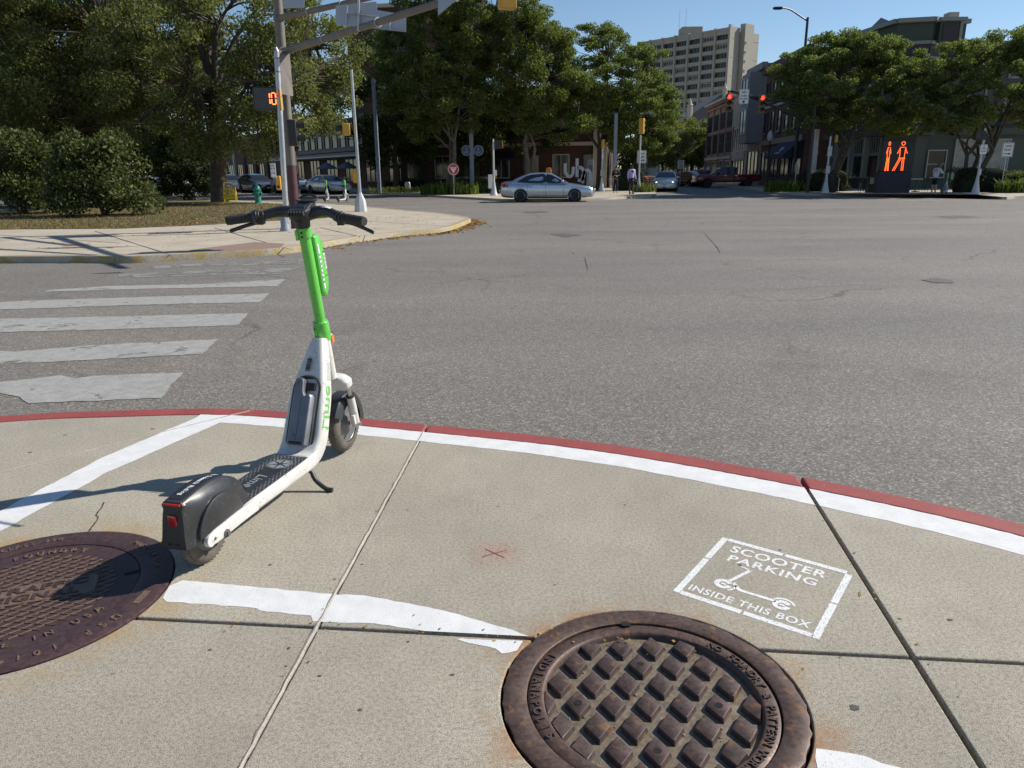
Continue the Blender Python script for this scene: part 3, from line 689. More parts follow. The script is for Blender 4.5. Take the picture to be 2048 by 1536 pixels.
    # --- wheels
    def wheel(R, wd, MX, nm, hubr):
        m = MB(); pr = []
        for k_ in range(21):
            a = -pi * .62 + 2 * pi * .62 * k_ / 20; pr.append((R - wd * .62 + wd * .62 * cos(a), wd * .5 * sin(a) * 1.02))
        m.lathe(pr, 64, MX @ RX(pi / 2), caps=False)
        for k_ in range(44):
            a = 2 * pi * k_ / 44
            for sg in (-1, 1):
                m.box((0, 0, 0), (.0025, .004, wd * .34), MX @ RY(a) @ T(R - .0012 - .004, sg * wd * .23, 0) @ RZm(0) @ RX(pi / 2 + sg * .5))
        w_ = m.build(nm, M['s_tyre'], s)
        m = MB(); ri = R - wd * .85
        m.lathe([(ri + .004, -wd * .38), (ri - .004, -wd * .42), (ri - .012, -wd * .30), (hubr, -wd * .36), (hubr * .75, -wd * .50), (.012, -wd * .52), (.012, wd * .52), (hubr * .75, wd * .50), (hubr, wd * .36), (ri - .012, wd * .30), (ri - .004, wd * .42), (ri + .004, wd * .38)], 40, MX @ RX(pi / 2))
        m.build('rim', M['s_hub'], w_)
        m = MB()
        for k_ in range(5):
            a = 2 * pi * k_ / 5
            for sg in (-1, 1): m.prism(rrect(.020, .026, .007), sg * wd * .28, sg * wd * .37, MX @ RX(pi / 2) @ RZm(a) @ T((ri + hubr) / 2 - .006, 0, 0))
        m.build('rim_opening', M['s_rubber'], w_)
    wheel(.122, .056, T(.045, 0, .122), 'rear_wheel', .045)
    ST = T(1.12, 0, .15) @ RY(-RAKE) @ RZm(STEER)
    wheel(.142, .058, ST @ T(.045, 0, -.0) @ T(0, 0, -.004), 'front_wheel', .058)
    # --- fork
    m = MB(); m.loft([[(x, y, z) for x, y in rrect(a, b, .022)] for a, b, z in ((.062, .150, .205), (.072, .165, .215), (.072, .165, .245), (.060, .120, .265), (.05, .07, .272))], True, 0, ST @ T(.030, 0, 0)); m.build('fork_crown', M['s_white'], s, bevel=.003)
    m = MB(); m.tube([(.0, 0, .27), (0, 0, .47)], [.030, .030], 20, ST); m.build('head_tube', M['s_white'], s)
    for sg in (-1, 1):
        m = MB(); m.tube([(.036, sg * .066, .13), (.030, sg * .066, .21)], .0125, 14, ST); st_ = m.build('fork_leg', M['s_silver'], s)
        m = MB(); m.tube([(.047, sg * .066, -.018), (.046, sg * .066, .0), (.040, sg * .066, .10), (.036, sg * .066, .155)], [.016, .021, .021, .019], 16, ST); m.box((.022, sg * .072, .035), (.024, .018, .05), ST); m.build('fork_sleeve', M['s_white'], st_, bevel=.002)
        m = MB(); m.tube([(.036, sg * .066, .153), (.035, sg * .066, .163)], .0205, 14, ST); m.build('dust_seal', M['s_rubber'], st_)
        m = MB(); m.tube([(.046, sg * .084, .0), (.046, sg * .096, .0)], .010, 8, ST); m.build('axle_bolt', M['s_silver'], st_)
    m = MB(); fl_ = []
    for a in np.linspace(-.35, 2.5, 22):
        r = .158; fl_.append([(.045 + (r - e) * cos(a), yy, (r - e) * sin(a)) for yy, e in ((-.043, .055), (-.044, .02), (-.030, .0), (.030, .0), (.044, .02), (.043, .055))])
    m.loft(fl_, False, 0, ST, closed=False); m.build('front_fender', M['s_grey'], s)
    # --- stem
    m = MB(); m.lathe([(.031, .468), (.0355, .472), (.0365, .49), (.0365, .552), (.035, .560), (.031, .563)], 28, ST); m.box((-.034, .013, .515), (.014, .012, .070), ST); c_ = m.build('stem_collar', M['s_green'], s, bevel=.0015)
    m = MB()
    for z_ in (.495, .537): m.tube([(-.04, .013, z_), (-.043, .013, z_)], .0042, 10, ST)
    m.build('collar_screw', M['s_black'], c_)
    m = MB(); m.tube([(0, 0, .555), (0, 0, .995)], .0275, 28, ST, up=(1, 0, 0), sx=.88); stem = m.build('stem', M['s_green'], s)
    m = MB(); m.tube([(0, 0, .955), (0, 0, 1.0)], [.0325, .0335], 28, ST, up=(1, 0, 0), sx=.95); m.box((-.030, .018, .972), (.014, .014, .044), ST); m.build('upper_clamp', M['s_green'], s, bevel=.0015)
    m = MB()
    for z_ in (.965, .983): m.tube([(-.0325, -.005, z_), (-.0345, -.005, z_)], .0055, 10, ST)
    m.build('clamp_screw', M['s_black'], s)
    # green pod on the front of the stem
    m = MB(); pod = [(.020, .955), (.058, .955), (.088, .920), (.092, .80), (.092, .735), (.075, .69), (.045, .665), (.020, .70)]
    pod_c = (.056, .81)
    m.loft([[(pod_c[0] + (x - pod_c[0]) * k_, y, pod_c[1] + (z - pod_c[1]) * k2) for x, z in pod] for y, k_, k2 in ((-.033, .80, .94), (-.027, 1, 1), (.027, 1, 1), (.033, .80, .94))], True, 0, ST); pd = m.build('battery_pod', M['s_green'], s, bevel=.004)
    m = MB()
    for sg in (-1, 1): m.box((.037, sg * .0335, .81), (.011, .003, .205), ST)
    pw = m.build('pod_stripe', M['s_label'], pd, bevel=.001)
    m = MB()
    for sg in (-1, 1):
        m.box((.0765, sg * .0335, .825), (.014, .003, .070), ST)
        for z_ in (.88, .74): pass
    lb = m.build('pod_label', M['s_label'], pd)
    m = MB()
    for sg in (-1, 1):
        for i in range(9): m.box((.0765, sg * .0353, .797 + i * .007), (.009 if i % 3 else .005, .001, .0035), ST)
        for z_ in (.87, .76): m.tube([(.073, sg * .034, z_), (.073, sg * .0352, z_)], .003, 8, ST)
        for i in range(7): m.box((.037, sg * .0353, .74 + i * .021), (.005, .001, .010), ST)
    m.build('label_print', M['s_ink'], pd, smooth=0)
    # --- cockpit
    m = MB(); m.tube([(0, 0, .998), (0, 0, 1.02), (0, 0, 1.035)], [.031, .033, .040], 24, ST)
    m.loft([[(x + ox, y, z) for x, y in rrect(a, b, r_)] for z, a, b, r_, ox in ((1.025, .065, .062, .025, 0), (1.045, .10, .088, .030, .01), (1.072, .125, .092, .024, .02), (1.082, .118, .084, .02, .022))], True, 0, ST)
    hs_ = m.build('stem_head', M['s_black'], s, bevel=.002)
    DM = ST @ T(.022, 0, 1.078) @ RY(radians(-14))
    m = MB(); m.loft([[(x, y, z) for x, y in rrect(a, b, .008)] for a, b, z in ((.125, .076, -.006), (.125, .074, .010), (.115, .062, .014))], True, 0, DM); db_ = m.build('phone_holder', M['s_black'], s, bevel=.001)
    m = MB(); m.prism(rrect(.062, .046, .004), .0135, .0152, DM @ T(.008, 0, 0)); m.build('display', mat('display_glass', (.015, .016, .02), .08), db_)
    m = MB()
    for i in range(6): m.box((-.064, -.034 + i * .0135, .006), (.014, .008, .020), DM)
    m.build('holder_teeth', M['s_rubber'], db_, bevel=.002)
    m = MB(); m.tube([(.055 + .030 * cos(a), .048 * sin(a), .016 + .003 * cos(2 * a)) for a in np.linspace(0, 2 * pi, 33)], .0045, 8, DM, caps=False); m.build('elastic_strap', M['s_rubber'], db_)
    bp = [(.012, 0, 1.048), (.026, .045, 1.056), (.026, .085, 1.062), (.014, .125, 1.062), (-.006, .165, 1.056), (-.022, .198, 1.050)]
    for sg in (-1, 1):
        pts = spline([(a, sg * b, c) for a, b, c in bp], 6); n_ = len(pts)
        m = MB(); m.tube(pts, [.030 - .0105 * min(1, i / n_ * 1.25) for i in range(n_)], 18, ST, up=(0, 0, 1)); m.build('handlebar', M['s_black'], s)
        e = Vector(bp[-1]); e.y *= sg; d_ = Vector((-.36, sg * 1, -.05)).normalized()
        m = MB(); m.tube([e - d_ * .03, e + d_ * .012], [.0225, .0225], 20, ST); m.tube([e - d_ * .012, e - d_ * .002], .027, 20, ST); m.box(tuple(e - d_ * .006 + Vector((.006, 0, -.022))), (.028, .030, .026), ST); m.build('lever_clamp', M['s_black'], s, bevel=.002)
        m = MB(); L0, L1 = .014, .135
        rr_ = [.0175, .0195, .019, .019, .0195, .0195, .021, .0185]
        m.tube([e + d_ * (L0 + (L1 - L0) * i / 7) for i in range(8)], rr_, 20, ST); gp_ = m.build('grip', M['s_rubber'], s)
        m = MB()
        for i in range(7): m.tube([e + d_ * (.032 + i * .013), e + d_ * (.035 + i * .013)], .0202, 20, ST)
        m.build('grip_rib', M['s_rubber'], gp_)
        m = MB(); lv = spline([e + Vector((.012, -sg * .01, -.026)), e + Vector((.030, sg * .022, -.032)), e + Vector((.012, sg * .08, -.044)), e + Vector((-.012, sg * .145, -.062))], 5)
        m.tube(lv, [.009] * 3 + [.0085] * (len(lv) - 4) + [.007], 10, ST, up=(0, 0, 1), sx=.7); m.build('brake_lever', M['s_black'], s)
        if sg > 0:
            m = MB(); m.tube([e - d_ * .002, e + d_ * .010], .031, 28, ST); m.tube([e + d_ * .013, e + d_ * .020], .029, 28, ST); m.build('bell', M['s_black'], s, bevel=.002)
            m = MB(); m.tube([e + d_ * .010, e + d_ * .013], .0285, 28, ST); m.build('bell_ring', M['s_hub'], s)
        else:
            m = MB(); i0 = int(n_ * .42); i1 = int(n_ * .72)
            m.loft([[p + Vector((x, 0, z)) for x, z in ((-.012, .0197), (.010, .0203))] for p in pts[i0:i1]], False, 0, ST @ T(0, 0, .0028), closed=False); m.build('bar_sticker', M['s_label'], s)
    # head reflector
    m = MB(); m.prism(rrect(.020, .038, .006), -.004, .004, ST @ T(.036, -.022, .463) @ RX(pi / 2)); m.box((.022, -.014, .463), (.03, .012, .04), ST); 
    rf = MB(); rf.prism(rrect(.020, .038, .006), 0, .007, ST @ T(.030, -.0265, .462) @ RX(pi / 2)); rh = MB(); rh.loft([[(x, y, z) for x, z in rrect(.028, .046, .008)] for y in (-.0262, .0262)], True, 0, ST @ T(.030, 0, .462)); 
    rb = rh.build('reflector_mount', M['s_white'], s, bevel=.002); rf.build('reflector', M['s_orange'], rb, bevel=.001)
    # cables
    m = MB(); m.tube(spline([ST @ Vector((.03, .10, 1.05)), ST @ Vector((.08, .06, 1.0)), ST @ Vector((.06, .02, .97)), ST @ Vector((.03, .0, .96))], 6), .004, 8); m.build('brake_cable', M['s_black'], s)
    # kickstand
    m = MB(); m.tube(spline([(.70, -.02, .108), (.715, -.055, .085), (.705, -.085, .045), (.700, -.135, .012), (.700, -.165, .010)], 6), .0105, 10); m.tube([(.66, -.02, .108), (.74, -.02, .108)], .013, 10)
    m.tube([(.71, .02, .10), (.700, .03, .055), (.66, .06, .05)], .006, 8); m.build('kickstand', M['s_black'], s)
    return s
scooter = make_scooter('green and white electric scooter standing in the white painted box on the near pavement')
scooter.location = (RW.x, RW.y, 0); scooter.rotation_euler = (0, 0, SC_RZ)
# ------------------------------------------------------------------ far ground
def g2(pts, z=0.0): return [tuple(G(x, y, z)[:2]) for x, y in pts]
def block(name_k, poly, mat_top, kerb_mat, kw=.16, near=None):
    """raised block of pavement with its own kerb strip along the outline points 0..near"""
    me = flat(poly, RZ - .05, -.002); tag(obj('pavement', me, mat_top), kind='structure')
    P = [Vector((*p, 0)) for p in poly[:near]]
    P = [Vector((p.x, p.y, 0)) for p in spline(P, 5)]; L = []
    for i, p in enumerate(P):
        t = (P[min(i + 1, len(P) - 1)] - P[max(0, i - 1)]).normalized(); n = Vector((-t.y, t.x, 0))
        L.append([(p.x - n.x * .02, p.y - n.y * .02, RZ - .02), (p.x - n.x * .004, p.y - n.y * .004, -.02), (p.x + n.x * .01, p.y + n.y * .01, .004), (p.x + n.x * kw, p.y + n.y * kw, .004), (p.x + n.x * kw, p.y + n.y * kw, -.02)])
    m = MB(); m.loft(L, False, closed=False); tag(m.build('kerb', kerb_mat), kind='structure')
k = NT('weathered_yellow_kerb'); n = k.noise(3.2, 6, .75, dist=.6); c_ = k.mix(k.ramp(n, [(.42, 0), (.56, 1)]), (.36, .255, .075), (.34, .30, .24)); c_ = k.mix(k.ramp(k.noise(20, 4, .7), [(.5, 0), (.75, .7)]), c_, (.10, .09, .075)); k.col(c_); k.set(Roughness=.9); M['kerb_yellow'] = k.m
isl_px = [(0, 513), (150, 512), (250, 513), (340, 509), (450, 503), (560, 496), (637, 486), (703, 475), (797, 464), (890, 455), (933, 441), (940, 436), (919, 431), (872, 425), (820, 421), (722, 412)]
isl = [(-36, 12.3), (-16, 13.2)] + g2(isl_px) + [(-10, 38.5), (-16, 44), (-25, 52), (-21, 36), (-19.5, 31), (-36, 27)]
block('island', isl, M['concrete_far'], M['kerb_yellow'], near=18)
# joints of the left pavement
for a, b in (((430, 456), (585, 500)), ((190, 462), (340, 509)), ((560, 470), (760, 472)), ((700, 440), (890, 452)), ((0, 470), (240, 486)), ((640, 455), (720, 473))):
    p, q = G(*a, .002), G(*b, .002); tag(strip(along(p, q, 6), .03, .002, M['crack'], 'pavement_joint', .006), kind='structure')
k = NT('brick_ramp'); br = k.n('ShaderNodeTexBrick'); br.inputs['Scale'].default_value = 5; br.inputs['Color1'].default_value = (.26, .13, .095, 1); br.inputs['Color2'].default_value = (.20, .105, .08, 1); br.inputs['Mortar'].default_value = (.12, .10, .08, 1); k.l(k.tc.outputs['Object'], br.inputs[0]); k.col(k.mix(.3, br.outputs[0], (.3, .26, .21))); k.set(Roughness=.9)
painted('ramp', g2([(352, 505), (400, 497), (510, 484), (570, 487), (560, 495), (450, 502)], .006), .006, k.m)
painted('red_spray', g2([(118, 486), (180, 487), (182, 497), (128, 496)], .004), .004, spray('red_spray_far', (.55, .10, .07), *(G(150, 491)[:2]), .75, .75))
# lawn
k = NT('dry_lawn'); n1 = k.noise(.5, 5, .65, dist=.3); n2 = k.noise(14, 4, .75); c_ = k.mix(k.ramp(n1, [(.38, 0), (.62, 1)]), (.175, .128, .068), (.11, .10, .035)); c_ = k.mix(k.ramp(n2, [(.3, .7), (.6, 0)]), c_, (.07, .05, .025)); c_ = k.mix(k.ramp(n2, [(.64, 0), (.76, .8)]), c_, (.42, .30, .14)); k.col(c_); k.set(Roughness=1); k.bump(n2, .8, .05); M['lawn'] = k.m
lawn_px = [(0, 459), (250, 457), (430, 449), (560, 441), (650, 436), (672, 427), (640, 415), (560, 408), (433, 402), (330, 396), (270, 393)]
lawn = [(-34, 21)] + g2(lawn_px) + [(-21.2, 37), (-20, 31.5), (-34, 27.5)]
me = flat(jag(lawn, .3, .06, 4), -.05, .012); tag(obj('lawn', me, M['lawn']), kind='structure')
mid_px = [(744, 384), (840, 389), (949, 395), (1050, 399), (1192, 396), (1240, 394), (1300, 391), (1313, 388)]
mid = [(-62, 146), (-32, 99.5), (-17.5, 77)] + g2(mid_px) + [(13.2, 75), (17, 120), (24, 240), (-100, 240)]
block('mid', mid, M['concrete_far'], M['kerb_yellow'] if False else M['concrete_far'], near=13)
rgt_px = [(1500, 377), (1540, 383), (1612, 387), (1764, 388), (1955, 389), (2005, 394), (2060, 391), (2250, 386)]
rgt0 = G(1500, 377)
rgt = [(rgt0.x + 11, 240), (rgt0.x + 2.5, 105)] + g2(rgt_px) + [(75, 52), (75, 240)]
block('right', rgt, M['concrete_far'], M['concrete_far'], near=10)
# far crosswalk / stop lines
for a, b, wd in (((1925, 398), (1995, 392), .35), ((1660, 392), (1800, 392.5), .3), ((800, 404), (930, 399), .4), ((760, 408), (920, 404), .4), ((640, 398), (745, 401), .3), ((780, 414), (900, 411), .4)):
    tag(strip(along(G(*a, RZ), G(*b, RZ), 10), wd, RZ + .004, M['cross_faint'], 'crosswalk_stripe', .03), kind='structure')

# ------------------------------------------------------------------ vegetation
def leafmat(name, c1, c2, c3, trans=.35):
    k = NT(name); gi = k.n('ShaderNodeNewGeometry'); rn = gi.outputs['Random Per Island']
    c = k.ramp(rn, [(0, c1), (.5, c2), (.85, c2), (1, c3)]); k.col(c); k.set(Roughness=.6); k.b.inputs['Specular IOR Level'].default_value = .18
    tl = k.n('ShaderNodeBsdfTranslucent'); k.l(k.mix(1, c, (1.2, 1.3, .6), 'MULTIPLY'), tl.inputs[0]); mx = k.n('ShaderNodeMixShader'); mx.inputs[0].default_value = trans
    k.l(k.b.outputs[0], mx.inputs[1]); k.l(tl.outputs[0], mx.inputs[2]); k.l(mx.outputs[0], k.out.inputs[0]); return k.m
M['leaf_linden'] = leafmat('leaf_linden', (.082, .098, .034), (.168, .185, .068), (.35, .31, .12), .42)
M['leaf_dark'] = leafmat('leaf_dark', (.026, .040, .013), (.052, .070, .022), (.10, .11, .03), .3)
M['leaf_mid'] = leafmat('leaf_mid', (.066, .088, .026), (.142, .168, .050), (.26, .26, .085), .45)
M['leaf_locust'] = leafmat('leaf_locust', (.072, .098, .032), (.155, .188, .064), (.29, .295, .11), .45)
M['leaf_bush'] = leafmat('leaf_bush', (.040, .052, .015), (.082, .098, .030), (.17, .175, .065), .25)
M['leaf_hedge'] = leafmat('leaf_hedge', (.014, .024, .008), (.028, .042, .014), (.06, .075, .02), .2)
M['leaf_strap'] = leafmat('leaf_strap', (.07, .11, .02), (.13, .18, .04), (.26, .27, .08), .3)
M['bark'] = mat('bark', (.075, .058, .043), .9, var=.4, scale=6, bump=.6)
M['bark_pale'] = mat('bark_pale', (.15, .125, .10), .9, var=.4, scale=5, bump=.5)
M['leaf_litter'] = leafmat('leaf_litter', (.18, .09, .02), (.34, .20, .05), (.48, .33, .09), .1)
def leaf_mesh(cen, rad, n, L, seed, flat_=.75, asp=.52, out=.35, lens=None):
    rg = np.random.default_rng(seed); cen = np.array(cen, float); rad = np.array(rad, float)
    w = rad ** 2; idx = rg.choice(len(cen), n, p=w / w.sum())
    d = rg.normal(size=(n, 3)); d /= np.linalg.norm(d, axis=1)[:, None]; rr = rg.random(n) ** .5
    pos = cen[idx] + d * (rr * rad[idx])[:, None] * np.array([1, 1, flat_])
    nr = rg.normal(size=(n, 3)) + d * out + np.array([0, 0, .35]); nr /= np.linalg.norm(nr, axis=1)[:, None]
    a = rg.normal(size=(n, 3)) + np.array([0, 0, -.3]); u = np.cross(nr, a); u /= np.linalg.norm(u, axis=1)[:, None]; v = np.cross(nr, u)
    s = L * rg.uniform(.6, 1.35, n)[:, None]
    V = np.stack([pos - u * s * .5, pos + v * s * asp * .5 - u * s * .05, pos + u * s * .5 + nr * s * .08, pos - v * s * asp * .5 - u * s * .05], 1).reshape(-1, 3)
    return quads(V)
def quads(V):
    n = len(V) // 4; me = bpy.data.meshes.new("leaves"); me.vertices.add(4 * n); me.vertices.foreach_set('co', V.astype(np.float32).ravel())
    me.loops.add(4 * n); me.loops.foreach_set('vertex_index', np.arange(4 * n, dtype=np.int32)); me.polygons.add(n)
    me.polygons.foreach_set('loop_start', np.arange(0, 4 * n, 4, dtype=np.int32)); me.update(calc_edges=True); return me
def tree(label, base, ells, mats, n, L, seed, trunk_r=.25, fork=2.5, ncl=90, clr=(.7, 1.3), stems=1, group=None, lean=(0, 0), flat_=.7, nlimb=7, bark='bark', asp=.52, spread=.5, hollow=.45, cat='tree', name='tree'):
    rg = random.Random(seed); root = thing(name, label, cat, base, 0, group)
    vol = [e[3] * e[4] * e[5] for e in ells]; cl = []; rad = []
    for i in range(ncl):
        e = rg.choices(ells, vol)[0]
        while True:
            d = Vector((rg.gauss(0, 1), rg.gauss(0, 1), rg.gauss(0, 1))).normalized(); q = rg.uniform(hollow, 1) ** .7
            p = Vector((e[0] + d.x * e[3] * q, e[1] + d.y * e[4] * q, e[2] + d.z * e[5] * q))
            if p.z > 1.2 or e[2] < 2: break
        cl.append(p); rad.append(rg.uniform(*clr))
    m = MB(); lim = []
    top = Vector((lean[0], lean[1], fork))
    for s_ in range(stems):
        b = Vector((0, 0, -.1)) if stems == 1 else Vector((rg.uniform(-.3, .3), rg.uniform(-.25, .25), -.1))
        tp = top if stems == 1 else top + Vector((rg.uniform(-1, 1) * spread, rg.uniform(-1, 1) * spread, rg.uniform(-.3, .6)))
        r0 = trunk_r if stems == 1 else trunk_r * rg.uniform(.55, .8)
        m.tube(spline([b, b + Vector((0, 0, .35)), b.lerp(tp, .5) + Vector((rg.uniform(-.1, .1), rg.uniform(-.1, .1), 0)), tp], 4), [r0 * 1.45] + [r0 * 1.18, r0 * 1.06, r0] + [r0 * (1 - .25 * i / 8) for i in range(9)], 9)
        for _ in range(max(2, nlimb // stems)):
            t = rg.choice(cl); e = tp.lerp(t, rg.uniform(.65, .9)); mid_ = tp.lerp(e, .45) + Vector((rg.uniform(-.4, .4), rg.uniform(-.4, .4), rg.uniform(.1, .8)))
            pts = spline([tp, mid_, e], 5); r1 = r0 * rg.uniform(.4, .6); m.tube(pts, [r1 * (1 - .8 * i / (len(pts) - 1)) for i in range(len(pts))], 6); lim += pts[2:]
    for t in cl:
        b = min(lim, key=lambda q: (q - t).length + (0 if q.z < t.z else 1.5)); r1 = trunk_r * .14
        m.tube(spline([b, b.lerp(t, .5) + Vector((rg.uniform(-.2, .2), rg.uniform(-.2, .2), .15)), t], 3), [r1 * (1 - .11 * i) for i in range(7)], 4)
    m.build('trunk', M[bark], root, smooth=60)
    obj('crown', leaf_mesh([tuple(c_) for c_ in cl], rad, n, L, seed, flat_, asp), M[mats], root); return root
# left block: big lindens seen against the light
def at(px, Y, z=0.0):
    p = A(px, 346, Y); return (p.x, Y, z)
TL = 'lindens on the left block'
tree('large leafy linden with thick dark trunk behind the yellow cart', (*G(440, 404)[:2], 0), [(2.0, -1, 7.6, 6.0, 5.5, 5.2), (4.6, -2.2, 5.4, 3.6, 3.2, 2.9), (-3.5, 0, 8.5, 5, 5, 5), (1.0, -3.0, 4.2, 5.5, 2.4, 1.9), (5.6, -1.5, 7.0, 3.4, 3.2, 3.4)], 'leaf_linden', 105000, .15, 11, .46, 5.6, 330, (.45, 1.0), group=TL, lean=(.4, 0), nlimb=9)
tree('dark linden spreading above the broad green bushes', (*at(215, 46)[:2], 0), [(0, -2, 8.5, 7, 5.5, 5.6), (1, -4, 4.9, 6.5, 3, 2.6)], 'leaf_linden', 80000, .16, 12, .40, 4.5, 250, (.5, 1.1), group=TL, nlimb=9)
tree('linden with a crown cut by the left picture edge, over the leftmost bush', (*at(-30, 40)[:2], 0), [(0, 0, 8, 6.5, 5, 5.2), (0, -3, 4.6, 5.5, 3, 2.4)], 'leaf_linden', 58000, .16, 13, .36, 4.0, 190, (.5, 1.1), group=TL, nlimb=9)
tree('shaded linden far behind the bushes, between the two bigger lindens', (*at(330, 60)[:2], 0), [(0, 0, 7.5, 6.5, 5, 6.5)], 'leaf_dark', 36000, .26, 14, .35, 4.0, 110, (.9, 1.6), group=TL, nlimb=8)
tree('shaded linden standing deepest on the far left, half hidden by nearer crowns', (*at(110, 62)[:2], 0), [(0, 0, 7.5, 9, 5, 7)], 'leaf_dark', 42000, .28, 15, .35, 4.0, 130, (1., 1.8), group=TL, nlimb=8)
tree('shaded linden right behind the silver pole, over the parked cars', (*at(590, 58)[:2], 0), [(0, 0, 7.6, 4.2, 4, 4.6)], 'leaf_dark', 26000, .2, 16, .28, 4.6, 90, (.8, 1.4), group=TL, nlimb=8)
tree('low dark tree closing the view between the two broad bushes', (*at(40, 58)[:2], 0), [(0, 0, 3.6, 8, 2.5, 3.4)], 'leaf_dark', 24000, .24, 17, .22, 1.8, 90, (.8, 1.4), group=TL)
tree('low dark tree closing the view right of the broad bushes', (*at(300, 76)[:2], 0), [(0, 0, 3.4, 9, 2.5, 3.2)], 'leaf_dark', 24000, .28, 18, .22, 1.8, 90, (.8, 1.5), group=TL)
# trees of the middle block
TM = 'trees on the middle block'
tree('tall green tree with pale forked trunks behind the red round sign', (*at(897, 55)[:2], 0), [(-1.2, 0, 9.0, 3.6, 3.6, 4.6), (1.0, 0, 11.0, 4.0, 3.5, 3.8), (-.6, -.6, 5.6, 4.0, 2.8, 1.9)], 'leaf_mid', 88000, .17, 21, .24, 3.2, 240, (.4, .9), stems=2, group=TM, bark='bark_pale')
tree('tall rounded green tree with several thin trunks behind the silver sedan', (*at(1062, 56)[:2], 0), [(-.3, 0, 8.4, 3.8, 3.5, 4.4), (1.6, 0, 6.5, 3.4, 3, 3.6), (-2.0, 0, 12.0, 3.6, 3.4, 3.4)], 'leaf_mid', 95000, .17, 22, .24, 3.0, 250, (.4, .9), stems=3, group=TM, bark='bark_pale')
tree('airy locust tree over the white letter sculpture, sky showing through', (*at(1198, 59)[:2], 0), [(.4, 0, 7.4, 5.2, 4, 4.0), (2.8, -.5, 5.4, 3.4, 3, 3.0), (-1.6, 0, 9.0, 3.6, 3, 3.4), (3.4, 0, 6.2, 3.0, 2.6, 2.3), (2.6, -.4, 3.9, 3.0, 2.4, 1.2)], 'leaf_locust', 88000, .16, 23, .24, 3.0, 330, (.38, .8), group=TM, nlimb=10, flat_=.5)
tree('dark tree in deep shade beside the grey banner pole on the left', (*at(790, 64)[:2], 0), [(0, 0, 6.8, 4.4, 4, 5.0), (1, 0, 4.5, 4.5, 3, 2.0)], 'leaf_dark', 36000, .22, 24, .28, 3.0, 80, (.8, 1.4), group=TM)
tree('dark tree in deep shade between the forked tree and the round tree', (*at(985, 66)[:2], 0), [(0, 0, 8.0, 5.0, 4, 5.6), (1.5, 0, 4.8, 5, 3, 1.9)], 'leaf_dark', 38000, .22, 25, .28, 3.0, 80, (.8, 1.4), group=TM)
tree('shaded tree rising behind the hedge where the two men stand', (*at(1262, 72)[:2], 0), [(0, 0, 5.4, 3.8, 3, 4.2)], 'leaf_mid', 24000, .2, 26, .22, 2.4, 60, (.6, 1.1), group=TM)
tree('small yellow-green tree behind the orange traffic barrels', (*at(1325, 92)[:2], 0), [(0, 0, 4.4, 2.8, 2.6, 3.0)], 'leaf_linden', 12000, .2, 27, .18, 1.9, 50, (.6, 1.0), group=TM)
tree('round dark street tree in the middle of the avenue below the church roof', (*at(1383, 104)[:2], 0), [(0, 0, 4.9, 4.2, 3.6, 3.4)], 'leaf_mid', 17000, .24, 28, .22, 2.0, 70, (.6, 1.2), group=TM)
# right corner
TR = 'multi-stem trees on the right corner'
tree('multi-stem locust tree left of the black lit sign on the right corner', (*at(1655, 48.5)[:2], 0), [(.3, 0, 6.5, 4.2, 3.6, 2.7), (3.2, 0, 6.0, 3.1, 3.0, 2.7), (-1.7, 0, 7.0, 2.1, 3, 1.7), (.5, 0, 8.1, 3.0, 2.6, 1.3), (-2.0, -.4, 4.7, 1.9, 2, 1.2), (2.4, -.6, 4.4, 3.2, 2, 1.0)], 'leaf_locust', 112000, .14, 31, .20, 2.4, 330, (.32, .72), stems=4, group=TR, flat_=.5, spread=1.0, nlimb=16)
tree('multi-stem locust tree right of the black lit sign, over the clipped hedge', (*at(1945, 45)[:2], 0), [(.6, 0, 6.0, 4.4, 3.4, 3.0), (-2.6, 0, 5.8, 2.8, 2.6, 2.6), (3.2, 0, 6.4, 3.4, 3, 2.8), (.6, 0, 8.0, 2.4, 2.2, 1.1), (-1.8, -.4, 4.2, 2.4, 2, .9)], 'leaf_locust', 112000, .135, 32, .22, 2.2, 320, (.32, .72), stems=4, group=TR, flat_=.5, spread=1.1, nlimb=16)

def bush(label, base, rx, ry, h, mats, n, L, seed, ncl=40, group=None, cat='bush', name='bush', z0=.15, flat_=.85, asp=.5):
    rg = random.Random(seed); root = thing(name, label, cat, base, 0, group); cl = []; rad = []
    for i in range(ncl):
        a = rg.uniform(0, 2 * pi); q = sqrt(rg.random()); zz = rg.uniform(0, 1); f_ = (1 - .55 * zz ** 2)
        cl.append((cos(a) * q * rx * f_, sin(a) * q * ry * f_, z0 + .25 + zz * (h - .55))); rad.append(rg.uniform(.16, .30) * h * .75 + .05)
    m = MB()
    for i in range(9):
        t = Vector(rg.choice(cl)); m.tube(spline([(rg.uniform(-.2, .2), rg.uniform(-.2, .2), -.05), (t.x * .4, t.y * .4, t.z * .5), t], 4), [.035 * (1 - .09 * j) for j in range(9)], 5)
    m.build('stems', M['bark'], root); obj('foliage', leaf_mesh(cl, rad, n, L, seed, flat_, asp), M[mats], root); return root
BG = 'broad-leaved bushes on the left lawn'
bush('broad-leaved green bush, right of the two, sunlit on its face', (*G(205, 432)[:2], 0), 1.85, 1.5, 2.75, 'leaf_bush', 15000, .155, 41, 60, BG, asp=.48)
bush('broad-leaved green bush at the left edge of the picture', (*G(45, 428)[:2], 0), 2.1, 1.6, 2.9, 'leaf_bush', 15000, .155, 42, 60, BG, asp=.48)
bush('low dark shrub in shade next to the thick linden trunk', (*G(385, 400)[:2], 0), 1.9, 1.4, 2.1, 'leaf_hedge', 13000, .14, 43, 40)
HG = 'clipped hedges around the crossing'
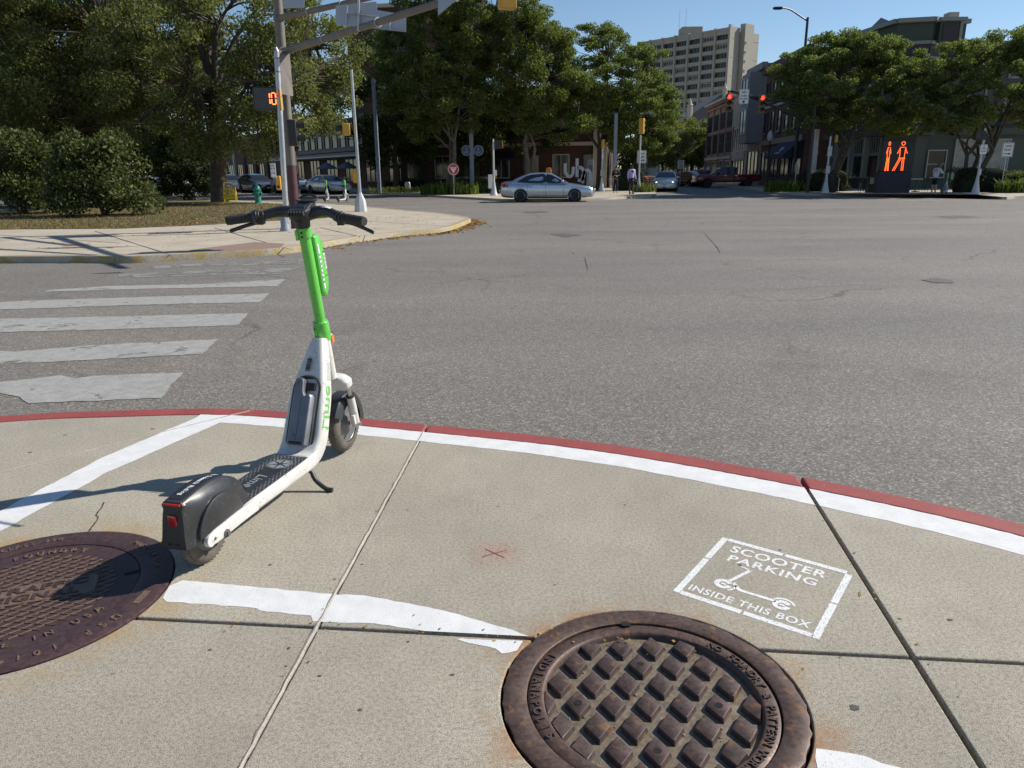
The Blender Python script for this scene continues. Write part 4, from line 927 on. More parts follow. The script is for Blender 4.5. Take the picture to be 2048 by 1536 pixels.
def hedge(label, px0, px1, Y, h, seed, depth=1.2, mats='leaf_hedge', n=9000):
    a, b = at(px0, Y), at(px1, Y); root = thing('hedge', label, 'hedge', ((a[0] + b[0]) / 2, Y, 0), 0, HG); w = (b[0] - a[0]) / 2; rg = random.Random(seed); cl = []; rad = []
    for i in range(int(40 + w * 30)):
        cl.append((rg.uniform(-w, w) * .92, rg.uniform(-1, 1) * depth / 2, rg.uniform(.15, h - .22))); rad.append(rg.uniform(.22, .36))
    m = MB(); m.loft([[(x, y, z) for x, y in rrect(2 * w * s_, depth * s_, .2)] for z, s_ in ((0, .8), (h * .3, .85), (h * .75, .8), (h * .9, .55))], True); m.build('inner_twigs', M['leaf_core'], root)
    obj('foliage', leaf_mesh(cl, rad, n, .085, seed, .85), M[mats], root); return root
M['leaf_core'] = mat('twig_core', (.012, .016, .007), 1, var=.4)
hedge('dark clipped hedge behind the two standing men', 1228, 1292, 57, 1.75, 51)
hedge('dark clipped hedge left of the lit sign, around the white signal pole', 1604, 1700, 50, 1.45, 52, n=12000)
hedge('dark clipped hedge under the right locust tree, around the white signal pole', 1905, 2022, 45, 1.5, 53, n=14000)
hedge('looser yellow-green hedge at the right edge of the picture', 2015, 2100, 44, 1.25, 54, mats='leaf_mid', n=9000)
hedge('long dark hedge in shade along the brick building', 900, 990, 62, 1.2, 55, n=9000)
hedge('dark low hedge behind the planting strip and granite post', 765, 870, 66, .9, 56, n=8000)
def strap(label, base, rx, ry, h, n, seed, mats='leaf_strap', group='strap-leaved lilies in the kerb beds', stuff=False):
    rg = np.random.default_rng(seed); V = []
    for i in range(n):
        x, y = rg.uniform(-rx, rx), rg.uniform(-ry, ry)
        if (x / rx) ** 2 + (y / ry) ** 2 > 1: continue
        a = rg.uniform(0, 2 * pi); l = h * rg.uniform(.7, 1.25); w = .014 * h / .55 * rg.uniform(.8, 1.3) + .004; d = np.array([cos(a), sin(a), 0]); pn = np.array([-sin(a), cos(a), 0]) * w; b = np.array([x, y, -.02])
        c1 = b + d * l * .18 + np.array([0, 0, l * .62]); c2 = b + d * l * rg.uniform(.4, .7) + np.array([0, 0, l * rg.uniform(.55, .95)])
        V += [b - pn, b + pn, c1 + pn, c1 - pn, c1 - pn, c1 + pn, c2 + pn * .3, c2 - pn * .3]
    root = thing('lily_clump', label, 'plant', base, 0, group); obj('leaves', quads(np.array(V)), M[mats], root); return root
strap('bright strap-leaved lily clump around the red round sign', (*at(898, 51.5)[:2], 0), 2.0, 1.0, .85, 900, 61)
strap('strap-leaved lily bed at the tip of the right corner below the awning', (*at(1580, 50)[:2], 0), 1.6, .9, .75, 750, 62)
strap('yellowing lily clump at the right edge of the picture', (*at(2035, 43)[:2], 0), 1.0, .7, .8, 500, 63)
strap('dark shaded lily strip left of the granite post', (*at(790, 58)[:2], 0), 2.0, .5, .5, 500, 64, 'leaf_mid')
strap('low shaded lilies beside the man in the lavender shirt', (*at(1290, 52.5)[:2], 0), .8, .6, .65, 250, 65, 'leaf_mid')
strap('dark shaded lilies behind the bright clump', (*at(965, 55)[:2], 0), 1.3, .6, .7, 400, 66, 'leaf_mid')
# short dry grass and leaf litter
def in_poly(x, y, P):
    c = False; j = len(P) - 1
    for i in range(len(P)):
        if (P[i][1] > y) != (P[j][1] > y) and x < (P[j][0] - P[i][0]) * (y - P[i][1]) / (P[j][1] - P[i][1]) + P[i][0]: c = not c
        j = i
    return c
def blades(n, gen, h, w, seed):
    rg = np.random.default_rng(seed); V = []
    for i in range(n):
        x, y, z = gen(rg); a = rg.uniform(0, 2 * pi); l = h * rg.uniform(.5, 1.4); p = np.array([cos(a), sin(a), 0]) * w; t = np.array([rg.normal() * l * .5, rg.normal() * l * .5, l]); b = np.array([x, y, z])
        V += [b - p, b + p, b + t + p * .2, b + t - p * .2]
    return quads(np.array(V))
LB = (min(p[0] for p in lawn[1:12]), max(p[0] for p in lawn), min(p[1] for p in lawn), 40)
def lawn_gen(rg):
    while True:
        x, y = rg.uniform(-22, LB[1]), LB[2] + (LB[3] - LB[2]) * rg.random() ** 1.6
        if in_poly(x, y, lawn): return x, y, .0
tag(obj('grass', blades(26000, lawn_gen, .07, .008, 5), leafmat('grass_blades', (.09, .08, .026), (.165, .13, .052), (.30, .22, .09), .2)), 'short dry grass with fallen leaves on the left lawn', 'grass', kind='stuff')
def litter(name, n, gen, s, seed):
    rg = np.random.default_rng(seed); V = []
    for i in range(n):
        x, y, z = gen(rg); a = rg.uniform(0, 2 * pi); l = s * rg.uniform(.5, 1.3); u = np.array([cos(a), sin(a), rg.uniform(-.3, .3)]) * l / 2; v = np.array([-sin(a), cos(a), rg.uniform(-.4, .4)]) * l * .35; c = np.array([x, y, z + .012])
        V += [c - u, c + v, c + u, c - v]
    return tag(obj('leaf_litter', quads(np.array(V)), M['leaf_litter']), name, 'fallen leaves', kind='stuff')
kp = spline([Vector((*p, 0)) for p in g2(isl_px[6:14])], 20)
def kerb_gen(rg):
    i = min(len(kp) - 1, int(abs(rg.normal(.58, .22)) * len(kp)) % len(kp)); p = kp[i]; o = abs(rg.normal(0, .24)); q = Vector((p.x + 3, p.y - 20, 0)); 
    return p.x + o * .9, p.y - o * .4, RZ
litter('yellow fallen leaves gathered along the far kerb corner', 1500, kerb_gen, .09, 7)
kq = spline([Vector((*p, 0)) for p in g2([(30, 520), (100, 521), (130, 520)], RZ)], 8)
litter('brown fallen leaves in the gutter at the left kerb', 260, lambda rg: (*(kq[rg.integers(len(kq))] + Vector((rg.normal(0, .12), rg.normal(0, .07) - .05, 0)))[:2], RZ), .07, 8)
isl_in = g2([(0, 500), (300, 500), (600, 470), (900, 450), (920, 434), (800, 425), (680, 432), (560, 446), (0, 465)])
def isl_gen(rg):
    while True:
        x, y = rg.uniform(-10, -1), rg.uniform(13, 27)
        if in_poly(x, y, isl_in) and (y > 17 or rg.random() < .4): return x, y, 0
litter('scattered dry leaves on the left pavement', 420, isl_gen, .055, 9)
litter('dry leaves lying on the left lawn', 3000, lambda rg: (*lawn_gen(rg)[:2], .02), .085, 10)
litter('few small dry leaves scattered over the road', 120, lambda rg: (rg.uniform(-4, 16), rg.uniform(8, 40), RZ), .045, 12)

# ------------------------------------------------------------------ poles, signals, signs
M['galv'] = mat('galvanised_steel', (.42, .43, .44), .42, metal=.6, var=.15, scale=3)
M['pole_white'] = mat('pale_painted_pole', (.50, .51, .52), .5, var=.12, scale=2)
M['pole_grey'] = mat('bluegrey_painted_pole', (.24, .27, .32), .5, var=.12, scale=2)
M['pole_brown'] = mat('brown_weathered_pole', (.165, .145, .125), .6, metal=.2, var=.2, scale=3)
M['sign_back'] = mat('sign_back_aluminium', (.36, .38, .42), .45, metal=.5, var=.1, scale=2)
M['sign_white'] = mat('sign_white', (.74, .74, .72), .4, var=.04)
M['sign_black'] = mat('sign_black', (.012, .012, .013), .5)
M['sign_red'] = mat('sign_red', (.50, .030, .035), .4, var=.05)
M['sign_blue'] = mat('sign_blue', (.035, .085, .20), .4, var=.08)
M['sig_yellow'] = mat('signal_yellow', (.56, .30, .03), .45, var=.12, scale=4)
M['black_metal'] = mat('black_metal', (.018, .018, .019), .45, var=.2)
M['dark_lens'] = mat('dark_lens', (.02, .015, .012), .2)
M['red_lamp'] = emit('red_signal_lamp', (1, .02, .015), 6)
M['digit'] = emit('orange_led_digit', (1, .13, .02), 5)
M['bolt'] = mat('bolt_steel', (.2, .2, .2), .5, metal=.8)
def text_part(name, lines, matl, parent, Mx, depth=.002):
    m = MB()
    for body, y, w_, h_ in lines: add_text(m, body, 1, Mx @ T(0, y, 0), bold=.02, depth=0.0, fit=(w_, h_))
    return m.build(name, matl, parent, smooth=0)
FACE = Matrix(((1, 0, 0, 0), (0, 0, -1, 0), (0, 1, 0, 0), (0, 0, 0, 1)))   # local x right, y up, z towards -Y (the viewer's side)
def plate(name, parent, w_, h_, x, y, z, matl, rz=0, r=.03, t=.012, edge=None):
    Mx = T(x, y, z) @ RZm(rz) @ FACE
    m = MB(); m.prism(rrect(w_, h_, r), -t, 0, Mx); p = m.build(name, matl, parent)
    return p, Mx @ T(0, 0, .003)
def border(parent, w_, h_, Mx, matl, b=.02, inset=.02, r=.02):
    o_ = rrect(w_ - 2 * inset, h_ - 2 * inset, r); i_ = rrect(w_ - 2 * inset - 2 * b, h_ - 2 * inset - 2 * b, r * .6); m = MB()
    m.loft([[(x, y, .001) for x, y in o_], [(x, y, .001) for x, y in i_]], False, 0, Mx); return m.build('border', matl, parent, smooth=0)
def one_way(parent, x, y, z, w_, h_, rz=0):
    p, Mx = plate('sign_panel', parent, w_, h_, x, y, z, M['sign_white'], rz, .04)
    border(p, w_, h_, Mx, M['sign_black']); text_part('lettering', [('ONE', h_ * .18, w_ * .62, h_ * .16), ('WAY', -h_ * .08, w_ * .68, h_ * .16)], M['sign_black'], p, Mx)
    m = MB(); a = w_ * .34; m.add([(a * q, -h_ * .27 + b * h_, .001) for q, b in ((-1, .025), (.3, .025), (.3, .075), (1, 0), (.3, -.075), (.3, -.025), (-1, -.025))], [tuple(range(7))], 0, Mx); m.build('arrow', M['sign_black'], p, smooth=0); return p
def signal_head(parent, x, y, z, body, rz=0, lamps=3, lit=None, s=1.0, lensm=None):
    Mx = T(x, y, z) @ RZm(rz); m = MB(); h = .33 * lamps * s
    m.box((0, 0, 0), (.33 * s, .22 * s, h), Mx); b = m.build('signal_housing', body, parent, bevel=.02)
    for i in range(lamps):
        zz = h / 2 - .165 * s - i * .33 * s; lm = MB(); lm.lathe([(.0001, .02 * s), (.08 * s, .015 * s), (.112 * s, 0)], 20, Mx @ T(0, -.113 * s, zz) @ RX(pi / 2), caps=False); lm.build('lens', M['red_lamp'] if lit == i else M['dark_lens'], b)
        vm = MB(); vm.loft([[(.128 * s * cos(a), -l, .128 * s * sin(a)) for a in np.linspace(-.35, pi + .35, 16)] for l in (.105 * s, .30 * s)], False, 0, Mx @ T(0, 0, zz), closed=False); vm.build('visor', M['black_metal'] if body != M['sig_yellow'] else M['black_metal'], b)
    return b
def flared_pole(label, px, py, h, matl, group=None, r=.055, name='signal_pole', base_r=.24):
    g_ = G(px, py); root = thing(name, label, 'pole', (g_.x, g_.y, 0), 0, group); m = MB()
    m.lathe([(base_r, -.02), (base_r, .05), (base_r * .86, .10), (base_r * .62, .35), (base_r * .42, .62), (r * 1.15, .95), (r, 1.15), (r, h), (r * .7, h + .05), (.001, h + .08)], 20); m.build('pole', matl, root); return root
WG = 'white flared pedestrian signal poles'
# left corner: brown mast-arm pole and silver pedestrian pole
pb = thing('mast_arm_pole', 'tall brown steel mast arm pole at the left corner with two visible arms', 'pole', (-5.67, 20, 0))
m = MB(); m.tube([(.0, 0, -.05), (0, 0, 1.6)], .130, 18); m.build('lower_pole', mat('maroon_pole_paint', (.075, .025, .030), .6, var=.3, scale=4), pb)
m = MB(); m.tube([(.0, 0, 1.6), (.03, 0, 5.2), (.045, 0, 7.2)], [.126, .116, .106], 20); pu = m.build('pole', M['pole_brown'], pb)
for z_ in (4.30, 5.05): m = MB(); m.tube([(.03, 0, z_ - .05), (.03, 0, z_ + .05)], .135, 20); m.build('band', M['pole_brown'], pu)
def arm_line(p0, px, z, ext):
    q = G(*px, z); d = (q - Vector((p0[0], p0[1], z))); return Vector((p0[0], p0[1], z)), Vector((p0[0], p0[1], z)) + d * ext
for (a, b), r in ((arm_line((-5.67, 20), (890, 3), 4.293, 1.05), (.085, .06)), (arm_line((-5.67, 20), (720, 0), 5.065, 1.25), (.075, .055)), ((Vector((-5.63, 20, 7.0)), A(1014, -150, 15.9)), (.08, .05))):
    o_ = Vector((-5.67, 20, 0)); m = MB(); m.tube([a - o_, b - o_], list(r), 16); m.tube([a - o_, (a - o_).lerp(b - o_, .02)], .12, 16); arm = m.build('mast_arm', M['pole_brown'], pb)
    for t in (.32, .64): c_ = (a - o_).lerp(b - o_, t); d = (b - a).normalized(); m = MB(); m.tube([c_ - d * .012, c_ + d * .012], r[0] * 1.12, 16); m.build('clamp', M['galv'], arm)
m = MB(); m.tube(spline([(.1, -.05, 5.6), (.35, -.25, 5.75), (.6, -.45, 5.5), (.75, -.55, 5.2)], 6), .018, 6); m.tube(spline([(.1, -.05, 5.5), (.4, -.25, 5.65), (.65, -.45, 5.3)], 6), .015, 6); m.build('cable', M['black_metal'], pb)
def panel_px(name, pxs, Y, parent_loc, t=.015, matl=None, parent=None):
    P = [A(*p, Y) - Vector(parent_loc) for p in pxs]; m = MB(); m.loft([[(p.x, p.y, p.z) for p in P], [(p.x, p.y + t, p.z) for p in P]], True); return m.build(name, matl, parent, smooth=0)
sg_ = thing('street_sign', 'large grey-backed overhead sign board hung on the brown mast arms, seen from behind', 'sign', (-2.9, 16.9, 4.5)); L_s = (-2.9, 16.9, 4.5)
panel_px('sign_panel', [(672, 49), (812, 64), (812, 30), (754, 20), (753, 3), (671, 11)], 16.9, L_s, .015, M['sign_back'], sg_)
m = MB()
for x0, y0, x1, y1, r in ((694, 12, 692, 46, .022), (717, -5, 717, 62, .028), (779, 34, 780, 60, .022)):
    m.tube([A(x0, y0, 16.82) - Vector(L_s), A(x1, y1, 16.82) - Vector(L_s)], r, 8)
m.tube([A(694, 26, 16.8) - Vector(L_s), A(755, 33, 16.8) - Vector(L_s)], .014, 8); m.tube([A(780, 40, 16.8) - Vector(L_s), A(798, 28, 16.7) - Vector(L_s)], .014, 8)
m.build('bracket', M['galv'], sg_)
sb = thing('street_sign', 'dark-framed grey sign back near the top edge above the mast arm, left of centre', 'sign', tuple(A(600, 5, 19))); L_s = tuple(A(600, 5, 19))
panel_px('sign_panel', [(565, -25), (610, -25), (608, 15), (566, 17)], 19, L_s, .02, M['sign_back'], sb)
s2 = thing('street_sign', 'small grey sign back cut by the top edge, hung right of the large board', 'sign', tuple(A(890, 5, 13.6))); L_s = tuple(A(890, 5, 13.6))
panel_px('sign_panel', [(876, 31), (876, -20), (915, -20), (912, 0)], 13.6, L_s, .02, M['sign_back'], s2)
tl = thing('traffic_light', 'yellow traffic light cut by the top edge at the mast arm end', 'traffic light', tuple(A(1014, -42, 15.9))); signal_head(tl, 0, 0, -.04, M['sig_yellow'], pi + .35, 3); m = MB(); m.tube([(0, 0, .6), (0, 0, 1.3)], .03, 8); m.build('hanger', M['galv'], tl)
spn = thing('traffic_light', 'black traffic light housing strapped low on the brown pole, seen from its side', 'traffic light', tuple(A(581, 266, 19.7))); signal_head(spn, .06, 0, 0, M['black_metal'], pi * .55, 2, s=.95)
pn = thing('street_sign', 'narrow grey sign seen nearly edge on beside the silver pole', 'sign', tuple(A(572, 147, 19.6))); p_, _ = plate('sign_panel', pn, .60, 1.0, 0, 0, 0, M['pole_brown'], radians(80), .03)
sp_ = G(571, 462); spt = A(553, 103, sp_.y + .15)
ps = thing('signal_pole', 'silver pedestrian signal pole at the left corner, in front of the brown pole', 'pole', (sp_.x, sp_.y, 0)); o_ = Vector((sp_.x, sp_.y, 0))
m = MB(); m.tube([(0.05, 0, .2), spt - o_], [.068, .062], 18); m.tube([spt - o_, spt - o_ + Vector((-.003, 0, .10))], [.066, .02], 18); m.build('pole', M['galv'], ps)
m = MB(); m.lathe([(.13, -.02), (.13, .05), (.105, .10), (.095, .55), (.075, .60)], 20); m.build('pole_base', M['pole_grey'], ps)
for z_ in (3.2, 3.75, 4.05): m = MB(); q = (Vector((.05, 0, .2))).lerp(spt - o_, (z_ - .2) / 4.0); m.tube([q - Vector((0, 0, .012)), q + Vector((0, 0, .012))], .074, 16); m.build('band', M['bolt'], ps)
ph = thing('pedestrian_signal', 'black pedestrian countdown signal showing an orange 10 on the silver pole', 'signal', tuple(A(532, 197, sp_.y + .05)))
Mx = RZm(radians(14)) @ FACE
m = MB(); m.prism(rrect(.60, .53, .06), -.14, .0, Mx); hb = m.build('housing', M['black_metal'], ph, bevel=.012)
m = MB(); m.prism(rrect(.54, .47, .04), -.004, .002, Mx); m.build('signal_face', mat('signal_face_dark', (.035, .037, .04), .25, var=.3, scale=6), hb)
m = MB(); dg_ = []
for (x, y, w_, h_) in ((.085, .065, .022, .10), (.085, -.065, .022, .10), (.130, .065, .022, .10), (.130, -.065, .022, .10), (.225, .065, .022, .10), (.225, -.065, .022, .10), (.178, .128, .075, .022), (.178, -.128, .075, .022)): m.prism(rrect(w_, h_, .006), .002, .007, Mx @ T(x, y, 0))
m.build('digits', M['digit'], hb)
m = MB(); m.box((.335, .06, -.02), (.05, .16, .50)); m.build('bracket', M['sig_yellow'], ph, bevel=.01)
pbm = thing('push_button', 'yellow pedestrian push button box with small white notice on the silver pole', 'button', (sp_.x - .02, sp_.y - .12, 1.05))
m = MB(); m.prism(rrect(.11, .34, .03), -.06, .02, T(-.01, 0, .12) @ FACE); bb = m.build('button_box', M['sig_yellow'], pbm, bevel=.01)
m = MB(); m.lathe([(.035, 0), (.035, .012), (.02, .02), (.0001, .022)], 16, T(-.01, -.02, .03) @ RX(pi / 2)); m.build('button', M['black_metal'], bb)
p_, Mx = plate('notice_plate', pbm, .15, .34, -.10, -.05, .42, M['sign_white'], radians(-20), .015, .006); border(p_, .15, .34, Mx, M['sign_black'], .006, .008, .01)
text_part('lettering', [('PUSH', .09, .10, .035), ('BUTTON', .03, .11, .03), ('TO', -.02, .04, .025), ('CROSS', -.08, .11, .03)], M['sign_black'], p_, Mx)
# second corner pole with octagonal foot
g_ = G(722, 423); p2 = thing('signal_pole', 'slim grey signal pole with faceted concrete-coloured foot near the left kerb', 'pole', (g_.x, g_.y, 0))
m = MB(); m.tube([(0, 0, .6), (-.02, 0, 5.0)], [.068, .050], 14); m.build('pole', M['galv'], p2)
m = MB(); m.lathe([(.24, -.02), (.24, .05), (.20, .40), (.10, .62), (.07, .70)], 8); m.build('pole_base', M['pole_white'], p2, smooth=20)
t2 = thing('traffic_light', 'yellow traffic light with black visor on the slim grey pole', 'traffic light', (g_.x - .35, g_.y - .05, 2.95)); signal_head(t2, 0, 0, 0, M['sig_yellow'], radians(-75), 1, s=1.25)
b2 = thing('push_button', 'yellow push button box low on the slim grey pole', 'button', (g_.x - .14, g_.y, 1.3)); m = MB(); m.prism(rrect(.17, .50, .05), -.09, .06, FACE); m.build('button_box', M['sig_yellow'], b2, bevel=.02)
# poles across the crossing
def banner_pole(label, px, py, Y, h, r=.075, matl='pole_grey'):
    a = at(px, Y); root = thing('banner_pole', label, 'pole', (a[0], Y, 0)); m = MB(); m.prism(rrect(2 * r, 2 * r, r * .3), -.02, h, Matrix()); m.prism(rrect(2.3 * r, 2.3 * r, r * .3), 2.35, 2.55, Matrix()); m.build('pole', M[matl], root); return root
banner_pole('square blue-grey pole with two small lights, behind the lily strip', 757, 378, 57, 7.9, .13)
bpl = banner_pole('blue-grey pole carrying two round blue LEFT and RIGHT signs', 944, 380, 56, 5.4, .15)
for px, tx_, im in ((933, 'LEFT', 0), (957, 'RIGHT', 1)):
    c_ = A(px, 301, 55.8); rs = thing('round_sign', f'round blue sign reading {tx_} on the blue-grey pole', 'sign', tuple(c_), 0, None)
    m = MB(); m.prism(circle(.36, 32), -.02, 0, FACE); d_ = m.build('sign_disc', M['sign_blue'], rs); m = MB(); m.loft([[(r * cos(q), r * sin(q), .002) for q in np.linspace(0, 2 * pi, 33)[:-1]] for r in (.36, .325)], False, 0, FACE); m.build('rim', M['sign_back'], d_)
    text_part('lettering', [(tx_, -.19, .36, .12)], M['sign_back'], d_, FACE @ T(0, 0, .004)); m = MB(); m.box((0, .10, .003), (.05, .20, .002), FACE); m.box((0, .16, .003), (.12, .04, .002), FACE); m.build('symbol', M['sign_back'], d_)
rd = at(907, 50.5); ys = thing('round_sign', 'red round sign with white triangle standing in the bright lily clump', 'sign', (rd[0], 50.5, 0))
m = MB(); m.tube([(0, 0, -.02), (0, .03, 1.95)], .035, 10); m.build('post', M['galv'], ys)
m = MB(); m.prism(circle(.36, 36), -.015, 0, T(0, -.02, 1.62) @ FACE); dc = m.build('sign_disc', M['sign_red'], ys)
m = MB(); m.loft([[(r * cos(q), r * sin(q), .002) for q in np.linspace(0, 2 * pi, 37)[:-1]] for r in (.36, .325)], False, 0, T(0, -.02, 1.62) @ FACE); m.add([(-.24, .15, .002), (.24, .15, .002), (0, -.27, .002)], [(0, 1, 2)], 0, T(0, -.02, 1.62) @ FACE); m.build('white_triangle', M['sign_white'], dc, smooth=0)
text_part('lettering', [('DO NOT', .09, .28, .045), ('ENTER', .02, .20, .045)], M['sign_red'], dc, T(0, -.02, 1.62) @ FACE @ T(0, 0, .005))
w1 = flared_pole('white flared signal pole left of the silver sedan, with a black walk signal', 988, 391, 3.3, M['pole_white'], WG)
wl = w1.location
hd = thing('pedestrian_signal', 'dark pedestrian signal head on the white pole left of the sedan', 'signal', (wl.x + .33, wl.y - .1, 3.05)); m = MB(); m.box((0, 0, 0), (.46, .2, .46)); h_ = m.build('housing', M['black_metal'], hd, bevel=.02); m = MB(); m.box((.255, 0, 0), (.05, .22, .44)); m.build('visor', M['sig_yellow'], h_)
nb = thing('push_button', 'small white notice and amber button on the white pole left of the sedan', 'button', (wl.x + .12, wl.y - .08, 1.25)); p_, Mx = plate('notice_plate', nb, .17, .34, 0, 0, .12, M['sign_white'], 0, .02); m = MB(); m.prism(rrect(.10, .16, .03), -.02, .05, T(0, 0, -.14) @ FACE); m.build('button_box', M['sig_yellow'], nb)
bn = thing('notice_board', 'pale information board beside the white pole left of the sedan', 'sign', (wl.x - .22, wl.y + .5, 0)); m = MB(); m.box((0, 0, .85), (.28, .04, .85)); p_ = m.build('board', M['sign_white'], bn); m = MB(); m.tube([(0, .05, -.02), (0, .05, 1.25)], .025, 8); m.build('post', M['black_metal'], bn)
w2 = flared_pole('white flared signal pole with a yellow head, left of the two men', 1203, 383, 3.0, M['pole_white'], WG); wl = w2.location
y2 = thing('traffic_light', 'narrow yellow signal seen from the side on the white pole left of the two men', 'traffic light', (wl.x + .02, wl.y - .05, 3.25)); m = MB(); m.box((0, 0, 0), (.22, .3, .62)); m.build('signal_housing', M['sig_yellow'], y2, bevel=.03)
n2 = thing('push_button', 'grey push button plate on the white pole left of the two men', 'button', (wl.x, wl.y - .09, 1.3)); plate('notice_plate', n2, .24, .42, 0, 0, 0, M['sign_back'], 0, .03); m = MB(); m.prism(circle(.05, 12), -.02, .05, T(0, 0, -.3) @ FACE); m.build('button', M['sig_yellow'], n2)
w3 = flared_pole('white flared signal pole with ONE WAY sign beside the man in lavender', 1277, 384, 3.7, M['pole_white'], WG); wl = w3.location
y3 = thing('traffic_light', 'yellow traffic light topping the white pole beside the man in lavender', 'traffic light', (wl.x + .05, wl.y - .05, 4.3)); signal_head(y3, 0, 0, 0, M['sig_yellow'], pi * .8, 3, s=1.0)
o1 = thing('one_way_sign', 'white ONE WAY sign behind the white pole beside the man in lavender', 'sign', (wl.x + .16, wl.y + .12, 2.32)); one_way(o1, 0, 0, 0, .64, .85)
w4 = flared_pole('white flared signal pole in front of the hedge left of the lit sign', 1650, 386, 3.2, M['pole_white'], WG); wl = w4.location
for z_, h_ in ((2.4, .55), (1.35, .42)):
    nn = thing('notice_plate', 'small pale notice plate ' + ('high' if z_ > 2 else 'low') + ' on the white pole left of the lit sign', 'sign', (wl.x, wl.y - .09, z_)); plate('sign_panel', nn, .26, h_, 0, 0, 0, M['pole_white'], 0, .02)
ya = thing('pedestrian_signal', 'amber-edged pedestrian signal on the white pole left of the lit sign', 'signal', (wl.x + .34, wl.y, 3.1)); m = MB(); m.box((0, 0, 0), (.12, .2, .42)); m.build('housing', M['sig_yellow'], ya, bevel=.02)
w5 = flared_pole('white flared signal pole in front of the right hedge, right of the woman', 1950, 388.5, 3.3, M['pole_white'], WG); wl = w5.location
pd5 = thing('pedestrian_signal', 'black pedestrian signal with dark screen on the white pole right of the woman', 'signal', (wl.x - .28, wl.y - .05, 3.0)); m = MB(); m.box((0, 0, 0), (.52, .22, .46)); h_ = m.build('housing', M['black_metal'], pd5, bevel=.02); m = MB(); m.box((-.12, -.112, 0), (.14, .004, .2)); m.build('dim_hand', mat('dim_hand', (.12, .02, .012), .5), h_)
n5 = thing('notice_plate', 'white notice plate with small print on the white pole right of the woman', 'sign', (wl.x + .03, wl.y - .09, 2.3)); p_, Mx = plate('sign_panel', n5, .36, .48, 0, 0, 0, M['sign_white'], 0, .03); text_part('lettering', [('NO', .12, .12, .07), ('TURN', .0, .24, .07), ('ON RED', -.13, .26, .07)], M['sign_black'], p_, Mx)
b5 = thing('push_button', 'pale push button box low on the white pole right of the woman', 'button', (wl.x - .02, wl.y - .1, 1.15)); m = MB(); m.prism(rrect(.17, .34, .04), -.03, .06, FACE); m.build('button_box', M['pole_white'], b5, bevel=.015)
ow = at(2008, 43.5); o2 = thing('one_way_sign', 'white ONE WAY sign on its own post above the right hedge', 'sign', (ow[0], 43.5, 0)); m = MB(); m.tube([(0, .04, -.02), (0, .04, 2.8)], .03, 8); m.build('post', M['galv'], o2); one_way(o2, 0, 0, 2.32, .60, .78, radians(-6))
# grey banner pole in the hedge
banner_pole('blue-grey square pole rising from the hedge behind the man in black', 1229, 345, 56.5, 5.4, .13)
banner_pole('pale square pole behind the hedge left of the lit sign', 1626, 330, 51, 3.9, .13, 'pole_white')
# right mast arm with two red signals
mr = thing('mast_arm_pole', 'dark mast arm pole on the right corner, its arms holding two red traffic lights', 'pole', (*at(1618, 47)[:2], 0)); mo = Vector(mr.location)
m = MB(); m.tube([(0, 0, -.02), (0, 0, 5.6)], [.11, .08], 14); m.build('pole', M['black_metal'], mr)
e1 = A(1455, 182, 45.6) - mo; a1 = Vector((0, 0, 5.0)); m = MB(); m.tube([(0, 0, 4.0), A(1523, 202, 45.6) - mo, A(1490, 190, 45.6) - mo, e1], [.09, .075, .06, .05], 10); m.build('mast_arm', M['black_metal'], mr)
m = MB(); m.tube([(0, 0, 5.0), A(1525, 197, 45.6) - mo, A(1462, 181, 45.6) - mo], [.05, .045, .04], 8); m.build('mast_arm', M['black_metal'], mr)
for px, py, lab in ((1457, 206, 'at the tip of the dark mast arm'), (1523, 208, 'right of the NO TURN ON RED sign')):
    c_ = A(px, py, 45.3); t_ = thing('traffic_light', 'yellow traffic light showing red ' + lab, 'traffic light', tuple(c_), 0, 'red traffic lights on the dark mast arm'); signal_head(t_, 0, 0, 0, mat('signal_dark_yellow', (.17, .11, .035), .5), 0, 3, 0, s=.98)
c_ = A(1488, 193, 45.3); ns = thing('street_sign', 'white NO TURN ON RED sign hung between the two red traffic lights', 'sign', tuple(c_)); p_, Mx = plate('sign_panel', ns, .56, .80, 0, 0, 0, M['sign_white'], 0, .04); border(p_, .56, .80, Mx, M['sign_black'], .012, .015)
text_part('lettering', [('NO', .16, .26, .14), ('TURN', -.02, .38, .10), ('ON RED', -.17, .42, .09)], M['sign_black'], p_, Mx); m = MB(); m.prism(circle(.07, 20), 0, .002, Mx @ T(0, -.28, 0)); m.build('red_dot', mat('black_dot', (.03, .02, .02), .5), p_)
# cobra street lamp and globe lamp
lb = A(1615, 42, 60); sl_ = thing('street_lamp', 'tall dark cobra-head street lamp rising behind the right corner trees', 'lamp', (lb[0], 60, 0)); lo = Vector(sl_.location)
m = MB(); m.tube([(0, 0, -.02), (.0, 0, 12.2)], [.14, .09], 12); m.build('pole', M['black_metal'], sl_)
m = MB(); m.tube(spline([A(1615, 42, 60) - lo, A(1600, 32, 59.7) - lo, A(1580, 19, 59.2) - lo, A(1565, 16, 58.8) - lo], 5), [.06] * 16, 8); m.build('lamp_arm', M['black_metal'], sl_)
c_ = A(1556, 16, 58.6) - lo; m = MB(); m.loft([[(c_.x + x, c_.y + y, c_.z + z) for x, y in rrect(a, b, b * .4)] for z, a, b in ((-.10, .5, .24), (-.06, .74, .30), (.05, .70, .26), (.08, .5, .16))], True); m.build('lamp_head', M['black_metal'], sl_)
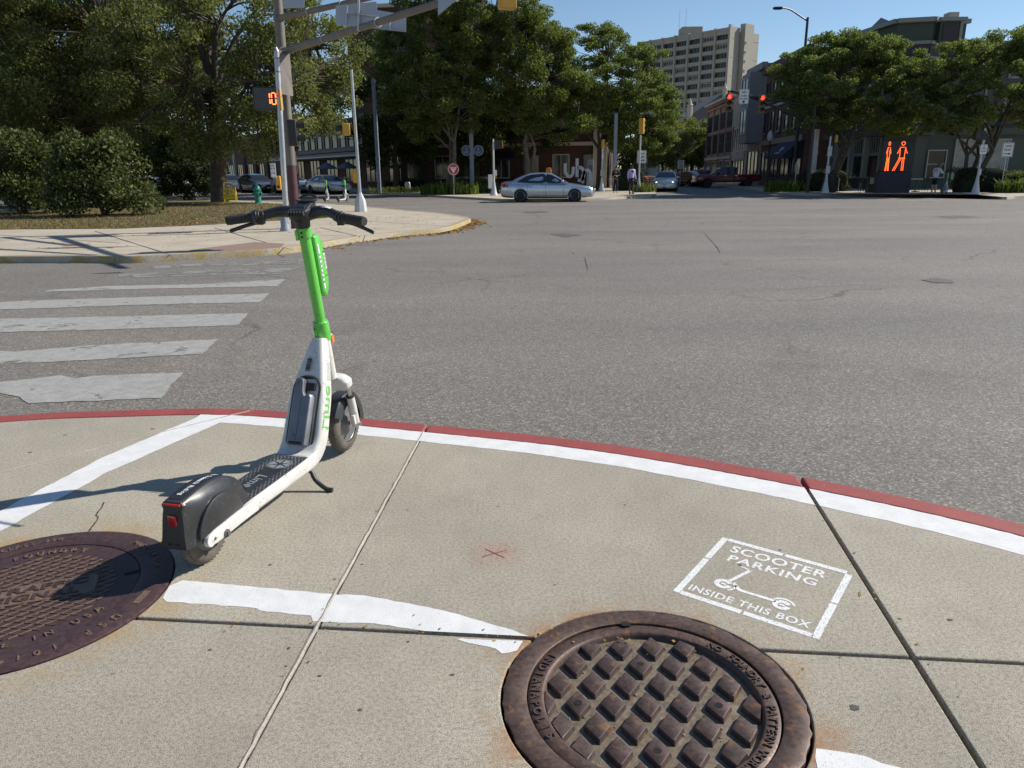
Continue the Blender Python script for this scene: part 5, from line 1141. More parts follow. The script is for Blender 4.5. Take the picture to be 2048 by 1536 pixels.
gl = at(1535, 62); gl_ = thing('street_lamp', 'short black street lamp with a pale globe before the brick front', 'lamp', (gl[0], 62, 0)); m = MB(); m.lathe([(.16, -.02), (.15, .3), (.07, .6), (.055, 1.0), (.05, 3.5), (.12, 3.6)], 14); m.build('pole', M['black_metal'], gl_); m = MB(); m.lathe([(.12, 3.6), (.24, 3.8), (.25, 4.0), (.15, 4.25), (.03, 4.4)], 14); m.build('globe', mat('frosted_globe', (.45, .48, .52), .3), gl_)

jl = along(J1[0], J1[1], 40, -.6, .9) + along(J2[0], J2[1], 40, .1, .9) + along(J3[0], J3[1], 20, .2, .9)
litter('tiny dry leaf bits and grit along the joints of the near pavement', 90, lambda rg: (*(jl[rg.integers(len(jl))] + Vector((rg.normal(0, .03), rg.normal(0, .03)))), -.009), .011, 31)
# ------------------------------------------------------------------ buildings
def brickmat(name, a, b, mortar, sc=4):
    k = NT(name); mp = k.n('ShaderNodeMapping'); k.l(k.tc.outputs['Object'], mp.inputs[0]); sp = k.n('ShaderNodeSeparateXYZ'); k.l(mp.outputs[0], sp.inputs[0])
    ad = k.math('ADD', sp.outputs[0], sp.outputs[1]); cb = k.n('ShaderNodeCombineXYZ'); k.l(ad, cb.inputs[0]); k.l(sp.outputs[2], cb.inputs[1])
    br = k.n('ShaderNodeTexBrick'); br.inputs['Scale'].default_value = sc; br.inputs['Color1'].default_value = (*a, 1); br.inputs['Color2'].default_value = (*b, 1); br.inputs['Mortar'].default_value = (*mortar, 1); k.l(cb.outputs[0], br.inputs[0])
    n = k.noise(.6, 4, .6); k.col(k.mix(1, br.outputs[0], k.ramp(n, [(.3, .8), (.7, 1.15)]), 'MULTIPLY')); k.set(Roughness=.9); return k.m
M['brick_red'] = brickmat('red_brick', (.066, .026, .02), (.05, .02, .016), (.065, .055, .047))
M['brick_tan'] = brickmat('tan_brick', (.36, .20, .14), (.30, .165, .115), (.30, .25, .2))
M['brick_dark'] = brickmat('dark_brick', (.12, .046, .034), (.09, .036, .028), (.11, .085, .07))
M['cream'] = mat('cream_cladding', (.50, .44, .34), .7, var=.08, scale=2)
M['stone_trim'] = mat('stone_trim', (.42, .37, .30), .8, var=.1)
M['bluegrey'] = mat('bluegrey_cladding', (.15, .148, .155), .6, var=.08)
M['green_wall'] = mat('green_painted_wall', (.062, .075, .058), .7, var=.12, scale=2)
M['green_trim'] = mat('pale_green_trim', (.25, .265, .24), .6, var=.06)
M['plum'] = mat('plum_band', (.045, .030, .040), .6, var=.1)
M['glass'] = mat('window_glass', (.016, .019, .024), .08, var=.4, scale=1, spec=.5)
M['glass_lit'] = mat('shop_glass', (.022, .023, .022), .12, var=.7, scale=.7, spec=.35)
M['frame_dark'] = mat('dark_frame', (.035, .035, .04), .5)
M['frame_pale'] = mat('pale_frame', (.40, .40, .38), .5)
M['slate'] = mat('slate_roof', (.085, .09, .10), .7, var=.25, scale=5)
M['tower_conc'] = mat('tower_concrete', (.30, .28, .235), .85, var=.1, scale=.25)
M['awning_navy'] = mat('navy_awning', (.012, .017, .045), .8, var=.15)
def bfoot(label, cat, poly, z1, matl, name='building', group=None, z0=-.1):
    c = (sum(p[0] for p in poly) / len(poly), sum(p[1] for p in poly) / len(poly)); root = thing(name, label, cat, (*c, 0), 0, group)
    m = MB(); m.prism([(x - c[0], y - c[1]) for x, y in poly], z0, z1); w = m.build('wall', matl, root, smooth=0); return root, Vector((*c, 0)), w
def wall_frame(p, q):   # local x along wall (p left, q right as seen from outside), y up, z outward
    d = Vector((q[0] - p[0], q[1] - p[1], 0)); L = d.length; return frame(Vector((p[0], p[1], 0)), d, (0, 0, 1)), L
def window(root, off, Fm, x, z, w_, h_, fr=None, gl=None, mull=(1, 1), t=.07, name='window', deep=.10, sill=None):
    Mx = T(-off) @ Fm; m = MB()
    o_ = [(x - w_ / 2, z), (x + w_ / 2, z), (x + w_ / 2, z + h_), (x - w_ / 2, z + h_)]; i_ = [(x - w_ / 2 + t, z + t), (x + w_ / 2 - t, z + t), (x + w_ / 2 - t, z + h_ - t), (x - w_ / 2 + t, z + h_ - t)]
    m.loft([[(a, b, 0) for a, b in o_], [(a, b, deep) for a, b in o_], [(a, b, deep) for a, b in i_], [(a, b, .02) for a, b in i_]], False, 0, Mx)
    for i in range(1, mull[0]): m.box((x - w_ / 2 + w_ * i / mull[0], z + h_ / 2, deep * .5), (t * .7, h_ - 2 * t, deep * .7), Mx)
    for i in range(1, mull[1]): m.box((x, z + h_ * i / mull[1], deep * .45), (w_ - 2 * t, t * .7, deep * .6), Mx)
    if sill: m.box((x, z - .07, .08), (w_ + .2, .14, .2), Mx)
    f = m.build(name, fr or M['frame_dark'], root, smooth=0)
    g_ = MB(); g_.add([(a, b, .025) for a, b in i_], [(0, 1, 2, 3)], 0, Mx); g_.build('pane', gl or M['glass'], f, smooth=0); return f
def slab(root, off, Fm, x0, x1, z0, z1, d0, d1, matl, name):
    m = MB(); m.box(((x0 + x1) / 2, (z0 + z1) / 2, (d0 + d1) / 2), (x1 - x0, z1 - z0, d1 - d0), T(-off) @ Fm); return m.build(name, matl, root, smooth=0)
ROW = 'shop buildings along the right side of the avenue'
def fx(Y): return 18.6 + .07 * Y
# brick building with navy awning
def rowb(label, Y0, Y1, h, matl, depth=16): return bfoot(label, 'building', [(fx(Y0), Y0), (fx(Y0) + depth, Y0), (fx(Y1) + depth, Y1), (fx(Y1), Y1)], h, matl, 'shop_building', ROW)
r_, off, _ = rowb('dark red brick shop building with navy awning, nearest of the row', 60, 73, 10.2, M['brick_dark']); Fm, L = wall_frame((fx(73), 73), (fx(60), 60))
for i in range(6):
    for z_ in (4.6, 7.2): window(r_, off, Fm, L * (i + .5) / 6, z_, 1.15, 1.8, M['frame_dark'], mull=(1, 2), sill=True)
for i in range(4): window(r_, off, Fm, L * (i + .5) / 4, .7, 2.6, 2.3, M['frame_dark'], M['glass_lit'], (2, 1), name='shop_window')
slab(r_, off, Fm, 0, L, 3.55, 4.0, 0, .25, M['frame_dark'], 'sign_band'); slab(r_, off, Fm, -.1, L + .1, 9.7, 10.4, 0, .4, M['brick_dark'], 'cornice'); slab(r_, off, Fm, 0, L, 6.75, 6.95, 0, .12, M['stone_trim'], 'belt_course')
Fe, Le = wall_frame((fx(60), 60), (fx(60) + 16, 60))
aw = thing('awning', 'navy fabric awning with white script on the brick shop corner', 'awning', (fx(62), 62, 0)); m = MB(); Aw = T(-Vector((fx(62), 62, 0))) @ Fm
m.loft([[(x, 3.7, .1) , (x, 2.55, 1.5), (x, 2.25, 1.5), (x, 2.3, .1)] for x in (L - 6.0, L - .2)], True, 0, Aw); a_ = m.build('canopy', M['awning_navy'], aw, smooth=0)
sm = frame(Aw @ Vector((L - 2.4, 2.72, 1.325)), (Aw.to_3x3() @ Vector((1, 0, 0))), (Aw.to_3x3() @ Vector((0, 1.15, -1.4))))
text_part('lettering', [('by', .0, .9, .6), ('the Bar', -.25, 1.2, .2)], M['sign_white'], a_, sm @ T(0, .1, .02))
r_, off, _ = rowb('narrow blue-grey shop building with projecting bay windows', 73, 79, 10.8, M['bluegrey']); Fm, L = wall_frame((fx(79), 79), (fx(73), 73))
m = MB(); m.loft([[(x, z, d) for x, d in ((.6, 0), (1.4, 1.2), (L - 1.4, 1.2), (L - .6, 0))] for z in (3.9, 10.2)], True, 0, T(-off) @ Fm); bay = m.build('bay', M['bluegrey'], r_, smooth=0)
Fb = Fm @ T(0, 0, 1.2)
for z_ in (4.7, 7.5): window(r_, off, Fb, L / 2, z_, 2.6, 2.3, M['frame_pale'], M['glass_lit'], (2, 1))
window(r_, off, Fm, L / 2, .5, 4.2, 2.7, M['frame_dark'], M['glass_lit'], (3, 1), name='shop_window'); slab(r_, off, Fm, -.05, L + .05, 10.3, 10.9, 0, .5, M['bluegrey'], 'cornice')
r_, off, _ = rowb('cream metal-fronted shop building with a fluted upper screen', 79, 85.5, 8.6, M['cream']); Fm, L = wall_frame((fx(85.5), 85.5), (fx(79), 79))
for i in range(9): slab(r_, off, Fm, L * i / 9 + .1, L * i / 9 + .3, 5.9, 8.7, 0, .22, M['cream'], 'screen_rib')
for i in range(5): window(r_, off, Fm, .8 + (L - 1.6) * (i + .5) / 5, 3.6, (L - 1.8) / 5, 2.1, M['cream'])
window(r_, off, Fm, L / 2, .5, L - 1.2, 1.9, M['frame_dark'], M['glass_lit'], (4, 1), name='shop_window')
m = MB(); sb_ = slab(r_, off, Fm, .4, L - .4, 2.5, 3.35, 0, .15, M['stone_trim'], 'sign_band'); m.loft([[(L / 2 + r * cos(q), 2.9 + r * .7 * sin(q), .17) for q in np.linspace(.2, pi - .2, 14)] for r in (.3, .42)], False, 0, T(-off) @ Fm, closed=False); m.build('logo', M['frame_dark'], sb_, smooth=0)
r_, off, _ = rowb('tan brick building with tall paired windows and bracketed cornice, farthest of the row', 85.5, 101, 9.35, M['brick_tan']); Fm, L = wall_frame((fx(101), 101), (fx(85.5), 85.5))
for b in range(4):
    x0 = L * (b + .5) / 4
    for i in (-1, 0, 1):
        for z_, h_ in ((3.3, 2.3), (6.0, 1.9)): window(r_, off, Fm, x0 + i * .95, z_, .7, h_, M['frame_dark'], mull=(1, 2))
    window(r_, off, Fm, x0, .4, 2.9, 2.1, M['frame_pale'], M['glass_lit'], (3, 1), name='shop_window')
for z0_, z1_, d_, mm in ((2.65, 2.95, .25, M['stone_trim']), (5.72, 5.9, .12, M['brick_tan']), (8.5, 8.75, .2, M['brick_tan']), (8.9, 9.1, .35, M['brick_tan']), (9.1, 9.4, .6, M['stone_trim'])): slab(r_, off, Fm, -.05, L + .05, z0_, z1_, 0, d_, mm, 'cornice')
for b in range(5): slab(r_, off, Fm, L * b / 4 - .18, L * b / 4 + .18, .2, 8.9, 0, .14, M['brick_tan'], 'pilaster')
r_, off, _ = rowb('low shaded storefront building beyond the tan brick one', 101, 150, 5.2, M['brick_dark']); Fm, L = wall_frame((fx(150), 150), (fx(101), 101))
for i in range(10): window(r_, off, Fm, L * (i + .5) / 10, .6, 3.2, 2.4, M['frame_pale'], M['glass_lit'], (2, 1), name='shop_window')
# church roof and finials
c0 = A(1412, 300, 165); ch = thing('church', 'church with steep slate roof and stone finials behind the tan brick building', 'church', (c0.x, 165, 0)); o_ = Vector(ch.location)
rl, rt, rr = A(1368, 240, 165) - o_, A(1452, 182, 165) - o_, A(1520, 235, 165) - o_
m = MB(); m.box(((rl.x + rr.x) / 2, 8, rl.z / 2), (rr.x - rl.x, 16, rl.z)); m.build('wall', M['stone_trim'], ch, smooth=0)
m = MB(); m.loft([[(rl.x - .8, y, rl.z - .3), (rt.x, y, rt.z), (rr.x + .8, y, rr.z - .3)] for y in (-.6, 16.6)], True); m.build('roof', M['slate'], ch, smooth=0)
for px, py0, py1, w_ in ((1451, 165, 190, 1.0), (1381, 196, 225, 1.1)):
    a, b = A(px, py0, 164) - o_, A(px, py1, 164) - o_; m = MB(); m.lathe([(w_ * .5, b.z - 2), (w_ * .5, b.z + (a.z - b.z) * .45), (w_ * .62, b.z + (a.z - b.z) * .5), (w_ * .4, b.z + (a.z - b.z) * .6), (.05, a.z)], 8, T(a.x, a.y, 0)); m.build('finial', M['stone_trim'], ch, smooth=20)
# brutalist tower
tp = [tuple(A(1280, 85, 277)[:2]), tuple(A(1463, 55, 250)[:2])]; ld = (Vector(tp[1]) - Vector(tp[0])).normalized(); pr = Vector((-ld.y, ld.x)) if Vector((-ld.y, ld.x)).y > 0 else Vector((ld.y, -ld.x))
TH = A(1463, 55, 250).z; dep = 15.5
P0, P1 = Vector(tp[0]), Vector(tp[1]); P2, P3 = P1 + pr * dep, P0 + pr * dep
tw, off, _ = bfoot('beige concrete high-rise apartment tower with rows of windows beyond the avenue', 'tower', [tuple(P0), tuple(P1), tuple(P2), tuple(P3)], TH - .8, M['tower_conc'], 'apartment_tower')
Fm, L = wall_frame(P0, P1); fl = 2.72; nb = 7; bw = L / nb
for b in range(nb + 1): slab(tw, off, Fm, b * bw - .35, b * bw + .35, 0, TH + (.3 if b < nb else .8), 0, 1.1, M['tower_conc'], 'fin')
for i in range(16):
    z_ = TH - 1.9 - i * fl
    if z_ < 2: break
    loggia = i == 8
    slab(tw, off, Fm, .3, L - .3, z_ + (.25 if i else .1), z_ + (1.35 if i else 2.0), 0, .75, M['tower_conc'], 'spandrel')
    for b in range(nb):
        x0 = b * bw
        if loggia: window(tw, off, Fm, x0 + bw / 2, z_ - fl + 1.25, bw - .9, 1.6, M['tower_conc'], M['glass'], (3, 1), t=.15, deep=.5)
        else: window(tw, off, Fm, x0 + bw / 2, z_ - 1.2, bw - 1.05, 1.25, M['frame_pale'] if (b * 7 + i * 3) % 5 == 0 else M['frame_dark'], M['glass'], (4, 1), t=.12, deep=.25)
Fs, Ls = wall_frame(P1, P2)
slab(tw, off, Fs, Ls * .32, Ls * .64, 0, TH + 1.5, 0, 1.8, M['tower_conc'], 'stair_shaft'); slab(tw, off, Fs, 0, Ls * .28, 0, TH + .3, 0, .3, M['tower_conc'], 'end_panel'); slab(tw, off, Fs, Ls * .66, Ls, 0, TH - .4, 0, .3, M['tower_conc'], 'end_panel')
for i in range(14): window(tw, off, Fs @ T(0, 0, 1.8), Ls * .36, TH - 4.5 - i * fl, .9, .9, M['frame_pale'], M['glass'], t=.1)
for i in range(15): slab(tw, off, Fs, 0, Ls, TH - 3.0 - i * fl, TH - 2.75 - i * fl, 0, .36, M['tower_conc'], 'floor_line') if i % 2 == 0 else None
pc = A(1385, 60, 264); m = MB(); m.box((pc.x - off.x, pc.y - off.y + 3, TH + .9), (6.6, 6, 3.8), None); m.build('penthouse', M['tower_conc'], tw, smooth=0)
m = MB()
for px in (1358, 1371): q = A(px, 60, 264) - off; m.tube([(q.x, q.y, TH + 2), (q.x, q.y, TH + 8)], .045, 5)
m.build('antenna', M['bolt'], tw)
# corner building with bay and painted cornices
zc = A(1790, 40, 53.5).z
cp = [(25.3, 59.4), tuple(A(1790, 100, 53.5)[:2]), tuple(A(1857, 100, 53.0)[:2]), tuple(A(1880, 100, 53.8)[:2]), tuple(A(1926, 100, 53.9)[:2]), (33, 74), (29, 74)]
cb, off, _ = bfoot('green painted corner building with plum cornice band, turret roof and shop windows', 'building', cp, zc - .2, M['green_wall'], 'corner_building')
for i in range(4):
    Fm, L = wall_frame(cp[i], cp[i + 1])
    if True:
        slab(cb, off, Fm, -.08, L + .08, zc - .22, zc + .05, 0, .35, M['green_trim'], 'cornice'); slab(cb, off, Fm, -.03, L + .03, zc - 1.55, zc - 1.35, 0, .18, M['green_trim'], 'cornice')
        slab(cb, off, Fm, 0, L, zc - 2.3, zc - 1.55, 0, .10, M['plum'], 'plum_band'); slab(cb, off, Fm, -.03, L + .03, zc - 2.55, zc - 2.3, 0, .2, M['green_trim'], 'dentil_band')
    else:
        slab(cb, off, Fm, 4.5, L, zc - 1.6, zc - 1.1, 0, .5, M['green_trim'], 'cornice')
    if i == 3: continue
    nW = max(1, int(L / 2.6))
    for k_ in range(nW):
        x_ = L * (k_ + .5) / nW; wd = min(1.5, L * .6)
        for z_ in (4.6,): window(cb, off, Fm, x_, z_, wd, 2.1, M['green_trim'], M['glass'], (1, 2), t=.12)
        if i == 3: window(cb, off, Fm, x_, 7.3, wd, 1.6, M['green_trim'], M['glass'], (1, 2), t=.12)
    slab(cb, off, Fm, -.04, L + .04, 3.55, 4.0, 0, .4, M['green_wall'], 'shop_cornice')
rp_ = (cp[4], (47, 54.8)); rwg, off3, _ = bfoot('lower right wing of the green corner building with shop blinds, behind the right locust tree', 'building', [rp_[0], rp_[1], (47, 74), (33.2, 74)], zc - 1.5, M['green_wall'], 'building_wing'); Fr, Lr = wall_frame(*rp_)
slab(rwg, off3, Fr, 0, Lr, zc - 1.75, zc - 1.3, 0, .45, M['green_trim'], 'cornice'); slab(rwg, off3, Fr, 0, Lr, 3.55, 4.0, 0, .4, M['green_wall'], 'shop_cornice')
for k_ in range(6):
    for z_, h_ in ((4.6, 2.0), (7.2, 1.5)): window(rwg, off3, Fr, Lr * (k_ + .5) / 6, z_, 1.4, h_, M['green_trim'], M['glass'], (1, 2), t=.12)
lw, off2, _ = bfoot('lower green painted wing of the corner building, behind the left locust tree', 'building', [(23.3, 61.4), (25.26, 59.44), (29, 68), (27, 70)], 8.3, M['green_wall'], 'building_wing')
Fw, Lw = wall_frame((23.3, 61.4), (25.26, 59.44)); slab(lw, off2, Fw, -.1, Lw, 8.0, 8.4, 0, .4, M['green_trim'], 'cornice'); slab(lw, off2, Fw, 0, Lw, 3.55, 4.0, 0, .4, M['green_wall'], 'shop_cornice')
for k_ in range(1): window(lw, off2, Fw, Lw / 2, 4.7, 1.3, 2.2, M['green_trim'], M['glass'], (1, 2), t=.12)
for root_, off_, (Fm, L), n_ in ((lw, off2, (Fw, Lw), 1), (cb, off, wall_frame(cp[0], cp[1]), 3)):
    for k_ in range(n_):
        x_ = L * (k_ + .5) / n_; wd = L / n_ - .5
        slab(root_, off_, Fm, x_ - wd / 2 - .25, x_ - wd / 2, .0, 3.6, 0, .35, M['green_trim'], 'pilaster')
        window(root_, off_, Fm, x_, .75, wd, 1.6, M['green_trim'], M['glass_lit'], (1, 1), name='shop_window'); window(root_, off_, Fm, x_, 2.4, wd, 1.1, M['green_trim'], M['glass_lit'], (5, 1), name='transom_window')
        slab(root_, off_, Fm, x_ - wd / 2, x_ + wd / 2, .0, .7, 0, .2, M['frame_dark'], 'bulkhead')
Fm, L = wall_frame(cp[3], (47, 54.8)); cb_, off_c = rwg, off3
M['blind'] = mat('window_blind', (.30, .30, .27), .8, var=.3, scale=1.3)
for x_, wd, z_, h_, g_, mu in ((.4, 1.4, .7, 1.9, M['glass_lit'], (1, 2)), (3.6, 4.0, .6, 2.7, M['blind'], (1, 1)), (8.3, 2.4, 1.0, 2.2, M['blind'], (2, 1)), (12, 2.4, .7, 2.4, M['glass_lit'], (2, 1))): window(rwg if x_ > 2 else cb, off3 if x_ > 2 else off, Fm, x_ + .4, z_, wd, h_, M['frame_pale'], g_, mu, name='shop_window')
# roof bay with plum panel and chimney
b0, b1 = A(1880, 60, 53.0), A(1924, 60, 53.0); Fm, L = wall_frame((b0.x, b0.y), (b1.x, b1.y)); zt = A(1900, 35, 53.0).z; zb_ = A(1900, 84, 53.0).z
slab(cb, off, Fm, 0, L, zb_, zt - .2, -1.4, 0, M['green_wall'], 'roof_bay'); slab(cb, off, Fm, -.15, L + .15, zt - .22, zt, -1.5, .25, M['green_trim'], 'cornice'); slab(cb, off, Fm, .18, L - .2, zb_ + .1, zt - .4, 0, .06, M['plum'], 'plum_panel'); slab(cb, off, Fm, L - .18, L, zb_, zt - .24, 0, .1, M['green_trim'], 'pilaster')
slab(cb, off, Fm, L * .52, L * .97, zt, zt + .42, -1.2, -.5, M['stone_trim'], 'chimney')
ra = A(1762, 35, 61) - off; m = MB(); bz = zc - 1.2; q0, q1, q2, q3 = [Vector((x - off.x, y - off.y, bz)) for x, y in ((25.2, 60.5), (30.2, 55.5), (35, 66), (29, 71))]
m.add([q0, q1, q2, q3, ra], [(0, 1, 4), (1, 2, 4), (2, 3, 4), (3, 0, 4), (0, 3, 2, 1)]); m.build('roof', mat('shingle_roof', (.22, .20, .185), .85, var=.25, scale=6), cb, smooth=0)
# middle block: brick building and long cafe front
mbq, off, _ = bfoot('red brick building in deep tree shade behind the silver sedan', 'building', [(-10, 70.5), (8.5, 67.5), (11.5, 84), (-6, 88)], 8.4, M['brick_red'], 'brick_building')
Fm, L = wall_frame((-10, 70.5), (8.5, 67.5))
for i in range(7):
    x_ = L * (i + .5) / 7
    window(mbq, off, Fm, x_, .9, 1.5, 2.0, M['frame_pale'] if i % 2 else M['frame_dark'], M['glass'], (2, 1)); window(mbq, off, Fm, x_, 4.6, 1.3, 2.0, M['frame_dark'], M['glass'], (1, 2), sill=True)
slab(mbq, off, Fm, 0, L, 3.6, 3.9, 0, .2, M['stone_trim'], 'belt_course'); slab(mbq, off, Fm, -.1, L + .1, 8.0, 8.5, 0, .4, M['stone_trim'], 'cornice'); slab(mbq, off, Fm, L - 1.2, L, 0, 6.5, 0, .25, M['stone_trim'], 'pale_pier')
m = MB(); m.loft([[(x, 3.2, .1), (x, 2.6, 1.2), (x, 2.4, 1.2)] for x in (L * .43, L * .57)], True, 0, T(-off) @ Fm); m.build('door_awning', M['awning_navy'], mbq, smooth=0)
cd = Vector((.56, -.83)).normalized(); cA = Vector((-8.5, 73)); cB = cA - cd * 95; cn = Vector((.83, .56))
cf, off, _ = bfoot('long dark cafe building with cream upper panels and thin white awning edge', 'building', [tuple(cB), tuple(cA), tuple(cA + cn * 14), tuple(cB + cn * 14)], 7.4, M['brick_dark'], 'cafe_building')
Fm, L = wall_frame(cB, cA)
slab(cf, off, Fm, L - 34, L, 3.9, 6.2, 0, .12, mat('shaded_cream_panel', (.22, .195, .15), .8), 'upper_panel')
for i in range(14): window(cf, off, Fm @ T(0, 0, .12), L - 33 + i * 2.45, 4.3, 1.7, 1.5, M['frame_dark'], M['glass_lit'], (1, 1))
for i in range(16): window(cf, off, Fm, L - 92 + i * 5.8, .6, 3.6, 2.5, M['frame_dark'], M['glass'], (3, 1), name='shop_window')
for i in range(8): slab(cf, off, Fm, L - 90 + i * 6, L - 89.2 + i * 6, 0, 7.0, 0, .3, M['stone_trim'] if i in (1, 4) else M['brick_dark'], 'pilaster')
slab(cf, off, Fm, L - 36, L - .5, 3.15, 3.30, .1, 3.4, M['frame_pale'], 'awning_edge'); slab(cf, off, Fm, L - 36, L - .5, 3.30, 3.55, .1, 3.2, M['frame_dark'], 'awning_top')
rw_ = A(748, 307, 69.5); rw = thing('round_sign', 'white round shop sign in a blue ring beside the tall blue-grey pole', 'sign', tuple(rw_)); m = MB(); m.prism(circle(.62, 30), -.1, 0, FACE); d_ = m.build('ring', M['sign_blue'], rw); m = MB(); m.prism(circle(.46, 30), 0, .02, FACE); d2_ = m.build('sign_disc', M['sign_back'], d_); text_part('lettering', [('WINE', .72, .8, .26)], M['sign_white'], d_, FACE @ T(0, 0, .03))
# far gable building peeping over the trees
bt, off, _ = bfoot('reddish brick building with pale top edge glimpsed above the trees near the sign board', 'building', [(-24, 120), (-8, 118), (-8, 135), (-24, 138)], A(800, 8, 119).z, M['brick_red'], 'brick_building'); Fm, L = wall_frame((-24, 120), (-8, 118)); slab(bt, off, Fm, -.1, L + .1, A(800, 8, 119).z - .4, A(800, 8, 119).z + .1, 0, .3, M['stone_trim'], 'cornice')
for i in range(5):
    for z_ in (8, 13, 18): window(bt, off, Fm, L * (i + .5) / 5, z_, 1.4, 2.4, mull=(1, 2))

# ------------------------------------------------------------------ vehicles
def carpaint(name, c, metal=.5): return mat(name, c, .26, metal=metal, var=.04, scale=1.5, coat=1)
M['car_glass'] = mat('car_glass', (.014, .017, .020), .04, spec=.9); M['tyre'] = mat('car_tyre', (.018, .018, .018), .8, var=.3); M['alloy'] = mat('alloy_rim', (.42, .43, .45), .3, metal=.9)
M['headlamp'] = mat('headlamp_glass', (.45, .47, .5), .12, metal=.3, coat=1); M['taillamp'] = mat('tail_lamp_red', (.30, .01, .012), .15, coat=1); M['chrome'] = mat('chrome', (.65, .66, .68), .12, metal=1); M['trim'] = mat('black_trim', (.015, .015, .016), .45); M['lamp_on'] = emit('headlamp_on', (1, .93, .80), 3.5)
SEDAN = dict(L=4.87, W=1.83, wb=(1.42, -1.38), R=.335,
    st=[(-2.43, .62, .44, .82), (-2.38, .80, .32, .97), (-2.22, .875, .25, 1.03), (-1.85, .905, .22, 1.05), (-1.3, .915, .20, 1.03), (-.5, .915, .18, .99), (.5, .915, .18, .965), (1.0, .91, .18, .955), (1.5, .90, .19, .89), (1.95, .88, .21, .80), (2.25, .81, .23, .72), (2.38, .68, .26, .66), (2.43, .50, .32, .58)],
    cab=[(1.08, .955), (.28, 1.40), (-.10, 1.458), (-.45, 1.468), (-.85, 1.44), (-1.15, 1.36), (-1.85, 1.05)], belt=.97, wb_w=.86, wr=.58,
    win=[[(.80, .99), (.28, 1.335), (.16, 1.36), (-.02, 1.385), (-.02, .985)], [(-.13, .985), (-.13, 1.39), (-.5, 1.40), (-.85, 1.365), (-1.10, 1.29), (-1.48, 1.07), (-1.40, 1.0)]], doors=(.85, -.07, -1.02))
HATCH = dict(SEDAN, L=4.5, st=[(-2.2, .66, .42, .9), (-2.15, .82, .32, 1.0), (-2.0, .89, .26, 1.06)] + [(x, w, b, t + .04) for x, w, b, t in SEDAN['st'][3:]], cab=[(1.15, 1.0), (.45, 1.50), (-.1, 1.60), (-.6, 1.61), (-1.3, 1.56), (-1.75, 1.42), (-2.1, 1.08)], belt=1.02,
    win=[[(.88, 1.05), (.42, 1.42), (.2, 1.48), (-.02, 1.50), (-.02, 1.04)], [(-.13, 1.04), (-.13, 1.51), (-.6, 1.52), (-1.2, 1.47), (-1.55, 1.36), (-1.75, 1.15), (-1.6, 1.06)]])
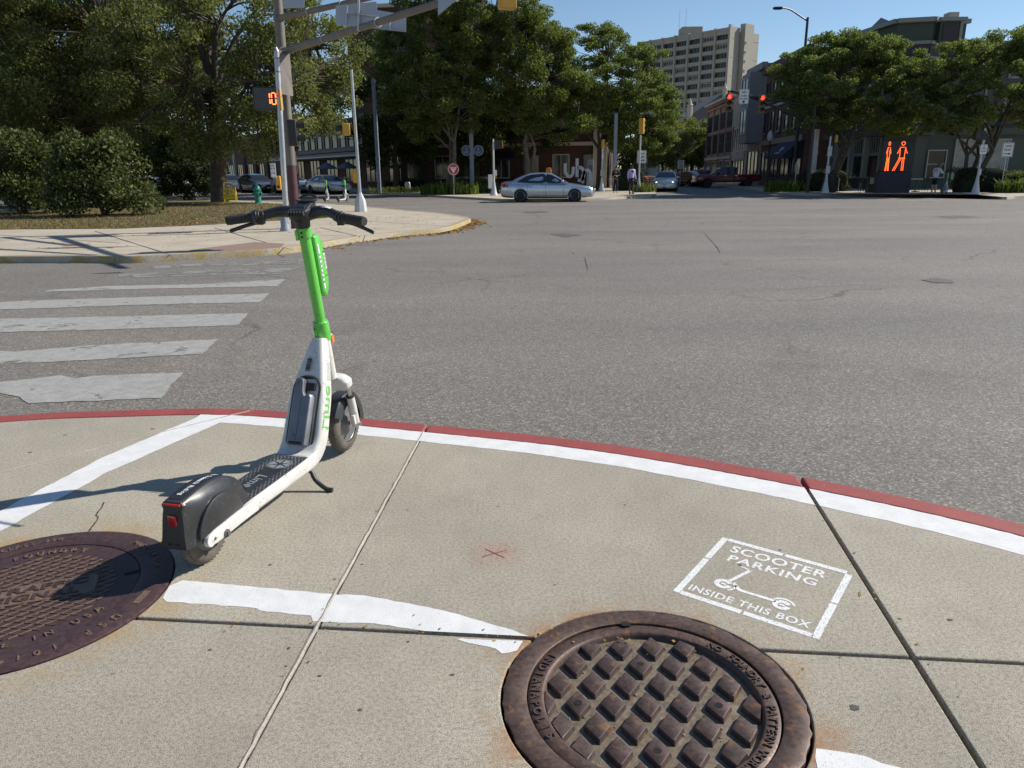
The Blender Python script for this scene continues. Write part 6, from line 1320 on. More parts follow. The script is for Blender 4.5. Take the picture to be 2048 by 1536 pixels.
def car(label, paint, spec, loc, rz, group=None, name='parked_car', cat='car', lights=False, big_grille=False, detail=True):
    root = thing(name, label, cat, loc, rz, group); st = spec['st']
    a = spline([(x, w, 0) for x, w, _, _ in st], 4); b = spline([(x, zb, zt) for x, _, zb, zt in st], 4); rings = []
    for p, q in zip(a, b):
        x, w, zb, zt = p.x, p.y, q.y, q.z; h = zt - zb; half = [(0, zb), (w * .80, zb), (w * .94, zb + h * .10), (w, zb + h * .34), (w * 1.0, zb + h * .60), (w * .965, zb + h * .84), (w * .88, zt - h * .035), (w * .60, zt), (0, zt + .015)]
        rings.append([(x, y, z) for y, z in half] + [(x, -y, z) for y, z in half[-2:0:-1]])
    m = MB(); m.loft(rings); me = m.mesh("body", 30); R = spec['R']; cuts = []
    for wx in spec['wb']:
        for sg in (-1, 1): cuts.append(MB().lathe([(.001, -.16), (R + .055, -.16), (R + .055, .16), (.001, .16)], 36, T(wx, sg * .83, R) @ RX(pi / 2)).mesh("c", 0))
    me = boolean(me, cuts); me.materials.clear(); me.polygons.foreach_set('use_smooth', [True] * len(me.polygons)); me.set_sharp_from_angle(angle=radians(28)); body = obj('body', me, paint, root)
    m = MB(); m.box((0, 0, .32), (spec['wb'][0] - spec['wb'][1] + .3, 1.3, .28)); 
    for wx in spec['wb']: m.lathe([(.001, -.62), (R + .04, -.62), (R + .04, .62), (.001, .62)], 24, T(wx, 0, R) @ RX(pi / 2))
    m.build('underbody', M['trim'], root)
    cab = spec['cab']; bz = spec['belt']; wB, wR = spec['wb_w'], spec['wr']; zr = max(z for _, z in cab)
    def hw(z): t = max(0, min(1, (z - bz) / (zr - bz))); return wB + (wR - wB) * (t ** 1.15)
    pts = spline([(x, 0, z) for x, z in cab], 6); rings = []
    for p in pts:
        w = hw(p.z); c_ = max(0, p.z - bz); rings.append([(p.x, wB, bz - .04)] + [(p.x, hw(bz + c_ * t), bz + c_ * t) for t in (.25, .5, .75, .92)] + [(p.x, w - .03, p.z - .005 + .0)] + [(p.x, w * t, p.z + .012 * (1 - t * t)) for t in (.6, 0, -.6)] + [(p.x, -w + .03, p.z - .005)] + [(p.x, -hw(bz + c_ * t), bz + c_ * t) for t in (.92, .75, .5, .25)] + [(p.x, -wB, bz - .04)])
    m = MB(); m.loft(rings, True); rf = m.build('roof', paint, root, smooth=50)
    for wn in spec['win']:
        for sg in (-1, 1):
            P = spline([(x, 0, z) for x, z in wn], 5, True); m = MB(); m.loft([[(p.x, sg * (hw(p.z) + e), p.z) for p in P] for e in (-.02, .009)], True); m.build('side_window', M['car_glass'], rf, smooth=50)
    xs = [p for p in pts]; z1, z0 = .955 * zr, bz + .06
    def glass(sel, nm):
        P = [p for p in pts if sel(p)]; m = MB(); dirn = 1 if P[0].x > 0 else -1
        rws = [[(p.x + dirn * .012, (hw(p.z) - .075) * t, p.z + .016 + .012 * (1 - t * t)) for t in (1, .6, 0, -.6, -1)] for p in P]; m.loft(rws, False, closed=False); m.build(nm, M['car_glass'], rf)
    ip = max(range(len(pts)), key=lambda i: pts[i].z)
    glass(lambda p: p.x > pts[6].x - .01 and p.z > bz + .02, 'windscreen'); glass(lambda p: p.x < pts[ip].x - .35 and bz + .08 < p.z < zr * .965, 'rear_window')
    for wx in spec['wb']:
        for sg in (-1, 1):
            Mx = T(wx, sg * .80, R) @ RX(pi / 2); m = MB(); m.lathe([(R * .66, -.10), (R * .92, -.105), (R, -.07), (R, .07), (R * .92, .105), (R * .66, .10)], 32, Mx); w_ = m.build('wheel', M['tyre'], root)
            m = MB(); o_ = -sg; m.lathe([(R * .70, o_ * .10), (R * .66, o_ * .108), (R * .62, o_ * .085), (R * .60, o_ * .03)], 32, Mx, caps=False); m.lathe([(.001, o_ * .075), (.06, o_ * .085), (.07, o_ * .06)], 16, Mx, caps=False)
            ns = 14 if detail else 7
            for k_ in range(ns): m.box((R * .36, 0, o_ * .07), (R * .56, R * (.060 if detail else .13), .03), Mx @ RZm(2 * pi * k_ / ns))
            m.build('rim', M['alloy'], w_)
            m = MB(); m.lathe([(.001, o_ * .03), (R * .62, o_ * .03)], 24, Mx, caps=False); m.build('brake_disc', M['trim'], w_)
    bx = lambda x: min(range(len(a)), key=lambda i: abs(a[i].x - x))
    def side_pt(x, t): i = bx(x); q = b[i]; return a[i].y * (1.0 if .3 < t < .65 else .97), q.y + (q.z - q.y) * t
    for sg in (-1, 1):
        for x in spec['doors']:
            m = MB(); m.loft([[(x + d + (.0 if t < .7 else 0), sg * (side_pt(x, .5)[0] * {.06: .93, .34: 1, .6: 1, .84: .965, .96: .885}[t] + .002), side_pt(x, t)[1]) for d in (-.006, .006)] for t in (.06, .34, .6, .84, .96)], False, closed=False); m.build('door_seam', M['trim'], body, smooth=0)
        for x in (spec['doors'][0] - .72, spec['doors'][1] - .72): m = MB(); yy, zz = side_pt(x, .80); m.box((x, sg * (yy * 1.005), zz), (.19, .035, .035)); m.build('door_handle', paint, body, bevel=.01)
        m = MB(); x = spec['win'][0][0][0] - .02; m.loft([[(x + u, sg * (.93 + v), spec['belt'] + .07 + w_) for v, w_ in rrect(.20 * k_, .13 * k_, .04)] for u, k_ in ((-.06, .75), (-.03, 1), (.05, .9), (.09, .5))], True); m.box((x, sg * .85, spec['belt'] + .03), (.05, .12, .04)); m.build('mirror', paint, root)
        i = bx(2.12 * spec['L'] / 4.87); xf = st[-1][0]
        m = MB(); hl = [(xf - .10, .42), (xf - .16, .60), (xf - .34, .76), (xf - .62, .845)]
        m.loft([[(x, sg * y, z) for z in ()] or [(x + .012, sg * (y + .012), z0_), (x + .02, sg * (y + .02), (z0_ + z1_) / 2), (x - .02, sg * (y + .006), z1_)] for (x, y), z0_, z1_ in zip(hl, (.60, .60, .63, .70), (.70, .73, .78, .80))], False, closed=False); h_ = m.build('headlight', M['headlamp'], root)
        if lights:
            m = MB(); m.lathe([(.06, 0), (.055, .025), (.0001, .035)], 14, T(xf - .125, sg * .60, .665) @ RY(pi / 2)); m.build('lamp_bulb', M['lamp_on'], h_)
        m = MB(); xr = st[0][0]; m.loft([[(x, sg * y, z) for z in (.76, .86, .95)] for x, y in ((xr + .01, .56), (xr + .03, .76), (xr + .17, .885), (xr + .42, .918))], False, closed=False); m.build('tail_light', M['taillamp'], root)
    xf = st[-1][0]; m = MB(); m.loft([[(xf + .012 - .10 * (y / .45) ** 2, y, z) for y in (-.45, -.25, 0, .25, .45)] for z in ((.53, .62, .68) if not big_grille else (.32, .40, .50, .56))], False, closed=False); m.build('grille', M['trim'], body)
    m = MB(); m.loft([[(xf + .004 - .12 * (y / .6) ** 2, y, z) for y in (-.6, -.3, 0, .3, .6)] for z in (.30, .40)], False, closed=False); m.build('lower_grille', M['trim'], body)
    m = MB(); m.box((xf + .03, 0, .45), (.02, .32, .14)); m.build('number_plate', M['sign_white'], body); m = MB(); m.box((st[0][0] - .012, 0, .74), (.02, .32, .14)); m.build('number_plate', M['sign_white'], body)
    m = MB()
    for sg in (-1, 1): m.box((.2, sg * .905, .30), (2.2, .03, .045))
    m.build('sill_trim', M['bolt'], body); return root
sv = A(1095, 403, 40.2); v = Vector((sv.x, 40.3, RZ))
car('silver four-door sedan crossing the junction, seen from its right side', carpaint('silver_paint', (.50, .54, .60), .75), SEDAN, tuple(v), radians(-4), name='silver_car')
q = G(1346, 383, RZ); car('white sedan with headlights on, coming down the avenue towards the crossing', carpaint('white_car_paint', (.62, .63, .62), .1), SEDAN, (q.x - .2, q.y + 1.8, RZ), radians(-90 - 14), name='white_car', lights=True, big_grille=True)
PK = 'cars parked along the left avenue'
for lab, c_, spec, px, Y, mt_ in (('champagne sedan parked nearest on the left avenue, seen past the two small scooters', (.66, .63, .57), SEDAN, 655, 62, .15), ('dull beige sedan parked behind the champagne one, half hidden by the silver pole', (.42, .40, .36), SEDAN, 581, 66, .2),
        ('dark grey hatchback parked further up the left avenue', (.06, .065, .075), HATCH, 511, 69, .3), ('blue-grey hatchback farthest of the parked cars, beside the linden trunk', (.12, .16, .22), HATCH, 455, 73.5, .5), ('white and red-lit car glimpsed between the bushes', (.6, .6, .6), SEDAN, 290, 62, .1)):
    x_ = A(px, 346, Y).x; car(lab, carpaint('parked_paint', c_, mt_), spec, (x_, Y, RZ), atan2(-.74, .67) if px > 300 else radians(175), PK, detail=False)
# pickup
def pickup(label, loc, rz):
    root = thing('pickup_truck', label, 'truck', loc, rz); P = carpaint('dark_red_paint', (.17, .014, .017), .2); R = .40
    st = [(-2.95, .93, .62, 1.10), (-2.9, .97, .55, 1.14), (-2.0, .98, .50, 1.14), (-.75, .98, .48, 1.14), (.0, .98, .46, 1.14), (1.0, .98, .46, 1.14), (1.45, .97, .48, 1.17), (2.3, .96, .5, 1.14), (2.75, .93, .55, 1.08), (2.88, .86, .6, 1.0)]
    rings = []
    for x, w, zb, zt in st:
        h = zt - zb; half = [(0, zb), (w * .9, zb), (w, zb + h * .15), (w * 1.01, zb + h * .5), (w, zb + h * .85), (w * .94, zt), (0, zt + .02)]; rings.append([(x, y, z) for y, z in half] + [(x, -y, z) for y, z in half[-2:0:-1]])
    m = MB(); m.loft(rings); cuts = [MB().lathe([(.001, -.2), (R + .08, -.2), (R + .08, .2), (.001, .2)], 30, T(wx, sg * .86, R + .03) @ RX(pi / 2)).mesh("c", 0) for wx in (1.85, -1.75) for sg in (-1, 1)]
    cuts.append(MB().box((-1.85, 0, 1.1), (2.05, 1.72, .75)).mesh("c", 0)); me = boolean(m.mesh("b", 30), cuts); me.materials.clear(); body = obj('body', me, P, root)
    cab = [(1.35, 1.15), (.75, 1.72), (.4, 1.80), (-.4, 1.81), (-.72, 1.76), (-.80, 1.15)]; m = MB(); rings = []
    for x, z in cab:
        w = .93 - .22 * (z - 1.15) / .66; rings.append([(x, .93, 1.10), (x, (w + .93) / 2, (z + 1.15) / 2), (x, w, z), (x, 0, z + .02), (x, -w, z), (x, -(w + .93) / 2, (z + 1.15) / 2), (x, -.93, 1.10)])
    m.loft(rings); rf = m.build('cab', P, root, smooth=30)
    for wn in ([(1.02, 1.2), (.68, 1.64), (.38, 1.70), (.33, 1.2)], [(.24, 1.2), (.24, 1.70), (-.40, 1.70), (-.66, 1.62), (-.68, 1.2)]):
        for sg in (-1, 1): m = MB(); m.loft([[(x, sg * (.93 - .22 * (z - 1.15) / .66 + e), z) for x, z in wn] for e in (-.02, .012)], True); m.build('side_window', M['car_glass'], rf, smooth=0)
    m = MB(); m.add([(1.30, -.82, 1.21), (1.30, .82, 1.21), (.80, .70, 1.69), (.80, -.70, 1.69)], [(0, 1, 2, 3)]); m.v = [(x + .03, y, z + .02) for x, y, z in m.v]; m.build('windscreen', M['car_glass'], rf)
    for wx in (1.85, -1.75):
        for sg in (-1, 1):
            Mx = T(wx, sg * .84, R) @ RX(pi / 2); m = MB(); m.lathe([(R * .6, -.12), (R * .92, -.125), (R, -.08), (R, .08), (R * .92, .125), (R * .6, .12)], 28, Mx); w_ = m.build('wheel', M['tyre'], root); m = MB(); o_ = -sg; m.lathe([(R * .64, o_ * .12), (R * .58, o_ * .10), (.001, o_ * .06)], 24, Mx, caps=False)
            for k_ in range(6): m.box((R * .32, 0, o_ * .10), (R * .5, .09, .03), Mx @ RZm(pi / 3 * k_))
            m.build('rim', M['alloy'], w_)
    for sg in (-1, 1):
        m = MB(); m.box((2.84, sg * .72, .98), (.14, .34, .17)); m.build('headlight', M['headlamp'], root, bevel=.03); m = MB(); m.box((-2.93, sg * .86, .98), (.08, .16, .3)); m.build('tail_light', M['taillamp'], root, bevel=.02); m = MB(); m.box((.95, sg * 1.08, 1.27), (.12, .2, .2)); m.build('mirror', M['trim'], root, bevel=.03)
        for x in (.42, -.55): m = MB(); m.box((x - .1, sg * .985, 1.04), (.2, .04, .04)); m.build('door_handle', M['chrome'], body)
        m = MB(); m.box((.1, sg * 1.0, .42), (2.3, .12, .05)); m.build('running_board', M['chrome'], root)
    m = MB(); m.box((2.90, 0, .88), (.08, 1.05, .34)); m.build('grille', M['chrome'], root, bevel=.03); m = MB(); m.box((2.92, 0, .58), (.16, 1.8, .2)); m.build('bumper', M['chrome'], root, bevel=.05); m = MB(); m.box((-2.98, 0, .60), (.14, 1.8, .18)); m.build('bumper', M['chrome'], root, bevel=.05)
    return root
q = A(1452, 360, 70); pickup('dark red crew cab pickup truck standing across the avenue in shade', (q.x, 70, RZ), radians(178))
q = A(1392, 352, 84); car('dusky pink van-like car parked behind the dark red pickup', carpaint('dusky_paint', (.10, .075, .075), .3), HATCH, (q.x, 84, RZ), radians(175), 'cars along the avenue', detail=False)
q = A(1386, 362, 77); car('small dark car in front of the dusky car, nose behind the pickup', carpaint('dark_paint', (.03, .03, .035), .3), SEDAN, (q.x - .6, 77, RZ), radians(120), 'cars along the avenue', detail=False)

# ------------------------------------------------------------------ people
SKIN_D = mat('skin_dark', (.075, .042, .028), .5, var=.1); SKIN_L = mat('skin_light', (.45, .28, .20), .5, var=.08)
def skin_mesh(nodes, edges, root=0, sub=1):
    me = bpy.data.meshes.new("figure"); bm = bmesh.new(); ly = bm.verts.layers.skin.verify(); vs = []
    for (p, r) in nodes:
        v_ = bm.verts.new(p); v_[ly].radius = (r, r) if not isinstance(r, tuple) else r; vs.append(v_)
    vs[root][ly].use_root = True
    for a_, b_ in edges: bm.edges.new((vs[a_], vs[b_]))
    bm.to_mesh(me); bm.free(); o = bpy.data.objects.new("tmpfig", me); COL.objects.link(o); s_ = o.modifiers.new("skin", 'SKIN'); s_.use_smooth_shade = True; ss = o.modifiers.new("sub", 'SUBSURF'); ss.levels = sub; ss.render_levels = sub
    r = evaluated_mesh(o); bpy.data.objects.remove(o); r.polygons.foreach_set('use_smooth', [True] * len(r.polygons)); return r
def person(label, loc, rz, h, skin, top, bottom, hairm, shoem, pose, shorts=False, hairlen=.0, jacket=None, long_sleeve=True):
    """pose: dict of joints in metres for a 1.75 m figure facing -Y (towards the viewer)"""
    root = thing('person', label, 'person', loc, rz); s = h / 1.75; J = {k_: Vector(v_) * s for k_, v_ in pose.items()}; n = []; e = []; ix = {}
    def nd(k_, p, r): ix[k_] = len(n); n.append((tuple(p), (r[0] * s, r[1] * s) if isinstance(r, tuple) else r * s))
    nd('pel', J['pel'], (.155, .11)); nd('waist', J['pel'].lerp(J['chest'], .5), (.145, .10)); nd('chest', J['chest'], (.165, .115)); nd('neckb', J['neck'], .06); nd('neck', J['neck'].lerp(J['head'], .35), .052); nd('jaw', J['head'] + Vector((0, -.02, -.06)) * s, (.062, .075)); nd('head', J['head'] + Vector((0, 0, .035)) * s, (.078, .092)); nd('crown', J['head'] + Vector((0, .005, .10)) * s, (.05, .06))
    e += [('pel', 'waist'), ('waist', 'chest'), ('chest', 'neckb'), ('neckb', 'neck'), ('neck', 'jaw'), ('jaw', 'head'), ('head', 'crown')]
    for sd in 'LR':
        nd('sh' + sd, J['sh' + sd], .062); nd('el' + sd, J['el' + sd], .044); nd('wr' + sd, J['wr' + sd], .030); d_ = (J['wr' + sd] - J['el' + sd]).normalized(); nd('pm' + sd, J['wr' + sd] + d_ * .06 * s, (.038, .022))
        e += [('chest', 'sh' + sd), ('sh' + sd, 'el' + sd), ('el' + sd, 'wr' + sd), ('wr' + sd, 'pm' + sd)]
        base = J['wr' + sd] + d_ * .07 * s; sdv = d_.cross(Vector((0, 1, 0))); sdv = sdv.normalized() if sdv.length > .1 else Vector((1, 0, 0))
        for q in range(4):
            l_ = (.070, .082, .076, .058)[q]; o0 = base + sdv * (q - 1.5) * .019 * s; nd(f'f{q}a' + sd, o0 + d_ * .02 * s, .0095); nd(f'f{q}b' + sd, o0 + d_ * l_ * .6 * s + Vector((0, -.008, 0)) * s, .009); nd(f'f{q}c' + sd, o0 + d_ * l_ * s + Vector((0, -.022, 0)) * s, .0075); e += [('pm' + sd, f'f{q}a' + sd), (f'f{q}a' + sd, f'f{q}b' + sd), (f'f{q}b' + sd, f'f{q}c' + sd)]
        nd('tha' + sd, J['wr' + sd] + d_ * .045 * s + sdv * .045 * s, .011); nd('thb' + sd, J['wr' + sd] + d_ * .085 * s + sdv * .058 * s + Vector((0, -.01, 0)) * s, .009); e += [('wr' + sd, 'tha' + sd), ('tha' + sd, 'thb' + sd)]
        nd('hip' + sd, J['pel'].lerp(J['kn' + sd], .12) + Vector(((.07 if sd == 'L' else -.07) * .0, 0, 0)), .095); nd('kn' + sd, J['kn' + sd], .062); nd('cf' + sd, J['kn' + sd].lerp(J['an' + sd], .3), .058); nd('an' + sd, J['an' + sd], .040); nd('toe' + sd, J['an' + sd] + Vector((0, -.15, -.045)) * s, (.040, .026)); 
        e += [('pel', 'hip' + sd), ('hip' + sd, 'kn' + sd), ('kn' + sd, 'cf' + sd), ('cf' + sd, 'an' + sd), ('an' + sd, 'toe' + sd)]
    body = obj('body', skin_mesh(n, [(ix[a_], ix[b_]) for a_, b_ in e], 0, 1), skin, root)
    # face
    hd_ = J['head']; m = MB()
    for sg in (-1, 1): m.lathe([(.001, .008), (.010, .004), (.012, 0)], 8, T(hd_ + Vector((sg * .032, -.088, .035)) * s) @ RX(pi / 2), caps=False)
    m.build('eyes', M['sign_black'], body); m = MB(); m.loft([[(hd_.x + x * s, hd_.y + y * s, hd_.z + z * s) for x, y in ((-w_, -.085), (0, -.085 - d), (w_, -.085))] for z, w_, d in ((.035, .006, .012), (-.002, .014, .028), (-.008, .012, .01))], True); m.build('nose', skin, body)
    m = MB(); m.box(tuple(hd_ + Vector((0, -.088, -.042)) * s), (.045 * s, .01, .010 * s)); m.build('mouth', mat('lips', (.16, .06, .05), .5), body, bevel=.003)
    for sg in (-1, 1): m = MB(); m.lathe([(.001, -.012), (.028, -.01), (.03, .008), (.001, .01)], 10, T(hd_ + Vector((sg * .082, .01, .02)) * s) @ RY(pi / 2) @ SC(1, .6, 1)); m.build('ear', skin, body)
    hn = [(hd_ + Vector((0, .0, .125)) * s, .045 * s), (hd_ + Vector((0, .02, .075)) * s, (.088 * s, .092 * s)), (hd_ + Vector((0, .035, .02)) * s, (.085 * s, .07 * s)), (hd_ + Vector((0, .05, -.06 - hairlen)) * s, ((.05 + hairlen * .12) * s, .04 * s))]
    obj('hair', skin_mesh([(tuple(p), r) for p, r in hn], [(0, 1), (1, 2), (2, 3)], 1, 1), hairm, body)
    def cloth(keys, g, ed, matl, nm):
        kk = list(keys); nn = [(n[ix[k_]][0], tuple(x + g * s for x in (n[ix[k_]][1] if isinstance(n[ix[k_]][1], tuple) else (n[ix[k_]][1],) * 2))) for k_ in kk]
        return obj(nm, skin_mesh(nn, [(kk.index(a_), kk.index(b_)) for a_, b_ in ed], 0, 1), matl, body)
    tk = ['waist', 'pel', 'chest', 'neckb', 'shL', 'elL', 'shR', 'elR'] + (['wrL', 'wrR'] if long_sleeve else []); te = [('pel', 'waist'), ('waist', 'chest'), ('chest', 'neckb'), ('chest', 'shL'), ('chest', 'shR'), ('shL', 'elL'), ('shR', 'elR')] + ([('elL', 'wrL'), ('elR', 'wrR')] if long_sleeve else [])
    cloth(tk, .016, te, top, 'shirt')
    bk = ['pel', 'hipL', 'knL', 'hipR', 'knR'] + ([] if shorts else ['cfL', 'anL', 'cfR', 'anR']); be = [('pel', 'hipL'), ('pel', 'hipR'), ('hipL', 'knL'), ('hipR', 'knR')] + ([] if shorts else [('knL', 'cfL'), ('cfL', 'anL'), ('knR', 'cfR'), ('cfR', 'anR')])
    cloth(bk, .014 if not shorts else .026, be, bottom, 'shorts' if shorts else 'trousers')
    for sd in 'LR': a_ = J['an' + sd]; obj('shoe', skin_mesh([(tuple(a_ + Vector((0, .035, -.045)) * s), (.046 * s, .045 * s)), (tuple(a_ + Vector((0, -.06, -.05)) * s), (.050 * s, .040 * s)), (tuple(a_ + Vector((0, -.17, -.058)) * s), (.044 * s, .030 * s))], [(0, 1), (1, 2)], 0, 1), shoem, body)
    return root
STAND = dict(pel=(0, 0, .93), chest=(0, 0, 1.28), neck=(0, 0, 1.47), head=(0, -.01, 1.60), shL=(.19, 0, 1.40), elL=(.25, .02, 1.12), wrL=(.26, -.05, .87), shR=(-.19, 0, 1.40), elR=(-.25, .02, 1.12), wrR=(-.26, -.05, .87), knL=(.10, -.02, .50), anL=(.11, .01, .085), knR=(-.10, -.02, .50), anR=(-.11, .01, .085))
HOLD = dict(STAND, elL=(.25, .04, 1.13), wrL=(.10, -.20, 1.10), elR=(-.25, .04, 1.13), wrR=(-.08, -.22, 1.12), head=(0, -.03, 1.59))
q = G(1262, 388); person('man in a lavender long-sleeved shirt and navy shorts standing at the far kerb', (q.x, q.y, 0), radians(25), 1.80, SKIN_D, mat('lavender_shirt', (.46, .38, .60), .8), mat('navy_shorts', (.012, .014, .035), .8), M['sign_black'], M['sign_black'], dict(STAND, wrL=(.30, -.02, .86)), shorts=True)
q = G(1231, 385); person('man in black clothes looking down at his hands beside the hedge', (q.x, q.y, 0), radians(-10), 1.74, SKIN_L, mat('black_shirt', (.010, .010, .012), .8), mat('black_trousers', (.010, .010, .011), .85), mat('dark_hair', (.02, .015, .012), .6), M['sign_black'], HOLD)
q = G(1866, 388.5); wmn = person('woman in a pale denim jacket and black skirt leaning over a parked scooter', (q.x, q.y, 0), radians(115), 1.66, SKIN_L, mat('pale_jacket', (.52, .56, .60), .8), mat('black_skirt', (.012, .012, .013), .8), mat('brown_hair', (.12, .07, .04), .6), mat('pale_shoes', (.5, .48, .45), .6), dict(STAND, chest=(0, -.06, 1.26), neck=(0, -.12, 1.44), head=(0, -.20, 1.55), shL=(.18, -.08, 1.38), shR=(-.18, -.08, 1.38), elL=(.22, -.22, 1.16), wrL=(.15, -.42, 1.20), elR=(-.22, -.22, 1.16), wrR=(-.13, -.42, 1.22)), shorts=True, hairlen=.16)

# ------------------------------------------------------------------ further objects
for lab, px, py, rz in (('far scooter on the left pavement edge, nearer the champagne car, seen at an angle', 650, 405, 96), ('far scooter on the left pavement edge, right of the other one, seen from behind', 677, 405, 80), ('scooter that the woman in the pale jacket leans over', 1883, 388, 50)):
    c_ = copy_tree(scooter); g_ = G(px, py); c_.location = (g_.x, g_.y, 0); c_.rotation_euler = (0, 0, radians(rz)); tag(c_, lab, 'scooter', 'green and white rental scooters across the junction')
# hydrant
g_ = G(517, 408); hy = thing('fire_hydrant', 'teal green fire hydrant behind the handlebar on the far lawn edge', 'hydrant', (g_.x, g_.y, 0)); TE = mat('teal_paint', (.03, .22, .155), .45, var=.12)
m = MB(); m.lathe([(.20, -.02), (.20, .06), (.15, .08), (.145, .62), (.19, .64), (.19, .70), (.165, .72), (.15, .80), (.09, .90), (.05, .93), (.045, 1.0), (.001, 1.01)], 20); hb = m.build('barrel', TE, hy)
for a_, r_, l_ in ((0, .07, .22), (pi, .07, .22), (-pi / 2, .09, .24)): m = MB(); m.lathe([(r_, 0), (r_, l_ - .06), (r_ * 1.25, l_ - .06), (r_ * 1.25, l_ - .01), (.03, l_), (.03, l_ + .04), (.001, l_ + .04)], 12, T(0, 0, .50) @ RZm(a_) @ RY(pi / 2)); m.build('nozzle_cap', TE, hy)
# yellow cart
g_ = G(461, 405); yc = thing('cart', 'yellow wire cart with papers beside the linden trunk', 'cart', (g_.x, g_.y, 0), .2); YM = mat('yellow_paint', (.70, .50, .02), .5); m = MB()
for x in (-.28, .30):
    m.tube([(x, -.2, 0), (x + .03, .05, 1.0)], .02, 6); m.tube([(x, .25, 0), (x, .25, .6)], .02, 6)
for z_ in (.12, .35, .52): m.tube([(-.28, -.17 + z_ * .2, z_), (.30, -.17 + z_ * .2, z_)], .015, 6)
for i in range(7): m.tube([(-.25 + i * .09, -.1, .38), (-.25 + i * .09, -.02, .78)], .008, 5)
m.box((0, .05, .36), (.56, .36, .03)); m.tube([(-.25, .05, 1.0), (.33, .05, 1.0)], .02, 6); m.box((.0, -.12, .30), (.56, .02, .26)); m.box((.0, -.02, .66), (.52, .02, .12)); m.build('frame', YM, yc); m = MB()
for i in range(7): m.box((-.2 + i * .07, .05 + (i % 3) * .05, .6 + (i % 2) * .08), (.06, .22, .42), RZm(.1 * (i - 3)))
m.build('papers', mat('mixed_paper', (.45, .38, .34), .8, var=.6, scale=9), yc)
# traffic barrels
def barrel(label, px, Y):
    p = at(px, Y); r = thing('traffic_barrel', label, 'barrel', (p[0], Y, RZ), 0, 'orange traffic barrels on the avenue'); m = MB(); m.lathe([(.36, 0), (.36, .06), (.29, .07), (.27, .98), (.20, 1.0), (.001, 1.0)], 20); b = m.build('drum', mat('barrel_orange', (.62, .13, .02), .5), r)
    for z_ in (.30, .55, .80): m = MB(); m.lathe([(.292 - z_ * .02 + .003, z_ - .05), (.288 - z_ * .02 + .003, z_ + .06)], 20, caps=False); m.build('white_band', M['sign_white'], b)
for i, (px, Y) in enumerate(((1289, 80), (1297, 80.5), (1306, 80), (1314, 81))): barrel(('leftmost', 'second from left', 'third from left', 'rightmost')[i] + ' of the four orange and white barrels beside the white sedan', px, Y)
# speed limit sign
p = at(1361, 72); sp = thing('speed_sign', 'white SPEED LIMIT 25 sign above the white sedan', 'sign', (p[0], 72, 0)); m = MB(); m.tube([(0, .03, -.1), (0, .03, 2.3)], .03, 8); m.build('post', M['galv'], sp); p_, Mx = plate('sign_panel', sp, .60, .76, 0, 0, 1.95, M['sign_white']); text_part('lettering', [('SPEED', .2, .42, .09), ('LIMIT', .06, .40, .09), ('25', -.27, .36, .26)], M['sign_black'], p_, Mx)
p = at(1592, 51); sp = thing('street_sign', 'small pale blue sign on a thin post in the corner lily bed', 'sign', (p[0], 51, 0)); m = MB(); m.tube([(0, .03, -.02), (0, .03, 1.9)], .03, 8); m.build('post', M['galv'], sp); plate('sign_panel', sp, .22, .48, 0, 0, 1.5, M['sign_back'])
# white letter sculpture seen from behind
def lett(label, px, py_top, py_bot, segs, wd, Y=58):
    p = at(px, Y); r = thing('letter_sculpture', label, 'sculpture', (p[0], Y, 0), 0, 'white letters of the street sculpture'); m = MB()
    for pts in segs:
        P = spline([(x, 0, z) for x, z in pts], 6) if len(pts) > 2 else [Vector((x, 0, z)) for x, z in pts]
        m.loft([[(pp.x + dx, dy, pp.z + dz) for dx, dy, dz in ((-t.z * wd / 2, -.18, t.x * wd / 2), (t.z * wd / 2, -.18, -t.x * wd / 2), (t.z * wd / 2, .18, -t.x * wd / 2), (-t.z * wd / 2, .18, t.x * wd / 2))] for pp, t in ((P[i], (P[min(i + 1, len(P) - 1)] - P[max(0, i - 1)]).normalized()) for i in range(len(P)))], True)
    m.build('letter', mat('sculpture_white', (.62, .62, .64), .5, var=.05), r, smooth=40); return r
m = MB()
lett('white sculpture letter shaped like a u, leftmost of the three', 1138, 330, 360, [[(-.30, 2.0), (-.26, 1.35), (-.02, 1.05), (.26, 1.2), (.32, 1.75)]], .22)
lett('tall white sculpture letter shaped like a d or b, middle of the three', 1157, 325, 365, [[(-.12, 2.35), (-.12, 1.0)], [(-.1, 1.7), (.25, 1.65), (.42, 1.25), (.25, .8), (-.05, .78)]], .22)
lett('white sculpture letter shaped like an n, rightmost of the three', 1174, 340, 370, [[(-.32, .55), (-.30, 1.15), (-.05, 1.5), (.22, 1.3), (.30, .35)]], .22)
p = at(1180, 62); kb = thing('information_board', 'upright pale blue information board right of the white letters', 'sign', (p[0], 62, 0)); m = MB(); m.box((0, 0, 1.15), (.5, .12, 2.3)); b = m.build('board', mat('board_blue', (.25, .30, .42), .5), kb, bevel=.02); m = MB(); m.box((0, -.065, 1.65), (.36, .01, .5)); m.build('map', mat('board_print', (.12, .14, .2), .5, var=.6, scale=9), b)
p = at(1097, 63); nb_ = thing('newspaper_box', 'orange newspaper box seen over the roof of the silver sedan', 'box', (p[0], 63, 0)); m = MB(); m.loft([[(x, y, z) for x, y in rrect(w_, .45, .06)] for z, w_ in ((0, .5), (1.15, .5), (1.55, .46), (1.75, .3))], True); m.build('cabinet', mat('orange_box', (.62, .27, .06), .5), nb_); m = MB(); m.box((0, -.23, 1.1), (.36, .02, .4)); m.build('window', M['glass'], nb_)
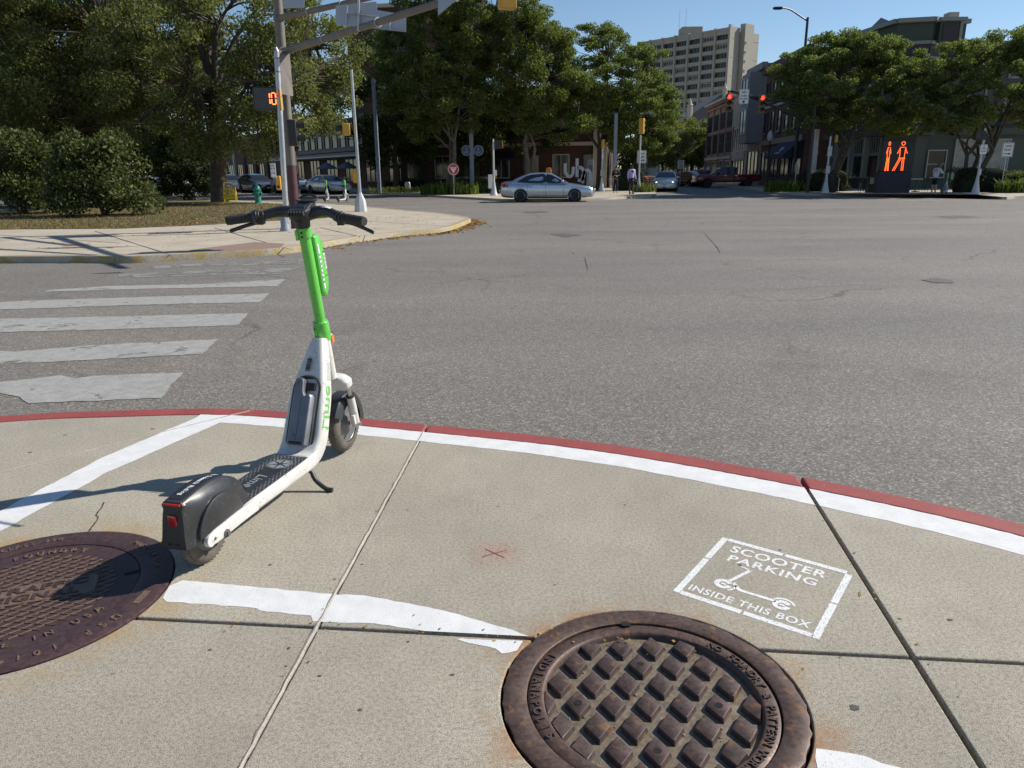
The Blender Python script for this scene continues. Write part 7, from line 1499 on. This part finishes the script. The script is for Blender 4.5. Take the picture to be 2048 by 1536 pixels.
# granite post and planters edge, bin, posters
p = at(814, 59); gp_ = thing('bollard', 'short grey stone post in the lily strip left of the red round sign', 'bollard', (p[0], 59, 0)); m = MB(); m.loft([[(x, y, z) for x, y in rrect(w_, .3, .08)] for z, w_ in ((-.02, .42), (.62, .42), (.74, .36), (.78, .24))], True); m.build('post', M['sign_back'], gp_)
p = at(1667, 47.5); tb = thing('litter_bin', 'black slatted litter bin beside the white pole left of the lit sign', 'bin', (p[0], 47.5, 0)); m = MB(); m.lathe([(.28, 0), (.30, .06), (.30, .95), (.33, .97), (.33, 1.05), (.2, 1.12), (.19, 1.06)], 20); b = m.build('drum', M['black_metal'], tb); m = MB()
for i in range(20): q = 2 * pi * i / 20; m.box((.305 * cos(q), .305 * sin(q), .5), (.02, .04, .85))
m.build('slat_pattern', M['black_metal'], b); m = MB(); m.tube([(.36, -.08, 0), (.36, -.08, .85)], .03, 8); m.build('edge_post', M['galv'], b)
# lit sign with plain outline figures
p = A(1788, 387, 44.6); ls = thing('lit_sign', 'black pillar sign with two glowing orange outline figures on the right corner', 'sign', (p.x, 45.0, 0), radians(-6)); m = MB(); m.box((0, 0, .58), (1.82, .62, 1.2)); m.build('plinth', mat('plinth_brick', (.035, .032, .038), .7, var=.3, scale=5), ls); m = MB(); m.box((0, .0, 2.06), (1.66, .46, 1.76)); pn_ = m.build('screen_case', mat('screen_black', (.004, .005, .012), .3), ls, bevel=.02)
m = MB(); m.tube([(0, 0, 0), (0, 0, 0)], .01, 3) if False else None
def fig(cx, sx, lean):
    m = MB(); Yf = -.245; m.tube([(cx + .10 * sx * cos(q), Yf, 2.76 + .10 * sin(q)) for q in np.linspace(0, 2 * pi, 17)], .018, 6, caps=False)
    for pts in ([(-.16, 2.55), (-.14, 1.95), (-.2, 1.95), (.2, 1.95), (.14, 1.95), (.16, 2.55), (-.16, 2.55)], [(-.14, 1.95), (-.22 - lean, 1.25)], [(-.04, 1.95), (-.12 - lean, 1.25)], [(.14, 1.95), (.20 - lean * .2, 1.25)], [(.04, 1.95), (.10 - lean * .2, 1.25)], [(.16, 2.5), (.30, 2.2)], [(-.16, 2.5), (-.30, 2.2)]): m.tube([(cx + x * sx, Yf, z_) for x, z_ in pts], .018, 6)
    m.build('glowing_outline', M['led'], pn_, smooth=0)
M['led'] = emit('orange_led_outline', (1, .11, .02), 2.2); fig(-.48, .42, .02); fig(.28, .92, .26)
# cafe parasols and tables
for lab, px, Y in (('grey cafe parasol nearer the silver pole, half open', 655, 82), ('grey cafe parasol further right under the awning', 695, 79)):
    p = at(px, Y); u_ = thing('parasol', lab, 'parasol', (p[0], Y, 0), 0, 'cafe parasols'); m = MB(); m.tube([(0, 0, 0), (0, 0, 2.6)], .03, 8); m.build('pole', M['black_metal'], u_); m = MB(); m.lathe([(1.25, 1.95), (1.2, 2.0), (.1, 2.62), (.001, 2.65)], 8, caps=False); m.build('canopy', mat('parasol_grey', (.13, .13, .135), .9), u_, smooth=10)
for lab, px in (('left', 1748), ('right', 1835)):
    p = at(px, 46.5); u_ = thing('cafe_table', f'small round cafe table on the {lab} side of the lit sign', 'table', (p[0], 46.5, 0), 0, 'cafe tables on the right corner'); m = MB(); m.lathe([(.33, .73), (.33, .76), (.001, .76)], 20); m.build('tabletop', M['frame_pale'], u_); m = MB(); m.lathe([(.22, 0), (.20, .03), (.03, .06), (.03, .73)], 14); m.build('pedestal', M['black_metal'], u_)
    for sx in (-.55, .55):
        c_ = thing('cafe_chair', f'dark metal cafe chair {"left" if sx < 0 else "right"} of the {lab} table by the lit sign', 'chair', (p[0] + sx, 46.6, 0), 0, 'cafe chairs on the right corner'); m = MB(); m.box((0, 0, .45), (.38, .38, .03)); m.build('seat', M['black_metal'], c_); m = MB(); m.box((.17 if sx > 0 else -.17, 0, .70), (.03, .36, .30)); m.build('backrest', M['black_metal'], c_)
        for a_ in (-.16, .16):
            for b_ in (-.16, .16): m = MB(); m.tube([(a_, b_, 0), (a_, b_, .45)], .015, 6); m.build('leg', M['black_metal'], c_)
p = at(1746, 46); ab = thing('sandwich_board', 'pale yellow menu board standing left of the lit sign', 'sign', (p[0], 45.9, 0)); m = MB(); m.loft([[(x, y, z) for x, y in ((-.3, -.25 + z * .2), (.3, -.25 + z * .2), (.3, .25 - z * .2), (-.3, .25 - z * .2))] for z in (0, .95)], True); b = m.build('board', M['frame_dark'], ab, smooth=0); m = MB(); m.box((0, -.14, .62), (.46, .02, .5)); m.build('menu', mat('menu_yellow', (.45, .40, .22), .7), b)
# iron storm drain in the far kerb
p = G(1225, 395, -.05); dr = thing('storm_drain', 'dark slotted storm drain in the far kerb in front of the man in black', 'drain', (p.x, p.y - .05, -.115)); m = MB(); m.box((0, 0, .04), (1.5, .5, .10)); b = m.build('frame', M['iron'], dr); m = MB()
for i in range(9): m.box((-.62 + i * .155, -.26, .045), (.09, .03, .07))
m.build('slot_pattern', M['hole'], b)
